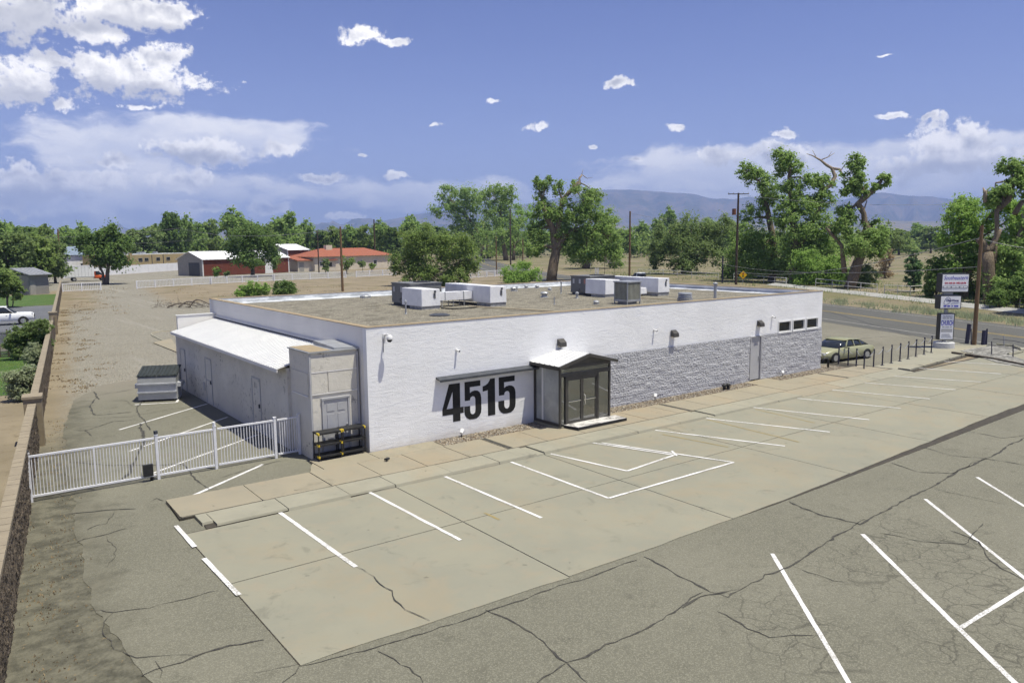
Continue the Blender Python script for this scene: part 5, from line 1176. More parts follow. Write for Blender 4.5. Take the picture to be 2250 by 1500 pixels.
# box truck far off
def boxtruck():
    t = local('box_truck', 'white box truck with orange cab beyond the far picket fence', 'truck'); OR = carpaint('orange_cab_paint', (.55, .10, .025))
    MB().box(-4.0, 1.1, -1.15, 1.15, .95, 3.15).build('cargo_box', M['white_car'], t); MB().box(-4.05, 1.15, -1.18, 1.18, 3.15, 3.22).build('box_roof', M['white_metal'], t); MB().box(-4.0, 1.1, -1.16, 1.16, .80, .949).build('box_rail', M['galv'], t)
    for k in range(8): MB().box(-3.7+k*.62, -3.66+k*.62, -1.165, -1.151, 1.0, 3.1).build('box_seam', M['galv'], t)
    loft([(1.2, ring(.98, .5, 1.15, .06)), (2.1, ring(.98, .5, 1.20, .08)), (3.1, ring(.96, .5, 1.18, .1)), (3.5, ring(.86, .55, 1.0, .12))]).build('cab_body', OR, t, True)
    loft([(1.2, ring(.95, 1.15, 2.05, .1, .06)), (2.0, ring(.94, 1.15, 2.08, .1, .08)), (2.75, ring(.92, 1.15, 1.25, .05))]).build('cab_glass', M['car_glass'], t, True)
    loft([(1.18, ring(.9, 2.0, 2.14, .05)), (2.02, ring(.86, 2.02, 2.12, .05))]).build('cab_roof', M['white_car'], t, True)
    for s in (-1, 1):
        for x in (-2.6, 2.7): wheel(t, x, s*.92, .42, s, .28)
        MB().obox((3.4, s*.66, .80), .14, .3, .2, 0).build('headlight', M['lamp_clear'], t); MB().bar((1.25, s*.96, 1.15), (1.3, s*.9, 2.0), .12, .06).build('pillar', OR, t)
    return t
bt = boxtruck(); q = G(193, 617); place(bt, (q.x, q.y, 0), atan2(149.7-148.1, 16.7-10.9)-.25, .92)

# ------------------------------------------------------------------ utility poles and wires
M['pole'] = pm('weathered_pole', (.20, .13, .068), (.14, .09, .05), 3, stretch=(4, 4, .4)); M['pole_dark'] = pm('dark_pole', (.06, .045, .032), (.09, .065, .045), 3)
M['wire'] = pm('grey_wire', (.30, .30, .29), None, rough=.5); M['rust'] = pm('rusty_drum', (.22, .09, .05), (.15, .07, .045), 4)
def zof(base, top_py):
    lo, hi = 0, 60; b_ = Vector(base)
    for _ in range(50):
        m_ = (lo+hi)/2; d_ = b_+Vector((0, 0, m_))-CAM; py = 750-FPX*d_.dot(UP)/d_.dot(FW)
        if py > top_py: lo = m_
        else: hi = m_
    return lo
POLES = {}
def pole(key, bpx, top, r, label, cross=None, mat='pole', drum=False):
    b_ = G(*bpx); h = zof(b_, top); t = thing('utility_pole', label, 'pole', tuple(b_), 'wooden utility poles'); POLES[key] = (b_, h)
    MB().tube([(b_.x, b_.y, -.1), (b_.x, b_.y, h*.5), (b_.x, b_.y, h)], [r*1.15, r, r*.8], 10).build('shaft', M[mat], t)
    if cross:
        d_ = Vector((cos(cross[1]), sin(cross[1]), 0)); c = b_+Vector((0, 0, h-cross[2])); L = cross[0]
        MB().bar(c-d_*L+Vector((0, 0, 0)), c+d_*L, .10, .12).build('crossarm', M[mat], t)
        for k in (-1, -.5, .5, 1): q = c+d_*(L*.95*k); MB().tube([q+Vector((0, 0, .06)), q+Vector((0, 0, .24))], .045, 6).build('insulator', M['galv'], t)
    if drum:
        c = b_ - RT*(r+.40)+Vector((0, 0, h*.80)); MB().tube([c+Vector((0, 0, -.5)), c+Vector((0, 0, .4))], .30, 12).build('transformer', M['rust'], t)
    return t
pole('sign', (2140, 758), 495, .12, 'tall weathered pole right of the pole sign')
pole('cross', (1617, 625), 424, .17, 'tall pole with crossarm and rusty transformer right of centre', (1.55, -YAW, .15), 'pole_dark', True)
pole('mid', (1383, 612), 464, .17, 'bare brown pole behind the rooftop cooler', None)
pole('back', (753, 640), 498, .16, 'bare brown pole behind the left rooftop unit', None)
pole('cot', (1122, 582), 458, .22, 'dark pole among the middle cottonwoods', None, 'pole_dark')
pole('cot2', (1091, 602), 520, .13, 'short brown pole left of the bright green roadside bush', None)
pole('cot3', (1149, 578), 524, .20, 'short grey lamp pole between cottonwoods', None)
pole('house', (701, 600), 507, .14, 'dark pole in front of the orange roofed house', None, 'pole_dark')
pole('far1', (825, 588), 482, .2, 'distant thin pole left of the big grey-green tree', None, 'pole_dark')
pole('left', (136, 612), 503, .18, 'thin pole behind the grey shed at left', None)
pole('navy', (1587, 622), 561, .12, 'short dark navy pipe post left of the crossarm pole', None, 'post_navy')
def wire(a, b_, sag, label, r=.018):
    a, b_ = Vector(a), Vector(b_); pts = []
    for k in range(13): s = k/12; pts.append(a.lerp(b_, s)-Vector((0, 0, sag*4*s*(1-s))))
    o = MB().tube(pts, r, 5).build('overhead_wire', M['wire']); tag(o, label, 'wire', 'overhead wires')
def pt_on(key, py): b_, h = POLES[key]; return b_+Vector((0, 0, zof(b_, py)))
wire(pt_on('sign', 522), pt_on('cross', 596), 1.2, 'low pale wire from the pole by the sign to the crossarm pole', .025)
wire(pt_on('sign', 586), pt_on('navy', 580), .8, 'lowest dark wire from the pole by the sign to the navy post', .018)
wire(pt_on('cross', 428), at(2290, 440, depth_of(G(2170, 640))), 1.0, 'thin high wire running right from the crossarm pole')
wire(pt_on('cross', 470), pt_on('mid', 468), 1.0, 'thin wire between the crossarm pole and the bare brown pole')
wire(pt_on('sign', 524), at(2300, 545, depth_of(G(2200, 730))), .2, 'short wire leaving the frame right of the sign pole')
wire(at(-60, 518, 190), at(395, 501, 200), 1.2, 'left thin wire crossing in front of the far left trees', .022)
wire(at(395, 501, 200), pt_on('back', 503), 1.5, 'long thin wire above the red barn roof', .025)
wire(at(-60, 534, 200), at(470, 524, 200), 1.0, 'lower thin wire in front of the far left trees', .02)

# posts by the road corner
def simple_post(px0, px1, r, label, mat='post_navy', name='post', cat='post'):
    b_ = G(*px0); h = zof(b_, px1[1]); dz = depth_of(b_); tp = at(px1[0], px1[1], dz); o = MB().tube([tuple(b_-Vector((0, 0, .1))), tuple(b_.lerp(tp, .5)), tuple(tp)], r, 8).build(name, M[mat]); return tag(o, label, cat, 'posts at the road corner')
simple_post((2124, 755), (2130, 712), .13, 'thick leaning navy post left of the sign pole'); simple_post((2134, 757), (2134, 722), .03, 'thin post touching the sign pole'); simple_post((2160, 758), (2163, 726), .13, 'thick navy post right of the sign pole'); simple_post((2167, 757), (2169, 722), .05, 'thin navy post beside the thick right one')
simple_post((2206, 760), (2206, 738), .03, 'thin pale post at the kerb curve', 'galv')
fb_ = []
for i, p in enumerate(((2179, 780), (2226, 786), (2262, 795))): simple_post(p, (p[0], p[1]-30), .03, ['left thin fence post in the corner gravel', 'middle thin fence post in the corner gravel', 'rightmost thin fence post in the corner gravel'][i]); fb_.append(G(*p))
for k, z in enumerate((.55, .95)): o = MB().tube([tuple(fb_[0]+Vector((0, 0, z))), tuple(fb_[1]+Vector((0, 0, z))), tuple(fb_[2]+Vector((0, 0, z)))], .015, 5).build('wire_rail', M['post_navy']); tag(o, ['lower wire rail over the corner gravel', 'upper wire rail over the corner gravel'][k], 'rail')
# yellow warning sign
b_ = G(1632, 625); t = thing('warning_sign', 'yellow diamond signal-ahead sign beside the crossarm pole', 'sign', tuple(b_)); z = zof(b_, 604)
MB().tube([tuple(b_), tuple(b_+Vector((0, 0, z+.1)))], .04, 6).build('post', M['galv'], t)
c = b_+Vector((0, 0, z)); fx = RT; s = .62
MB().add([tuple(c-FW*.05+v) for v in (UZ*-s, fx*s, UZ*s, fx*-s)]+[tuple(c-FW*.03+v) for v in (UZ*-s, fx*s, UZ*s, fx*-s)], [(0, 1, 2, 3), (7, 6, 5, 4), (0, 4, 5, 1), (1, 5, 6, 2), (2, 6, 7, 3), (3, 7, 4, 0)]).build('sign_plate', pm('sign_yellow', (.75, .45, .01)), t)
MB().add([tuple(c-FW*.056+fx*x+UZ*z2) for x, z2 in ((-.11, -.30), (.11, -.30), (.11, .30), (-.11, .30))], [(0, 1, 2, 3)]).build('signal_case', M['black_paint'], t)
for dz_, cl in ((.18, (.6, .02, .02)), (0, (.7, .4, .02)), (-.18, (.02, .3, .06))): MB().add([tuple(c-FW*.062+fx*.08*cos(a)+UZ*(dz_+.08*sin(a))) for a in [2*pi*k/10 for k in range(10)]], [tuple(range(10))]).build('signal_light', pm('sig', cl), t)
# green street sign and white board signs
b_ = G(1297, 600); t = thing('street_sign', 'green street name sign under the middle cottonwood', 'sign', tuple(b_)); z = zof(b_, 556)
MB().tube([tuple(b_), tuple(b_+UZ*z)], .035, 6).build('post', M['galv'], t); MB().bar(b_+UZ*z-RT*.8, b_+UZ*z+RT*.8, .04, .32).build('name_plate', pm('sign_green', (.02, .22, .13)), t)
b_ = G(1339, 608); t = thing('notice_board', 'faded notice board on posts by the road', 'sign', tuple(b_)); z = zof(b_, 564)
for s in (-.9, .9): MB().tube([tuple(b_+RT*s), tuple(b_+RT*s+UZ*z)], .04, 6).build('post', M['pole_dark'], t)
MB().bar(b_+UZ*(z-.55)-RT*1.05, b_+UZ*(z-.55)+RT*1.05, .05, 1.25).build('board', pm('faded_board', (.42, .38, .34), (.30, .26, .23), 1.5), t)
b_ = G(1311, 606); t = thing('delineator', 'pair of small white marker boards by the road', 'sign', tuple(b_)); MB().bar(b_+UZ*.2-RT*.2, b_+UZ*1.5-RT*.2, .05, .34, up=RT).build('board', M['white_metal'], t); MB().bar(b_+UZ*.2+RT*.25, b_+UZ*1.5+RT*.25, .05, .34, up=RT).build('board', M['white_metal'], t)
# white pipe rail fences along the ditch
M['rail_white'] = pm('white_pipe_paint', (.68, .68, .66), (.5, .48, .44), 2.5)
def pipe_fence(pix, label, h=1.05):
    P = [G(*p) for p in pix]; t = thing('rail_fence', label, 'fence', tuple(P[0]), 'white pipe rail fences along the ditch')
    for i, p in enumerate(P):
        MB().tube([tuple(p-UZ*.1), tuple(p+UZ*h)], .05, 6).build('post', M['rail_white'], t)
        if i < len(P)-1:
            for z in (.45, h-.02): MB().tube([tuple(p+UZ*z), tuple(P[i+1]+UZ*z)], .045, 6).build('rail', M['rail_white'], t)
pipe_fence([(1402, 603), (1428, 604), (1457, 605), (1488, 607), (1520, 610), (1551, 612), (1578, 614)], 'white pipe rail fence left of the crossarm pole')
pipe_fence([(1612, 614), (1645, 618), (1678, 622), (1702, 624), (1727, 626), (1728, 626)], 'white pipe rail fence right of the yellow diamond sign')
pipe_fence([(1792, 628), (1828, 632), (1863, 636), (1891, 639), (1927, 643)], 'white pipe rail fence beside the road, straight stretch'); pipe_fence([(1943, 645), (1972, 646), (2000, 648), (2032, 645)], 'bent white pipe rail fence in front of the juniper')
pipe_fence([(2165, 668), (2202, 672), (2240, 678), (2275, 684)], 'rusty low pipe fence under the right hand trees', 1.0)
# ------------------------------------------------------------------ far fences and buildings
M['fence_white'] = pm('white_fence_panel', (.74, .74, .75), (.68, .68, .69), 1.0)
def far_picket(pix, label, h=1.15):
    P = [G(*p) for p in pix]
    t = thing('picket_fence', label, 'fence', tuple(P[0]), 'white picket fences across the yard')
    me = {}
    for i, p in enumerate(P):
        MB().obox((p.x, p.y, -.05), .16, .16, h+.15, 0).build('post', M['gate'], t)
        if i < len(P)-1:
            q = P[i+1]
            for z in (.12, h): MB().bar(p+UZ*z, q+UZ*z, .06, .09).build('rail', M['gate'], t)
            n = int((q-p).length/.24)
            for k in range(1, n):
                c = p.lerp(q, k/n)-P[0]
                if not me: o = MB().box(-.022, .022, -.022, .022, .16, h-.04).build('picket', M['gate']); me[0] = o.data
                else: o = bpy.data.objects.new('picket', me[0]); COL.objects.link(o)
                o.parent = t; o.location = c
def sub(a, b_, n): return [(a[0]+(b_[0]-a[0])*i/n, a[1]+(b_[1]-a[1])*i/n) for i in range(n+1)]
far_picket(sub((138, 641), (222, 637), 2), 'short white picket fence between the block wall and the gravel lane')
far_picket(sub((301, 634), (462, 624), 4), 'white picket fence right of the gravel lane, nearest stretch')
far_picket(sub((465, 624), (600, 617), 4), 'white picket fence in front of the dark tree by the red barn')
far_picket(sub((603, 617), (760, 610), 4), 'white picket fence in front of the orange roofed house')
far_picket(sub((783, 609), (870, 604), 3), 'white picket fence left of the big grey-green tree')
far_picket(sub((1034, 611), (1105, 606), 4), 'white picket fence beside the road behind the roof')
# long white solid fence behind the truck
fx = [G(*p) for p in sub((135, 612), (432, 591), 14)]
t = thing('panel_fence', 'long solid white fence behind the box truck', 'fence', tuple(fx[0]))
for i in range(len(fx)-1):
    a, b_ = fx[i], fx[i+1]; d_ = (b_-a).normalized()
    MB().bar(a+d_*.06+UZ*1.0, b_-d_*.06+UZ*1.0, .06, 2.0).build('panel', M['fence_white'], t); MB().obox((a.x, a.y, 0), .14, .14, 2.1, atan2(d_.y, d_.x)).build('post', M['fence_white'], t)
M['red_metal'] = pm('red_siding', (.185, .056, .034), (.16, .048, .030), 1.5, rough=.5); M['barn_roof'] = pm('white_barn_roof', (.80, .80, .80), (.75, .75, .76), 1.2, rough=.4); M['tan'] = pm('tan_stucco', (.36, .285, .15), (.31, .245, .13), .6); M['cream'] = pm('cream_stucco', (.58, .52, .42), (.52, .46, .37), .8)
M['tile'] = pm('orange_tile', (.31, .108, .062), (.26, .088, .052), 2.0, bump=.6, bscale=8, bdist=.08); M['grey_trim'] = pm('grey_trim', (.33, .31, .28), (.28, .27, .25), 2)
def frame(a, b_):                                               # local axes: along a->b, and back away from camera
    a, b_ = Vector(a), Vector(b_); u = (b_-a).normalized(); v = Vector((-u.y, u.x, 0))
    if v.dot(FW) < 0: v = -v
    return a, u, v, (b_-a).length
class LB(MB):                                                   # builder in a building's own axes
    def __init__(s, fr): super().__init__(); s.fr = fr
    def out(s, name, mat, parent, **k):
        a, u, v, L = s.fr; s.v = [tuple(a+u*p[0]+v*p[1]+UZ*p[2]) for p in s.v]; return s.build(name, mat, parent, **k)
# red metal barn
def barn(pa, pb, hw_, hr, dep, label, door=True, boards=True):
    fr = frame(G(*pa), G(*pb)); L = fr[3]; t = thing('metal_barn', label, 'barn', tuple(fr[0]), 'red metal barns')
    LB(fr).add([(0, 0, 0), (0, dep, 0), (0, dep, hw_), (0, dep/2, hr), (0, 0, hw_)], [(4, 3, 2, 1, 0)]).out('end_wall', M['grey_trim'], t)
    LB(fr).add([(L, 0, 0), (L, dep, 0), (L, dep, hw_), (L, dep/2, hr), (L, 0, hw_)], [(0, 1, 2, 3, 4)]).out('end_wall', M['red_metal'], t)
    LB(fr).box(0, L, 0.02, .1, 0, hw_).out('wall', M['red_metal'], t); LB(fr).box(0, L, dep-.1, dep, 0, hw_).out('wall', M['red_metal'], t)
    if boards:
        for k in range(11): z = .1+k*(hw_-.25)/11; LB(fr).box(.1, L-.1, -.035, .018, z+.02, z+(hw_-.25)/11-.03).out('siding_strip', M['red_metal'], t)
    for s in (0, 1):
        mb_ = LB(fr); y0 = -.35 if s == 0 else dep+.35; zz = hw_-.12
        mb_.hexa([(-.3, min(y0, dep/2), zz if s == 0 else hr), (L+.3, min(y0, dep/2), zz if s == 0 else hr), (L+.3, max(y0, dep/2), hr if s == 0 else zz), (-.3, max(y0, dep/2), hr if s == 0 else zz)]+[(-.3, min(y0, dep/2), (zz if s == 0 else hr)+.08), (L+.3, min(y0, dep/2), (zz if s == 0 else hr)+.08), (L+.3, max(y0, dep/2), (hr if s == 0 else zz)+.08), (-.3, max(y0, dep/2), (hr if s == 0 else zz)+.08)])
        mb_.out('roof', M['barn_roof'], t)
    for x in (0, L): LB(fr).box(x-.12, x+.12, -.05, .12, 0, hw_).out('corner_trim', M['white_metal'], t)
    if door:
        LB(fr).box(L*.70, L*.70+2.2, -.06, -.036, 0, hw_-.4).out('door', M['white_metal'], t); LB(fr).box(-.05, -.01, 1.2, dep*.55, 0, hw_*.8).out('end_door', M['dark_metal'], t)
    return t
barn((447, 607), (635, 598), 3.6, 5.2, 9.0, 'long red metal barn with white roof behind the dark round tree')
barn((634, 594), (680, 591), 5.2, 6.6, 8.0, 'smaller red barn end at the right of the long barn', False)
# cream house with orange tile roofs
fr = frame(G(692, 596), G(862, 588)); L = fr[3]; t = thing('house', 'cream house with orange tile roof behind the bare brown pole', 'house', tuple(fr[0]))
LB(fr).box(0, L, 0, 9, 0, 3.6).out('wall', M['cream'], t)
LB(fr).add([(-.6, -.6, 3.5), (L+.6, -.6, 3.5), (L+.6, 9.6, 3.5), (-.6, 9.6, 3.5), (6, 4.5, 5.5), (L-6, 4.5, 5.5)], [(0, 1, 5, 4), (1, 2, 5), (2, 3, 4, 5), (3, 0, 4)]).out('roof', M['tile'], t)
for x in (1.5, 4, 11, 15, 20):
    w1 = LB(fr).box(x, x+1.3, -.06, -.01, 1.2, 2.3).out('window', M['white_metal'], t); LB(fr).box(x+.1, x+1.2, -.08, -.061, 1.3, 2.2).out('pane', M['car_glass'], w1)
LB(fr).box(7, 9, 3.5, 4.5, 5.0, 6.3).out('chimney', M['cream'], t)
fr = frame(G(655, 597), G(738, 594)); L = fr[3]; t = thing('house_wing', 'low cream wing with sloping orange roof beside the red barn', 'house', tuple(fr[0]))
LB(fr).box(0, L, 0, 6, 0, 2.6).out('wall', M['cream'], t); LB(fr).hexa([(-.4, -.5, 2.55), (L+.4, -.5, 2.55), (L+.4, 6, 3.5), (-.4, 6, 3.5), (-.4, -.5, 2.75), (L+.4, -.5, 2.75), (L+.4, 6, 3.7), (-.4, 6, 3.7)]).out('roof', M['tile'], t)
LB(fr).box(L*.62, L*.62+1.4, -.05, -.01, 1, 2).out('window', M['car_glass'], t); LB(fr).box(L*.8, L*.8+1, -.05, -.01, 1, 2).out('window', M['car_glass'], t); LB(fr).box(.4, 1.6, -.05, -.01, 0, 2.2).out('door', M['grey_trim'], t)
# tan flat roofed house behind the white fence
fr = frame(G(268, 597), G(432, 587)); L = fr[3]; t = thing('adobe_house', 'flat roofed tan house behind the long white fence', 'house', tuple(fr[0]))
LB(fr).box(0, L, 0, 11, 0, 4.2).out('wall', M['tan'], t); LB(fr).box(.4, L-.4, .4, 10.6, 4.2, 4.35).out('roof', M['flash'], t); LB(fr).box(3, 4, -.4, 0, 0, 4.7).out('buttress', M['tan'], t)
for x in (7, 9.6, 14.8, 19.5):
    if x+1.8 < L: w1 = LB(fr).box(x, x+1.8, -.06, -.01, 2.4, 3.4).out('window', M['grey_trim'], t); LB(fr).box(x+.1, x+1.7, -.08, -.061, 2.5, 3.3).out('pane', M['car_glass'], w1)
for x in (12.8, 18): LB(fr).box(x, x+.16, -.12, 0, .5, 4.1).out('drain_spout', M['dark_metal'], t)
for k in range(7): x = 5+k*2.4; LB(fr).box(x, x+.9, 3+k % 3, 4+k % 3, 4.35, 4.9).out('roof_unit', M['galv'], t)
def small_house(pa, pb, wallm, roofm, hw_, hr, dep, label, name='house'):
    fr = frame(G(*pa), G(*pb)); L = fr[3]; t = thing(name, label, 'house', tuple(fr[0]))
    LB(fr).box(0, L, 0, dep, 0, hw_).out('wall', wallm, t)
    LB(fr).add([(-.5, -.5, hw_-.05), (L+.5, -.5, hw_-.05), (L+.5, dep/2, hr), (-.5, dep/2, hr), (-.5, dep+.5, hw_-.05), (L+.5, dep+.5, hw_-.05)], [(0, 1, 2, 3), (3, 2, 5, 4)]).out('roof', roofm, t)
    LB(fr).add([(0, 0, hw_), (0, dep, hw_), (0, dep/2, hr-.1)], [(2, 1, 0)]).out('gable', wallm, t); LB(fr).add([(L, 0, hw_), (L, dep, hw_), (L, dep/2, hr-.1)], [(0, 1, 2)]).out('gable', wallm, t)
    LB(fr).box(L*.3, L*.3+1.2, -.05, -.01, 1, 2.1).out('window', M['car_glass'], t); LB(fr).box(L*.6, L*.6+1.0, -.05, -.01, 0, 2.1).out('door', M['grey_trim'], t)
    return t
M['slate'] = pm('blue_grey_roof', (.20, .25, .32), (.17, .21, .27), 1.0)
small_house((150, 598), (240, 593), M['fence_white'], M['slate'], 4.4, 6.6, 8, 'white house with grey roof behind the box truck')
small_house((262, 585), (305, 583), M['fence_white'], M['slate'], 5.8, 8.0, 8, 'white gabled house behind the tan flat roofed house')
small_house((362, 578), (432, 575), M['cream'], M['slate'], 5.4, 7.4, 8, 'house with blue-grey roof left of the barn ridge')
small_house((440, 574), (482, 572), M['cream'], M['slate'], 5.6, 7.6, 8, 'second blue-grey roof peeping above the barn')
small_house((1410, 552), (1440, 551), M['cream'], M['barn_roof'], 5.5, 9.0, 12, 'far white roofed house right of the bare brown pole')
# grey shed on the neighbour's lawn
fr = frame(G(66, 648), G(109, 645)); L = fr[3]; t = thing('garden_shed', 'small grey shed with pale metal roof on the neighbour\'s lawn', 'shed', tuple(fr[0])); gs = pm('shed_grey', (.27, .26, .24), (.24, .23, .215), 2)
LB(fr).box(0, L, 0, 3, 0, 2.7).out('wall', gs, t); LB(fr).hexa([(-.3, -.5, 2.72), (L+.3, -.5, 2.72), (L+.3, 3.3, 3.6), (-.3, 3.3, 3.6), (-.3, -.5, 2.82), (L+.3, -.5, 2.82), (L+.3, 3.3, 3.7), (-.3, 3.3, 3.7)]).out('roof', M['galv'], t)
for k in range(6): x = -.2+k*(L+.4)/6; LB(fr).hexa([(x, -.5, 2.83), (x+.08, -.5, 2.83), (x+.08, 3.3, 3.71), (x, 3.3, 3.71), (x, -.5, 2.87), (x+.08, -.5, 2.87), (x+.08, 3.3, 3.75), (x, 3.3, 3.75)]).out('roof_rib', M['galv'], t)
LB(fr).box(.1, .9, -.05, -.01, 0, 2.0).out('door', M['grey_trim'], t)
# iron garden fence left of the big shrub
P = [G(*p) for p in ((-20, 786), (0, 785), (20, 784), (36, 783))]; t = thing('garden_fence', 'dark iron garden fence left of the big shrub', 'fence', tuple(P[1]))
for z in (.2, 1.45): MB().tube([tuple(P[0]+UZ*z), tuple(P[3]+UZ*z)], .03, 5).build('rail', M['dark_metal'], t)
n = 26
for k in range(n): c = P[0].lerp(P[3], k/(n-1)); MB().box(c.x-.015, c.x+.015, c.y-.015, c.y+.015, 0, 1.55).build('picket', M['dark_metal'], t)
for p in P[1:]: MB().box(p.x-.04, p.x+.04, p.y-.04, p.y+.04, 0, 1.7).build('post', M['pole_dark'], t)
# red fence far right
fx = [G(*p) for p in sub((1965, 546), (2050, 545), 5)]; t = thing('panel_fence', 'far reddish wood fence left of the right hand trees', 'fence', tuple(fx[0])); rw = pm('red_wood', (.30, .12, .06), (.24, .10, .05), 1)
for i in range(5): MB().bar(fx[i]+UZ*1.2, fx[i+1]+UZ*1.2, .1, 2.4).build('panel', rw, t)

# ------------------------------------------------------------------ mountains
RIDGE = [(300, 505), (600, 500), (800, 492), (860, 482), (930, 470), (1020, 462), (1120, 455), (1190, 445), (1250, 428), (1320, 418), (1380, 417), (1420, 420), (1470, 424), (1520, 427), (1560, 436), (1600, 441), (1640, 438), (1720, 446), (1790, 444), (1850, 441), (1890, 434), (1930, 423), (1965, 428), (1990, 431), (2030, 432), (2070, 437), (2120, 441), (2170, 452), (2250, 462), (2400, 470), (2700, 490)]
def ridge_z(px): return float(np.interp(px, [a for a, b in RIDGE], [b for a, b in RIDGE]))
DM = 9000.0; mb = MB(); nu, nv = 300, 46
for j in range(nv+1):
    s = j/nv
    for i in range(nu+1):
        px = 250+2500*i/nu
        q = at(px, ridge_z(px), DM); top = q.z
        dist_ = DM - 2600*(1-s)
        p = at(px, 531, dist_); prof = s**1.25
        x, y_ = p.x/900, p.y/900
        rg = 1-abs(mnoise.noise(Vector((px*.022, s*1.1, 2))))*2
        rough = mnoise.fractal(Vector((x*2.2, y_*2.2, 5)), 1.0, 2.1, 6)
        z = top*prof + (rg*95*(s*(1-s)*4)**.8 + rough*75*(s*(1-s)*4)**.7) + rough*8*s
        mb.v.append((p.x, p.y, max(-5, z)))
for j in range(nv):
    for i in range(nu): a = j*(nu+1)+i; mb.f.append((a, a+1, a+nu+2, a+nu+1)); mb.m.append(0)
b = NB('mountain_rock'); c = b.mix(b.ss(b.noise(.004, 8, .7), .40, .62), (.075, .085, .060), (.20, .165, .13)); b.bump(b.noise(.012, 8, .7), .8, 40.0)
mb.build('mountains', b.done(c, .95, 0, .1), smooth=True, kind='structure')
# low mesa in front of the range
mb = MB(); nu = 200
for i in range(nu+1):
    px = -200+2900*i/nu; d0 = 3900
    h = 70+30*mnoise.noise(Vector((px*.004, 0, 9)))+(60 if px > 1500 else 60*max(0, (px-900)/600))
    for dd, z in ((d0, -3), (d0+900, h*.75), (d0+1700, h), (d0+2900, h*1.2)):
        p = at(px, 531, dd); mb.v.append((p.x, p.y, z+(4*mnoise.noise(Vector((p.x*.004, p.y*.004, 1))) if z > 0 else 0)))
for i in range(nu):
    for j in range(3): a = i*4+j; mb.f.append((a, a+4, a+5, a+1)); mb.m.append(0)
b = NB('mesa_scrub'); c = b.mix(b.ss(b.noise(.006, 6, .7), .42, .6), (.23, .19, .12), (.06, .075, .035))
mb.build('mesa', b.done(c, .95, 0, .1), smooth=True, kind='structure')
# ------------------------------------------------------------------ vegetation
def mat_leaf(name, cols, trans=0.42):
    b = NB(name); ri = b.n('ShaderNodeNewGeometry').outputs['Random Per Island']; oi = b.n('ShaderNodeObjectInfo').outputs['Random']
    cr = b.n('ShaderNodeValToRGB'); b.si(cr.inputs[0], ri); el = cr.color_ramp.elements
    el[0].color = (*cols[0], 1); el[1].color = (*cols[2], 1); e = el.new(.5); e.color = (*cols[1], 1)
    c = b.mix(b.ma('MULTIPLY', oi, .35), cr.outputs[0], tuple(v*.72 for v in cols[1]))
    df = b.n('ShaderNodeBsdfDiffuse'); b.si(df.inputs[0], c); tr = b.n('ShaderNodeBsdfTranslucent'); b.si(tr.inputs[0], b.mix(.5, c, tuple(min(1, v*1.1) for v in cols[2])))
    ms = b.n('ShaderNodeAddShader'); b.t.links.new(df.outputs[0], ms.inputs[0]); b.t.links.new(tr.outputs[0], ms.inputs[1])
    out = [n for n in b.t.nodes if n.type == 'OUTPUT_MATERIAL'][0]; b.t.links.new(ms.outputs[0], out.inputs[0]); return b.mat
LF = {'cotton': mat_leaf('cottonwood_leaf', [(0.090, 0.147, 0.040), (0.131, 0.196, 0.056), (0.186, 0.245, 0.088)]),
      'bright': mat_leaf('bright_leaf', [(0.106, 0.175, 0.041), (0.138, 0.214, 0.053), (0.184, 0.262, 0.077)]),
      'elm': mat_leaf('elm_leaf', [(0.079, 0.122, 0.035), (0.117, 0.166, 0.050), (0.162, 0.205, 0.070)]),
      'olive': mat_leaf('olive_leaf', [(.078, .115, .040), (.108, .148, .054), (.145, .185, .078)]),
      'dark': mat_leaf('dark_leaf', [(0.055, 0.093, 0.031), (0.084, 0.131, 0.040), (0.122, 0.170, 0.058)]),
      'juniper': mat_leaf('juniper_leaf', [(0.051, 0.097, 0.044), (0.075, 0.128, 0.056), (0.108, 0.159, 0.073)]),
      'sage': mat_leaf('sage_leaf', [(0.131, 0.159, 0.094), (0.174, 0.199, 0.123), (0.221, 0.238, 0.153)]),
      'dry': mat_leaf('dry_leaf', [(.15, .115, .070), (.20, .155, .095), (.25, .20, .125)])}
BARK = {'cotton': pm('cottonwood_bark', (.21, .165, .112), (.13, .10, .068), 5, bump=.8, bscale=7, bdist=.10, stretch=(2.5, 2.5, .4)), 'grey': pm('grey_bark', (.15, .125, .10), (.09, .075, .06), 4, bump=.6, bscale=9, bdist=.05), 'dead': pm('dead_wood', (.33, .27, .20), (.24, .19, .14), 4)}
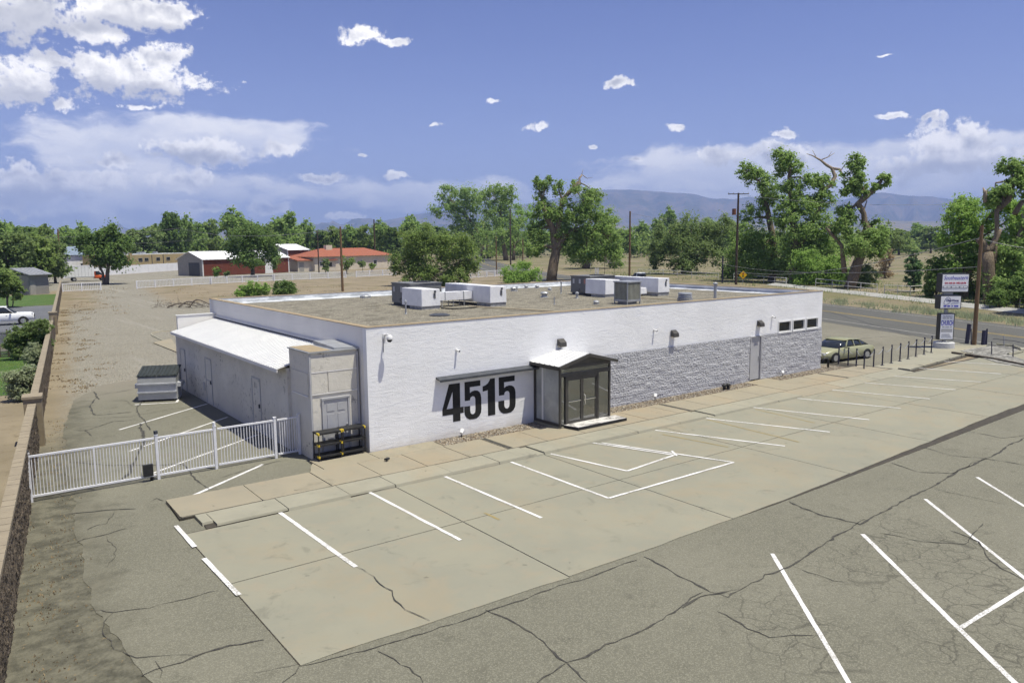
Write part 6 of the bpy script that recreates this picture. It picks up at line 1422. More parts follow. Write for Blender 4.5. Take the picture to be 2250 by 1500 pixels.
def leaf_object(name, C, R, n, size, mat, parent, seed, outc=None, elong=1.6, up=.6, local_=False):
    """C (k,3) clump centres, R (k,) clump radii; n leaves shared out by R^2"""
    r = np.random.default_rng(seed); C = np.asarray(C, float); R = np.asarray(R, float)
    pr = R**2/np.sum(R**2); idx = r.choice(len(C), n, p=pr)
    off = r.normal(size=(n, 3)); off /= np.linalg.norm(off, axis=1)[:, None]; off *= np.minimum(1.7, np.abs(r.normal(size=n))*.62)[:, None]*R[idx][:, None]; off[:, 2] *= .78
    P = C[idx]+off
    nr = r.normal(size=(n, 3))*.5+off/np.maximum(R[idx][:, None], 1e-6)*.7+np.array([0, 0, up]); nr /= np.linalg.norm(nr, axis=1)[:, None]
    tg = np.cross(nr, r.normal(size=(n, 3))); tg /= np.linalg.norm(tg, axis=1)[:, None]; bt = np.cross(nr, tg)
    s = size*(.6+.8*r.random(n))[:, None]; a = tg*s*.5*elong**.5; b_ = bt*s*.5/elong**.5
    V = np.stack([P-a, P-b_*1.0+a*.1, P+a, P+b_*1.0+a*.1], 1).reshape(-1, 3)
    if parent is not None and not local_: o_ = ORG[parent.name]; V = V-np.array(o_)
    me = bpy.data.meshes.new(name); me.vertices.add(4*n); me.vertices.foreach_set('co', V.ravel()); me.loops.add(4*n); me.loops.foreach_set('vertex_index', np.arange(4*n, dtype=np.int32))
    me.polygons.add(n); me.polygons.foreach_set('loop_start', np.arange(0, 4*n, 4, dtype=np.int32)); me.polygons.foreach_set('loop_total', np.full(n, 4, dtype=np.int32))
    me.materials.append(mat); me.update(); me.validate()
    o = bpy.data.objects.new(name, me); COL.objects.link(o)
    if parent is not None: o.parent = parent; ORG[o.name] = ORG[parent.name]
    return o
def clumps(blobs, r, per=22, cr=.34):                           # uneven clumps through each lobe's volume
    C, R = [], []
    for (c, rad) in blobs:
        for _ in range(per):
            d = Vector((r.gauss(0, 1), r.gauss(0, 1), r.gauss(0, 1))).normalized()*(.25+.75*r.random()**.5)
            C.append((c[0]+d.x*rad[0], c[1]+d.y*rad[1], c[2]+d.z*rad[2])); R.append(cr*(rad[0]+rad[1]+rad[2])/3*r.uniform(.35, 1.3))
    return C, R
def limb(mb_, pts, r0, r1, r, n=7, wob=.06):
    P = [Vector(p) for p in pts]; out = []
    for i in range(len(P)-1):
        p0, p1, p2, p3 = P[max(i-1, 0)], P[i], P[i+1], P[min(i+2, len(P)-1)]
        for j in range(4):
            t = j/4; out.append(.5*((2*p1)+(-p0+p2)*t+(2*p0-5*p1+4*p2-p3)*t*t+(-p0+3*p1-3*p2+p3)*t*t*t))
    out.append(P[-1]); L = sum((P[i+1]-P[i]).length for i in range(len(P)-1)); m_ = len(out)
    out = [p+Vector((r.uniform(-1, 1), r.uniform(-1, 1), 0))*wob*(r0+r1)*(0 if i in (0, m_-1) else 2) for i, p in enumerate(out)]
    mb_.tube(out, [r0+(r1-r0)*i/(m_-1) for i in range(m_)], n)
def ptree(name, label, base, blobs, leaf='cotton', n=9000, size=.34, trunks=None, tr=.35, bark='cotton', dead=None, per=24, cr=.46, cat='tree', group=None, ddep=0.0, fork=.42, flat_d=.9):
    """a tree standing at the ground point seen at base; lobes and limbs measured in the photograph, at the tree's own distance"""
    r = random.Random(hash(label) % 9973 if False else sum(map(ord, label))); B = G(*base); dp = depth_of(B); mpp = dp/FPX
    t = thing(name, label, cat, tuple(B), group); bl = []
    for q in blobs:
        px, py, rx, ry = q[:4]; dd = q[4] if len(q) > 4 else r.uniform(-.5, .5)*rx*mpp
        c = at(px, py, dp)+FW*dd; c = Vector((c.x, c.y, max(c.z, ry*mpp*.5)))
        # ellipsoid: wide across the view, similar in depth
        bl.append((tuple(c), (rx*mpp*1.10, rx*mpp*flat_d, ry*mpp*1.10)))
    mb_ = MB()
    if trunks is None:
        top = at(base[0]+(blobs[0][0]-base[0])*.3, base[1]+(min(b_[1] for b_ in blobs)-base[1])*fork, dp); trunks = [[(B, tr*1.2), (B.lerp(top, .5), tr), (top, tr*.75)]]
        for c, rad in bl: mid = top.lerp(Vector(c), .5)+Vector((r.uniform(-.3, .3), r.uniform(-.3, .3), .4)); limb(mb_, [top, mid, c], tr*.5, tr*.12, r)
        for T in trunks: mb_.tube([tuple(p-(Vector((0, 0, .2)) if i == 0 else Vector())) for i, (p, q) in enumerate(T)], [q for p, q in T], 10)
    else:
        tips = []
        for T in trunks:                                        # (px, py, radius px, depth offset)
            pts = [at(q[0], q[1], dp+(q[3] if len(q) > 3 else 0)) for q in T]; rr = [q[2]*mpp for q in T]
            if abs(T[0][1]-base[1]) < 4: pts[0] = pts[0]-Vector((0, 0, .3))
            mb_.tube([tuple(p) for p in sum([[pts[i], pts[i].lerp(pts[i+1], .5)+Vector((r.uniform(-.08, .08), r.uniform(-.08, .08), 0))] for i in range(len(pts)-1)], [])+[pts[-1]]], sum([[rr[i], (rr[i]+rr[i+1])/2] for i in range(len(rr)-1)], [])+[rr[-1]], 10)
            tips += list(zip(pts[1:], rr[1:]))
        for c, rad in bl:
            p, q = min(tips, key=lambda k: (k[0]-Vector(c)).length); limb(mb_, [p, p.lerp(Vector(c), .5)+Vector((0, 0, .3)), c], q*.6, q*.15, r)
    for c, rad in bl:                                           # twigs inside each lobe
        for _ in range(5):
            d = Vector((r.gauss(0, 1), r.gauss(0, 1), r.gauss(0, .8))).normalized(); mb_.tube([c, tuple(Vector(c)+Vector((d.x*rad[0], d.y*rad[1], d.z*rad[2]))*.8)], [tr*.14, tr*.04], 5, cap=False)
    mb_.build('trunk', BARK[bark], t, True)
    if dead:
        for T in dead:
            md = MB(); pts = [at(q[0], q[1], dp+(q[3] if len(q) > 3 else 0)) for q in T]; md.tube([tuple(p) for p in pts], [max(.02, q[2]*mpp) for q in T], 7); md.build('dead_branch', BARK['dead'], t, True)
    n = int(n*1.55); size = size*.86
    if n: C, R = clumps(bl, r, int(per*1.3), cr); leaf_object('crown', C, R, n, size, LF[leaf], t, sum(map(ord, label)))
    return t
E2=None
# ---- key trees, left to right
ptree('elm_tree', 'dark round elm with short trunk beside the box truck', (234, 625), [(235, 515, 30, 22), (205, 535, 28, 24), (262, 535, 22, 26), (230, 555, 46, 28), (262, 572, 18, 20), (225, 575, 22, 10)], 'dark', 9000, .42, [[(234, 625, 5), (236, 600, 4), (238, 575, 3)], [(229, 625, 3.5), (226, 600, 2.5), (215, 575, 2)]], .3, 'grey')
ptree('elm_tree', 'dark round elm standing in front of the red barn', (555, 608), [(555, 515, 36, 20), (525, 535, 26, 24), (588, 532, 26, 26), (555, 545, 48, 28), (518, 565, 16, 18), (592, 568, 20, 20), (560, 570, 38, 14)], 'dark', 11000, .40, [[(555, 608, 4.5), (555, 585, 4), (554, 565, 3)]], .3, 'grey')
ptree('olive_tree', 'big grey-green bushy tree behind the left rooftop unit', (958, 628), [(905, 530, 34, 32), (950, 520, 40, 26), (1000, 535, 36, 30), (890, 575, 32, 30), (940, 570, 48, 36), (1000, 580, 42, 30), (1035, 570, 20, 34), (905, 608, 30, 20), (960, 608, 42, 22), (1010, 610, 24, 18), (868, 590, 12, 16)], 'elm', 26000, .26, None, .25, 'grey', fork=.2, per=30)
ptree('cottonwood', 'cottonwood with a separate leafy top left of centre', (1062, 568), [(988, 425, 28, 20), (970, 455, 26, 22), (1005, 450, 30, 24), (1042, 440, 34, 30), (1020, 485, 36, 28), (1060, 490, 38, 34), (1035, 520, 40, 22)], 'cotton', 14000, .62, [[(1062, 568, 6), (1058, 540, 5), (1045, 500, 4), (1020, 470, 3), (990, 440, 2)], [(1075, 568, 5), (1070, 530, 4), (1060, 490, 3)]], .5)
ptree('cottonwood', 'cottonwood just left of the dark pole in the middle', (1118, 572), [(1085, 430, 34, 26), (1110, 425, 26, 22), (1095, 465, 40, 30), (1120, 500, 34, 30), (1085, 520, 40, 22), (1140, 530, 26, 22)], 'cotton', 12000, .58, [[(1112, 572, 6), (1108, 545, 5), (1102, 500, 4), (1098, 450, 2.5)], [(1128, 570, 4), (1130, 540, 3), (1120, 500, 2)]], .5)
ptree('cottonwood', 'row of low cottonwood crowns behind the lamp pole, rear tree', (1160, 566), [(1150, 470, 26, 26), (1180, 510, 30, 30), (1140, 520, 30, 24)], 'bright', 8000, .6, None, .5, per=18)
# the big cottonwood with the thick trunk
ptree('cottonwood', 'biggest cottonwood in the middle with a thick forked trunk', (1209, 618),
      [(1190, 420, 18, 28, 0), (1178, 400, 9, 12, 0), (1207, 398, 8, 12, 0), (1226, 412, 14, 18), (1200, 465, 30, 32), (1185, 505, 26, 30), (1240, 470, 30, 26), (1280, 445, 36, 30), (1265, 410, 14, 14), (1300, 490, 40, 36), (1250, 520, 34, 24), (1330, 520, 28, 30), (1290, 550, 44, 26), (1340, 560, 24, 26), (1175, 545, 20, 18), (1310, 425, 16, 16)],
      'cotton', 30000, .30, [[(1211, 618, 12), (1217, 575, 11), (1222, 545, 9.5), (1214, 500, 7), (1200, 475, 6), (1190, 440, 3)], [(1222, 548, 10), (1240, 515, 8), (1262, 505, 5), (1290, 500, 4)], [(1222, 545, 8), (1228, 490, 6), (1235, 440, 5), (1258, 415, 4), (1270, 400, 3)]], .45,
      dead=[[(1258, 415, 4), (1274, 404, 3.5), (1273, 392, 2.5), (1279, 384, 1.5)], [(1279, 384, 1), (1290, 392, .6), (1302, 390, .3)], [(1278, 384, .8), (1281, 372, .3)]], per=26)
ptree('cottonwood', 'shorter full cottonwood right of the biggest one', (1290, 590), [(1330, 480, 30, 26), (1300, 520, 40, 34), (1340, 545, 32, 30), (1280, 560, 34, 22), (1350, 580, 20, 14)], 'cotton', 12000, .36, [[(1287, 590, 9), (1290, 560, 8), (1295, 530, 5)]], .5)
ptree('olive_tree', 'wide olive-green tree left of the crossarm pole', (1502, 602), [(1470, 510, 36, 28), (1520, 505, 40, 30), (1560, 520, 36, 32), (1455, 550, 30, 30), (1510, 550, 50, 34), (1570, 555, 34, 30), (1500, 580, 40, 18), (1440, 570, 18, 18), (1590, 500, 22, 24)], 'olive', 20000, .34, [[(1502, 602, 7), (1506, 580, 6), (1510, 550, 4)]], .3, 'grey', per=26)
# cluster on the right
ptree('cottonwood', 'tall cottonwood with leaning bare neck beside the crossarm pole', (1692, 618), [(1640, 375, 22, 20, 0), (1665, 395, 26, 20, 0), (1688, 420, 28, 24), (1680, 445, 20, 18), (1650, 480, 28, 30), (1640, 520, 36, 34), (1680, 540, 36, 34), (1620, 560, 30, 30), (1660, 580, 40, 26), (1710, 590, 30, 20)], 'cotton', 20000, .30, [[(1695, 618, 9), (1700, 580, 8), (1698, 520, 7), (1690, 480, 6), (1680, 440, 5), (1670, 405, 3)]], .4, per=26)
ptree('cottonwood', 'tallest cottonwood crown of the right hand group', (1740, 622), [(1722, 345, 26, 20, 0), (1738, 365, 26, 18, 0), (1715, 370, 14, 18, 0), (1735, 425, 24, 30), (1760, 450, 34, 28), (1720, 465, 26, 28), (1800, 440, 30, 24), (1780, 400, 28, 16), (1810, 400, 24, 18), (1740, 505, 44, 34), (1790, 500, 36, 36), (1760, 555, 50, 34), (1820, 545, 26, 30), (1800, 590, 34, 24)], 'cotton', 30000, .30, [[(1742, 622, 12), (1745, 580, 10), (1745, 510, 8), (1740, 450, 6), (1734, 390, 4), (1738, 360, 2.5)], [(1745, 560, 8), (1780, 500, 6), (1805, 440, 4)], [(1740, 450, 4), (1712, 455, 2)]], .4,
      dead=[[(1805, 420, 5), (1825, 407, 5), (1835, 388, 4.5), (1828, 370, 3.5), (1815, 362, 3), (1803, 352, 2.2), (1785, 342, 1.2), (1772, 338, .5)], [(1826, 370, 3.5), (1845, 372, 3), (1852, 385, 2), (1862, 395, 1)], [(1803, 352, 1.4), (1820, 345, .9), (1834, 336, .4)], [(1793, 345, .8), (1785, 330, .4)], [(1820, 345, .7), (1828, 332, .3)], [(1848, 374, 1.2), (1858, 360, .6), (1862, 352, .3)]], per=26)
ptree('cottonwood', 'leaning cottonwood with a long bare trunk reaching right', (1868, 634), [(1880, 360, 20, 18, 0), (1875, 390, 24, 20, 0), (1893, 415, 22, 18, 0), (1858, 415, 18, 12, 0), (1942, 395, 16, 14, 0), (1925, 410, 12, 14, 0), (1865, 470, 26, 22), (1850, 500, 26, 28), (1920, 505, 30, 28), (1930, 540, 26, 26), (1885, 540, 34, 26)], 'cotton', 17000, .30, [[(1866, 634, 12), (1882, 585, 11), (1896, 545, 9), (1904, 500, 7), (1898, 470, 5.5), (1885, 448, 7), (1905, 430, 6.5), (1925, 412, 5), (1937, 395, 3)], [(1905, 430, 4), (1893, 410, 3), (1880, 380, 2)], [(1856, 600, 6), (1850, 540, 4), (1815, 500, 3)]], .4, dead=[[(1902, 500, 3), (1897, 465, 2), (1905, 440, 1)]], per=24)
ptree('shrub', 'bright green sprouting thicket below the tallest cottonwood', (1800, 625), [(1770, 570, 30, 24), (1800, 590, 36, 28), (1835, 590, 30, 26), (1775, 610, 36, 18), (1850, 610, 30, 18), (1810, 620, 40, 14)], 'bright', 14000, .26, None, .12, 'grey', fork=.2, cat='shrub')
ptree('shrub', 'dark thicket under the leaning bare neck beside the diamond sign', (1680, 612), [(1650, 600, 30, 18), (1690, 595, 36, 22), (1730, 605, 30, 18), (1620, 590, 26, 24), (1600, 600, 16, 18)], 'dark', 10000, .28, None, .12, 'grey', fork=.2, cat='shrub')
ptree('shrub', 'dark grey-green shrub right of the leaning trunk', (1893, 632), [(1880, 610, 24, 20), (1905, 605, 20, 20), (1895, 630, 24, 12)], 'olive', 5000, .24, None, .1, 'grey', fork=.3, cat='shrub')
ptree('shrub', 'dry brown shrub with bare twigs left of the juniper', (1945, 612), [(1940, 585, 18, 16), (1950, 560, 12, 18), (1948, 600, 18, 10)], 'dry', 2200, .22, None, .12, 'grey', dead=[[(1945, 612, 2), (1948, 570, 1.4), (1950, 540, .6)], [(1945, 605, 1.2), (1930, 575, .5)], [(1946, 600, 1.2), (1962, 570, .5)]], fork=.3, cat='shrub')
ptree('cottonwood', 'thin pale tree behind the dry brown shrub', (1955, 585), [(1945, 510, 18, 22), (1965, 530, 18, 22), (1940, 545, 16, 18)], 'olive', 3500, .36, None, .18, 'grey')
ptree('juniper', 'conical green juniper behind the bent white rail fence', (2008, 642), [(2008, 562, 9, 14, 0), (2003, 585, 15, 20, 0), (2015, 585, 12, 18, 0), (2008, 608, 19, 18, 0), (2008, 625, 18, 8, 0)], 'juniper', 8000, .20, None, .12, 'grey', fork=.3, per=30, cr=.26)
ptree('shrub', 'rounded dark shrub left of the pole sign', (2058, 655), [(2055, 590, 24, 26), (2060, 620, 26, 22), (2045, 635, 16, 14)], 'dark', 6000, .24, None, .12, 'grey', fork=.3, cat='shrub')
ptree('cottonwood', 'wide bright green tree behind the pole sign', (2110, 655), [(2130, 450, 34, 22), (2165, 452, 36, 26, -3), (2100, 480, 32, 24), (2150, 490, 50, 34), (2200, 482, 40, 30, -4), (2090, 520, 34, 30), (2140, 540, 50, 36), (2195, 530, 44, 32, -4), (2100, 570, 36, 30), (2155, 590, 40, 34, -2)], 'bright', 26000, .24, [[(2118, 655, 9), (2122, 600, 8), (2130, 540, 5)]], .35, per=26)
ptree('cottonwood', 'old cottonwood with broken pale limbs at the right edge', (2178, 668), [(2215, 365, 22, 16, 0), (2245, 370, 24, 20, 0), (2235, 400, 26, 18, 0), (2200, 425, 28, 16, 0), (2180, 440, 18, 14, 0), (2255, 420, 20, 24, 0), (2230, 560, 40, 34), (2250, 610, 40, 34), (2190, 620, 34, 28), (2215, 650, 36, 18), (2262, 500, 20, 20)], 'cotton', 20000, .24, [[(2178, 668, 15), (2172, 600, 13), (2170, 555, 11)], [(2170, 558, 9), (2160, 535, 8), (2148, 525, 6)], [(2170, 558, 7), (2185, 530, 6), (2196, 504, 5)], [(2225, 640, 3), (2232, 540, 4), (2250, 490, 5), (2262, 488, 4)], [(2195, 460, 6), (2215, 440, 7), (2220, 415, 6), (2228, 400, 4)], [(2230, 470, 6), (2245, 445, 5), (2262, 438, 4)], [(2180, 600, 6), (2188, 530, 4), (2190, 465, 5), (2205, 445, 6)]], .35,
      dead=[[(2164, 445, 4), (2165, 425, 4.5), (2160, 412, 1)], [(2165, 425, 3), (2171, 416, 1)], [(2228, 405, 3), (2205, 399, 2.4), (2188, 402, 2), (2186, 412, .8)], [(2245, 470, 2), (2250, 485, 1), (2246, 482, .5)]], per=26)
ptree('shrub', 'dark thicket at the right edge under the old cottonwood', (2235, 678), [(2225, 640, 34, 26), (2260, 640, 34, 30), (2190, 655, 26, 14)], 'dark', 8000, .22, None, .12, 'grey', fork=.3, cat='shrub')
ptree('thicket', 'dense green understory below the tall right hand cottonwoods', (1725, 610), [(1640, 545, 34, 30), (1690, 560, 40, 34), (1740, 540, 44, 36), (1790, 560, 40, 34), (1835, 560, 30, 30), (1660, 590, 44, 22), (1720, 590, 50, 24), (1780, 600, 50, 20), (1840, 595, 34, 22)], 'cotton', 20000, .32, None, .2, 'grey', fork=.25, cat='thicket')
ptree('thicket', 'dark understory filling the space under the right edge trees', (2150, 650), [(2090, 600, 36, 30), (2140, 610, 44, 34), (2200, 600, 40, 40), (2250, 590, 36, 44), (2120, 640, 44, 18), (2190, 645, 44, 18)], 'dark', 16000, .26, None, .2, 'grey', fork=.25, cat='thicket')
# bushes nearer
ptree('shrub', 'bright green bush behind the back parapet near the road', (1150, 622), [(1120, 600, 20, 18), (1150, 595, 26, 20), (1172, 602, 18, 18), (1140, 612, 34, 12)], 'bright', 9000, .22, None, .1, 'grey', fork=.3, cat='shrub')
ptree('shrub', 'bright green low bush behind the left parapet', (548, 652), [(532, 640, 14, 12), (556, 634, 16, 14), (580, 632, 14, 14), (545, 645, 22, 10)], 'bright', 6000, .18, None, .08, 'grey', fork=.3, cat='shrub')
ptree('shrub', 'darker pointed bush right of the bright low one', (628, 646), [(615, 632, 14, 14), (635, 632, 16, 12), (628, 640, 24, 9), (625, 622, 8, 8)], 'dark', 4500, .18, None, .08, 'grey', fork=.3, cat='shrub')
ptree('shrub', 'large olive-brown shrub spilling over the block wall', (66, 790), [(50, 735, 30, 22), (80, 722, 28, 20), (38, 755, 22, 22), (72, 752, 30, 24), (55, 775, 28, 14), (100, 712, 14, 9, -.4)], 'olive', 16000, .11, None, .06, 'grey', fork=.3, per=34, cr=.30, cat='shrub')
ptree('shrub', 'grey-green shrub hugging the wall below the large one', (82, 808), [(80, 785, 16, 22), (74, 770, 14, 16)], 'sage', 5000, .09, None, .05, 'grey', fork=.3, cat='shrub')
ptree('shrub', 'grey-green feathery shrub nearest the pilaster', (50, 880), [(46, 835, 24, 26), (62, 830, 14, 26), (34, 855, 16, 18), (55, 862, 24, 14)], 'sage', 9000, .09, None, .05, 'grey', fork=.3, per=30, cat='shrub')
ptree('small_tree', 'small leafy tree behind the white pickup', (18, 676), [(15, 615, 28, 16), (30, 632, 18, 16), (2, 638, 20, 16), (40, 650, 10, 8)], 'elm', 6000, .26, [[(18, 676, 2.2), (16, 655, 2), (14, 635, 1.4)], [(26, 674, 1.4), (28, 650, 1)]], .1, 'grey')
for px, h, lb, lf_ in ((343, 28, 'sapling left of the barn door', 'bright'), (363, 12, None, None)): pass
for (b_, bb, lb, lf_) in (((476, 609), [(476, 595, 7, 8), (474, 602, 6, 5)], 'small green sapling at the left of the barn front', 'bright'), ((498, 607), [(498, 600, 5, 5)], 'tiny pale sapling in front of the barn', 'olive'), ((715, 601), [(715, 577, 8, 9), (716, 588, 7, 6)], 'pale yellow-green sapling in front of the cream house', 'olive'), ((762, 602), [(760, 570, 13, 10), (768, 578, 12, 10), (756, 584, 10, 8)], 'rounded green sapling beside the bare brown pole', 'elm'), ((797, 598), [(797, 580, 8, 8)], 'yellowish sapling right of the brown pole', 'olive'), ((817, 597), [(818, 583, 6, 6)], 'smallest green sapling before the cream house', 'elm')):
    ptree('sapling', lb, b_, bb, lf_, 900, .34, None, .09, 'grey', per=10, cat='tree')
# ---- generic trees of the far belts, four shapes shared
def variant(k, leaf):
    r = random.Random(40+k); t = local('deciduous_tree', 'x', 'tree', 'trees of the far belt'); bl = []
    for i in range(9):
        a = r.uniform(0, 2*pi); d = r.uniform(.6, 2.6); z = r.uniform(4.2, 8.4); s = r.uniform(1.3, 2.3)*(1.15-.06*z/8)
        bl.append(((d*cos(a)*(1.2-z/14), d*sin(a)*(1.2-z/14), z), (s, s, s*.85)))
    bl += [((0, 0, 8.6), (1.4, 1.4, 1.2)), ((r.uniform(-1, 1), r.uniform(-1, 1), 3.4), (2.3, 2.3, 1.5)), ((1.6, .4, 2.4), (1.5, 1.5, 1.3)), ((-1.6, -.3, 2.4), (1.5, 1.5, 1.3))]
    mb_ = MB(); mb_.tube([(0, 0, -.2), (.1, 0, 1.5), (0, .1, 3.5)], [.35, .28, .2], 8)
    for c, rad in bl: limb(mb_, [(0, .1, 3.2 if c[2] > 3 else 1.5), (c[0]*.5, c[1]*.5, c[2]*.6+1), c], .16, .04, r, 5)
    mb_.build('trunk', BARK['grey'], t, True); C, R = clumps(bl, r, 20, .42); leaf_object('crown', C, R, 7500, .44, LF[leaf], t, 90+k, local_=True); return t
VAR = [variant(0, 'elm'), variant(1, 'cotton'), variant(2, 'dark'), variant(3, 'olive'), variant(4, 'cotton'), variant(5, 'elm')]
used = [False]*6
def gtree(px, bpy_, top, wpx, k, label):
    b_ = G(px, bpy_); h = zof(b_, top); mpp = depth_of(b_)/FPX; s = h/9.9; wx2 = wpx*mpp/7.0
    if used[k]: o = copy_tree(VAR[k])
    else: o = VAR[k]; used[k] = True
    place(o, tuple(b_), random.Random(px*3+k).uniform(0, 6.28), (wx2, wx2, s), label)
GT_ = [(-25, 632, 482, 120, 0, 'leftmost tall tree at the photo edge behind the lawn'), (32, 636, 505, 95, 3, 'full tree directly behind the small tree and pickup'), (84, 628, 512, 90, 0, 'full tree directly behind the grey shed'), (122, 622, 520, 70, 3, 'tree just right of the grey shed'), (58, 606, 492, 80, 2, 'darker rear tree between two shed-side trees'), (8, 604, 480, 70, 1, 'rear tree with top at the far left'), (112, 598, 488, 66, 5, 'rear tree left of the thin left pole'), (150, 592, 494, 60, 1, 'rear tree right of the thin left pole'),
       (190, 584, 494, 56, 4, 'far tree left behind the dark elm by the truck'), (278, 584, 512, 46, 1, 'low far tree right of the dark elm by the truck'), (318, 590, 498, 80, 3, 'wide pale tree behind the tan flat roofed house'), (352, 582, 488, 60, 5, 'tree left of the tallest dark tree above the tan house'), (378, 586, 460, 62, 2, 'tallest dark tree above the tan house'), (412, 580, 478, 50, 4, 'tree right of the tallest dark one above the tan house'), (440, 578, 486, 52, 1, 'tree just left above the barn ridge'), (470, 576, 480, 56, 0, 'airy tree above the left part of the barn roof'), (515, 580, 464, 76, 4, 'broad topped tree above the dark elm by the barn'), (560, 574, 486, 60, 1, 'tree behind the dark elm by the barn'), (596, 578, 484, 70, 5, 'tree above the right part of the barn roof'), (640, 580, 462, 76, 1, 'high broken topped tree right of the barn'), (672, 574, 488, 56, 4, 'tree right of the high broken topped one'), (706, 574, 502, 46, 2, 'low tree behind the dark pole by the house'), (735, 574, 496, 50, 0, 'tree behind the left end of the orange roof'), (770, 574, 492, 54, 1, 'tree above the middle of the orange roof'), (803, 574, 490, 50, 5, 'tree left of the distant thin pole'), (835, 574, 488, 52, 4, 'tree right of the distant thin pole'), (866, 578, 496, 50, 2, 'dark tree at the right end of the orange roof'), (905, 574, 470, 62, 1, 'tall tree rising behind the big grey-green bushy tree'), (935, 570, 488, 60, 0, 'tree right of the tall one behind the grey-green tree'),
       (1385, 566, 498, 46, 1, 'far tree left of the bare brown pole by the cooler'), (1415, 560, 490, 50, 4, 'far tree right of the bare brown pole by the cooler'), (1440, 562, 478, 46, 1, 'far tree with rising crown before the mountain'), (1472, 560, 460, 46, 4, 'highest far tree before the mountain foot'), (1510, 562, 482, 60, 5, 'far tree behind the wide olive-green tree, left'), (1555, 562, 476, 60, 1, 'far tree behind the wide olive-green tree, right'), (1600, 566, 480, 50, 0, 'far tree just left of the crossarm pole'),
       (1975, 560, 500, 60, 5, 'far tree right of the leaning bare trunk'), (2012, 552, 488, 56, 1, 'far tree above the juniper'), (2045, 556, 496, 50, 3, 'far tree left of the wide bright green tree'), (1240, 560, 470, 80, 2, 'rear tree filling behind the biggest cottonwood'), (1330, 566, 468, 60, 5, 'rear tree right behind the biggest cottonwood'), (1010, 566, 500, 70, 5, 'rear tree behind the separate leafy top')]
GT_ += [(-60, 610, 476, 90, 2, 'tall dark tree just outside the left photo edge'), (30, 592, 486, 60, 1, 'rear tree between the two leftmost tops'), (85, 590, 496, 56, 2, 'dark rear tree above the grey shed roof'), (232, 578, 500, 56, 0, 'far tree directly behind the dark elm by the truck'), (300, 576, 502, 50, 2, 'dark far tree left of the wide pale tree'), (545, 572, 480, 52, 2, 'dark far tree between the barn top crowns'), (620, 572, 480, 50, 2, 'dark far tree left of the high broken topped one'), (755, 570, 500, 44, 2, 'dark far tree above the orange roof left half'), (850, 570, 494, 44, 0, 'far tree between the thin pole and grey-green tree'), (960, 566, 494, 54, 2, 'dark far tree behind the grey-green bushy tree'), (2320, 690, 440, 150, 1, 'tree just past the right photo edge'), (2430, 690, 470, 150, 2, 'second dark tree past the right photo edge'), (1360, 560, 500, 44, 2, 'dark far tree near the bare pole by the cooler')]
for a in GT_: gtree(*a)
# far-off wood: one mass of crowns
C, R = [], []; rr = random.Random(5)
for i in range(900):
    px = rr.uniform(-150, 2400); dd = rr.uniform(300, 420) if i % 2 else rr.uniform(420, 900); p = at(px, 531, dd); h = rr.uniform(7, 12) if px < 1900 else rr.uniform(4, 8); s = rr.uniform(2.5, 5)
    for k in range(5): C.append((p.x+rr.uniform(-s, s), p.y+rr.uniform(-s, s), h*rr.uniform(.15, .9))); R.append(s*rr.uniform(.6, 1.1))
o = leaf_object('distant_wood', C, R, 110000, 1.1, LF['elm'], None, 77); tag(o, 'continuous green belt of distant trees along the horizon', 'wood', kind='stuff')
# weeds, grass tufts and litter
def tufts(name, spots, per, hgt, spread, mat, label, seed, cat='weeds', wid=.03):
    r = np.random.default_rng(seed); S = np.array(spots, float); n = len(S)*per
    B = np.repeat(S, per, 0); B[:, :2] += r.normal(size=(n, 2))*spread; h = hgt*(.4+r.random(n)); a = r.random(n)*2*pi; ln = r.normal(size=(n, 2))*.35
    dx = np.stack([np.cos(a), np.sin(a), 0*a], 1)*wid; tip = B+np.stack([ln[:, 0]*h, ln[:, 1]*h, h], 1); V = np.stack([B-dx, B+dx, tip], 1).reshape(-1, 3)
    me = bpy.data.meshes.new(name); me.vertices.add(3*n); me.vertices.foreach_set('co', V.ravel()); me.loops.add(3*n); me.loops.foreach_set('vertex_index', np.arange(3*n, dtype=np.int32)); me.polygons.add(n); me.polygons.foreach_set('loop_start', np.arange(0, 3*n, 3, dtype=np.int32)); me.polygons.foreach_set('loop_total', np.full(n, 3, dtype=np.int32)); me.materials.append(mat); me.update()
    o = bpy.data.objects.new(name, me); COL.objects.link(o); return tag(o, label, cat, kind='stuff')
rr = random.Random(11); vp = offset_path(RP, 6.6); vs_ = []
for i in range(60):
    k = rr.randrange(10, 34); t_ = rr.random(); p = vp[k].lerp(vp[k+1], t_); f = abs(rr.gauss(0, 1)); sp_ = rr.uniform(.3, 1.1)
    for j in range(rr.randrange(1, 8)): vs_.append((p.x+f*1.5+rr.gauss(0, sp_), p.y-f*.6+rr.gauss(0, sp_*1.6), 0))
tufts('verge_weeds', vs_, 26, .42, .38, LF['sage'], 'grey-green weeds along the far side of the road', 1)
vs_ = []
for i in range(240): k = rr.randrange(18, 40); p = vp[k]; vs_.append((p.x+rr.uniform(8, 34), p.y-rr.uniform(-8, 10), 0))
tufts('field_weeds', vs_, 22, .45, .8, LF['olive'], 'patchy weeds on the bank beyond the ditch', 2)
vs_ = [(lambda y: (wall_x(y)+.2+2.6*rr.random()**1.6, y, -.01))(rr.uniform(18, 75)) for _ in range(90)]
tufts('leaf_litter', vs_, 26, .07, .24, LF['dry'], 'dry brown leaf litter along the foot of the block wall', 3, 'leaf litter', .035)
vs_ = [(lambda y: (wall_x(y)+.15+.8*rr.random(), y, -.01))(rr.uniform(-9, 12)) for _ in range(40)]
tufts('leaf_litter', vs_, 14, .05, .18, LF['dry'], 'scattered dry leaves on the dark soil near the gate', 4, 'leaf litter', .02)
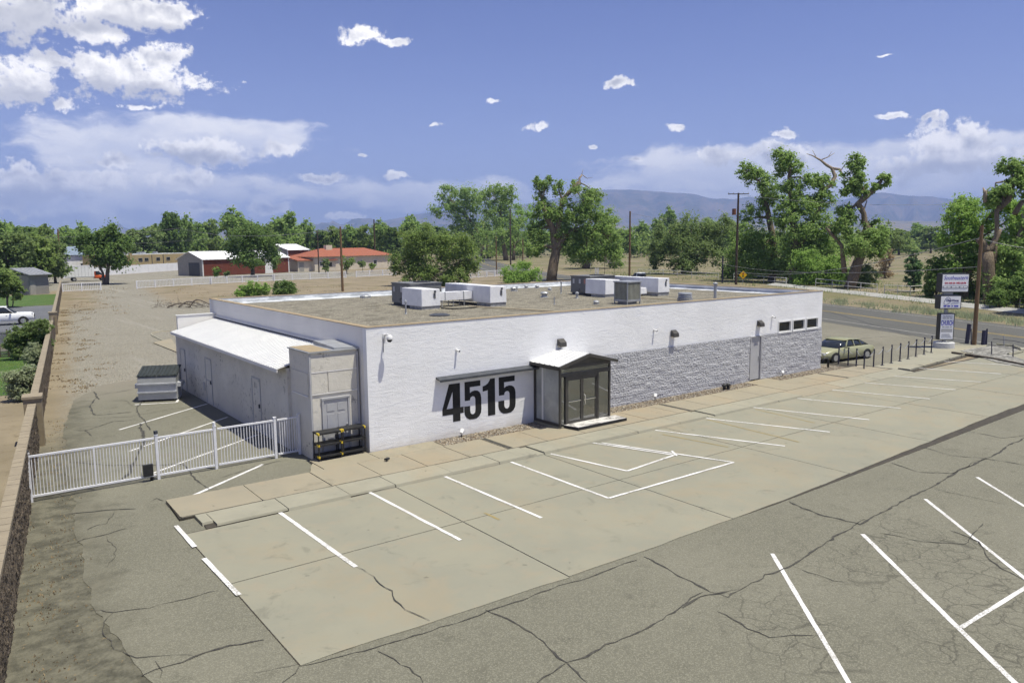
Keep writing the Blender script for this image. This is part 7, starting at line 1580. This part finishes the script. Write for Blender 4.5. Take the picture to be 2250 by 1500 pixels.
vs_ = [tuple(G(rr.uniform(150, 1050), rr.uniform(628, 690))) for _ in range(150)]
tufts('dry_weeds', [v for v in vs_ if v[1] > 19 or v[0] < -2], 18, .16, .5, LF['dry'], 'dry low weeds dotted over the dirt field', 5)
vs_ = [(rr.uniform(-33, wall_x(28)-1.2), rr.uniform(20, 36.5), 0) for _ in range(1500)]
tufts('lawn_grass', [v for v in vs_ if v[0] < wall_x(v[1])-.7], 16, .06, .25, LF['bright'], 'short lawn grass left of the block wall', 6, 'grass', .02)
# fallen branch pile
B = G(400, 676); t = thing('fallen_branch', 'pile of dead fallen branches on the dirt behind the building', 'branch', tuple(B)); rr = random.Random(3); mpp = depth_of(B)/FPX
for i in range(3): mb_ = MB(); limb(mb_, [B+RT*(-1.6+i*1.2)+UZ*.05, B+RT*(-.3+i*.9)+UZ*(.5+.2*i)+FW*.4, B+RT*(1.6+i*.9)+UZ*.15], .10, .03, rr, 6); mb_.build('limb', BARK['grey'], t)
mb_ = MB()
for i in range(110):
    p = B+RT*rr.uniform(-3.0, 3.2)+FW*rr.uniform(-.5, .8)+UZ*rr.uniform(.05, .4); d = Vector((rr.gauss(0, 1), rr.gauss(0, .6), rr.gauss(.3, .6))).normalized()*rr.uniform(.3, 1.0); mb_.tube([p, p+d*.5+UZ*.05, p+d], [.018, .012, .005], 4, cap=False)
mb_.build('twigs', BARK['grey'], t, kind='stuff')
# ------------------------------------------------------------------ air
HAZE = True
if HAZE:
    mb = MB().box(-2600, 13000, -2100, 13000, -6, 700)
    hm = bpy.data.materials.new('air'); hm.use_nodes = True; nt2 = hm.node_tree; nt2.nodes.clear()
    pv = nt2.nodes.new('ShaderNodeVolumePrincipled'); om = nt2.nodes.new('ShaderNodeOutputMaterial'); nt2.links.new(pv.outputs[0], om.inputs['Volume'])
    pv.inputs['Color'].default_value = (0.42, 0.57, 1.0, 1); pv.inputs['Density'].default_value = 1.45e-4; pv.inputs['Anisotropy'].default_value = 0.0
    hz = mb.build('haze', hm, kind='stuff'); hz['label'] = 'thin bluish haze in the far air'
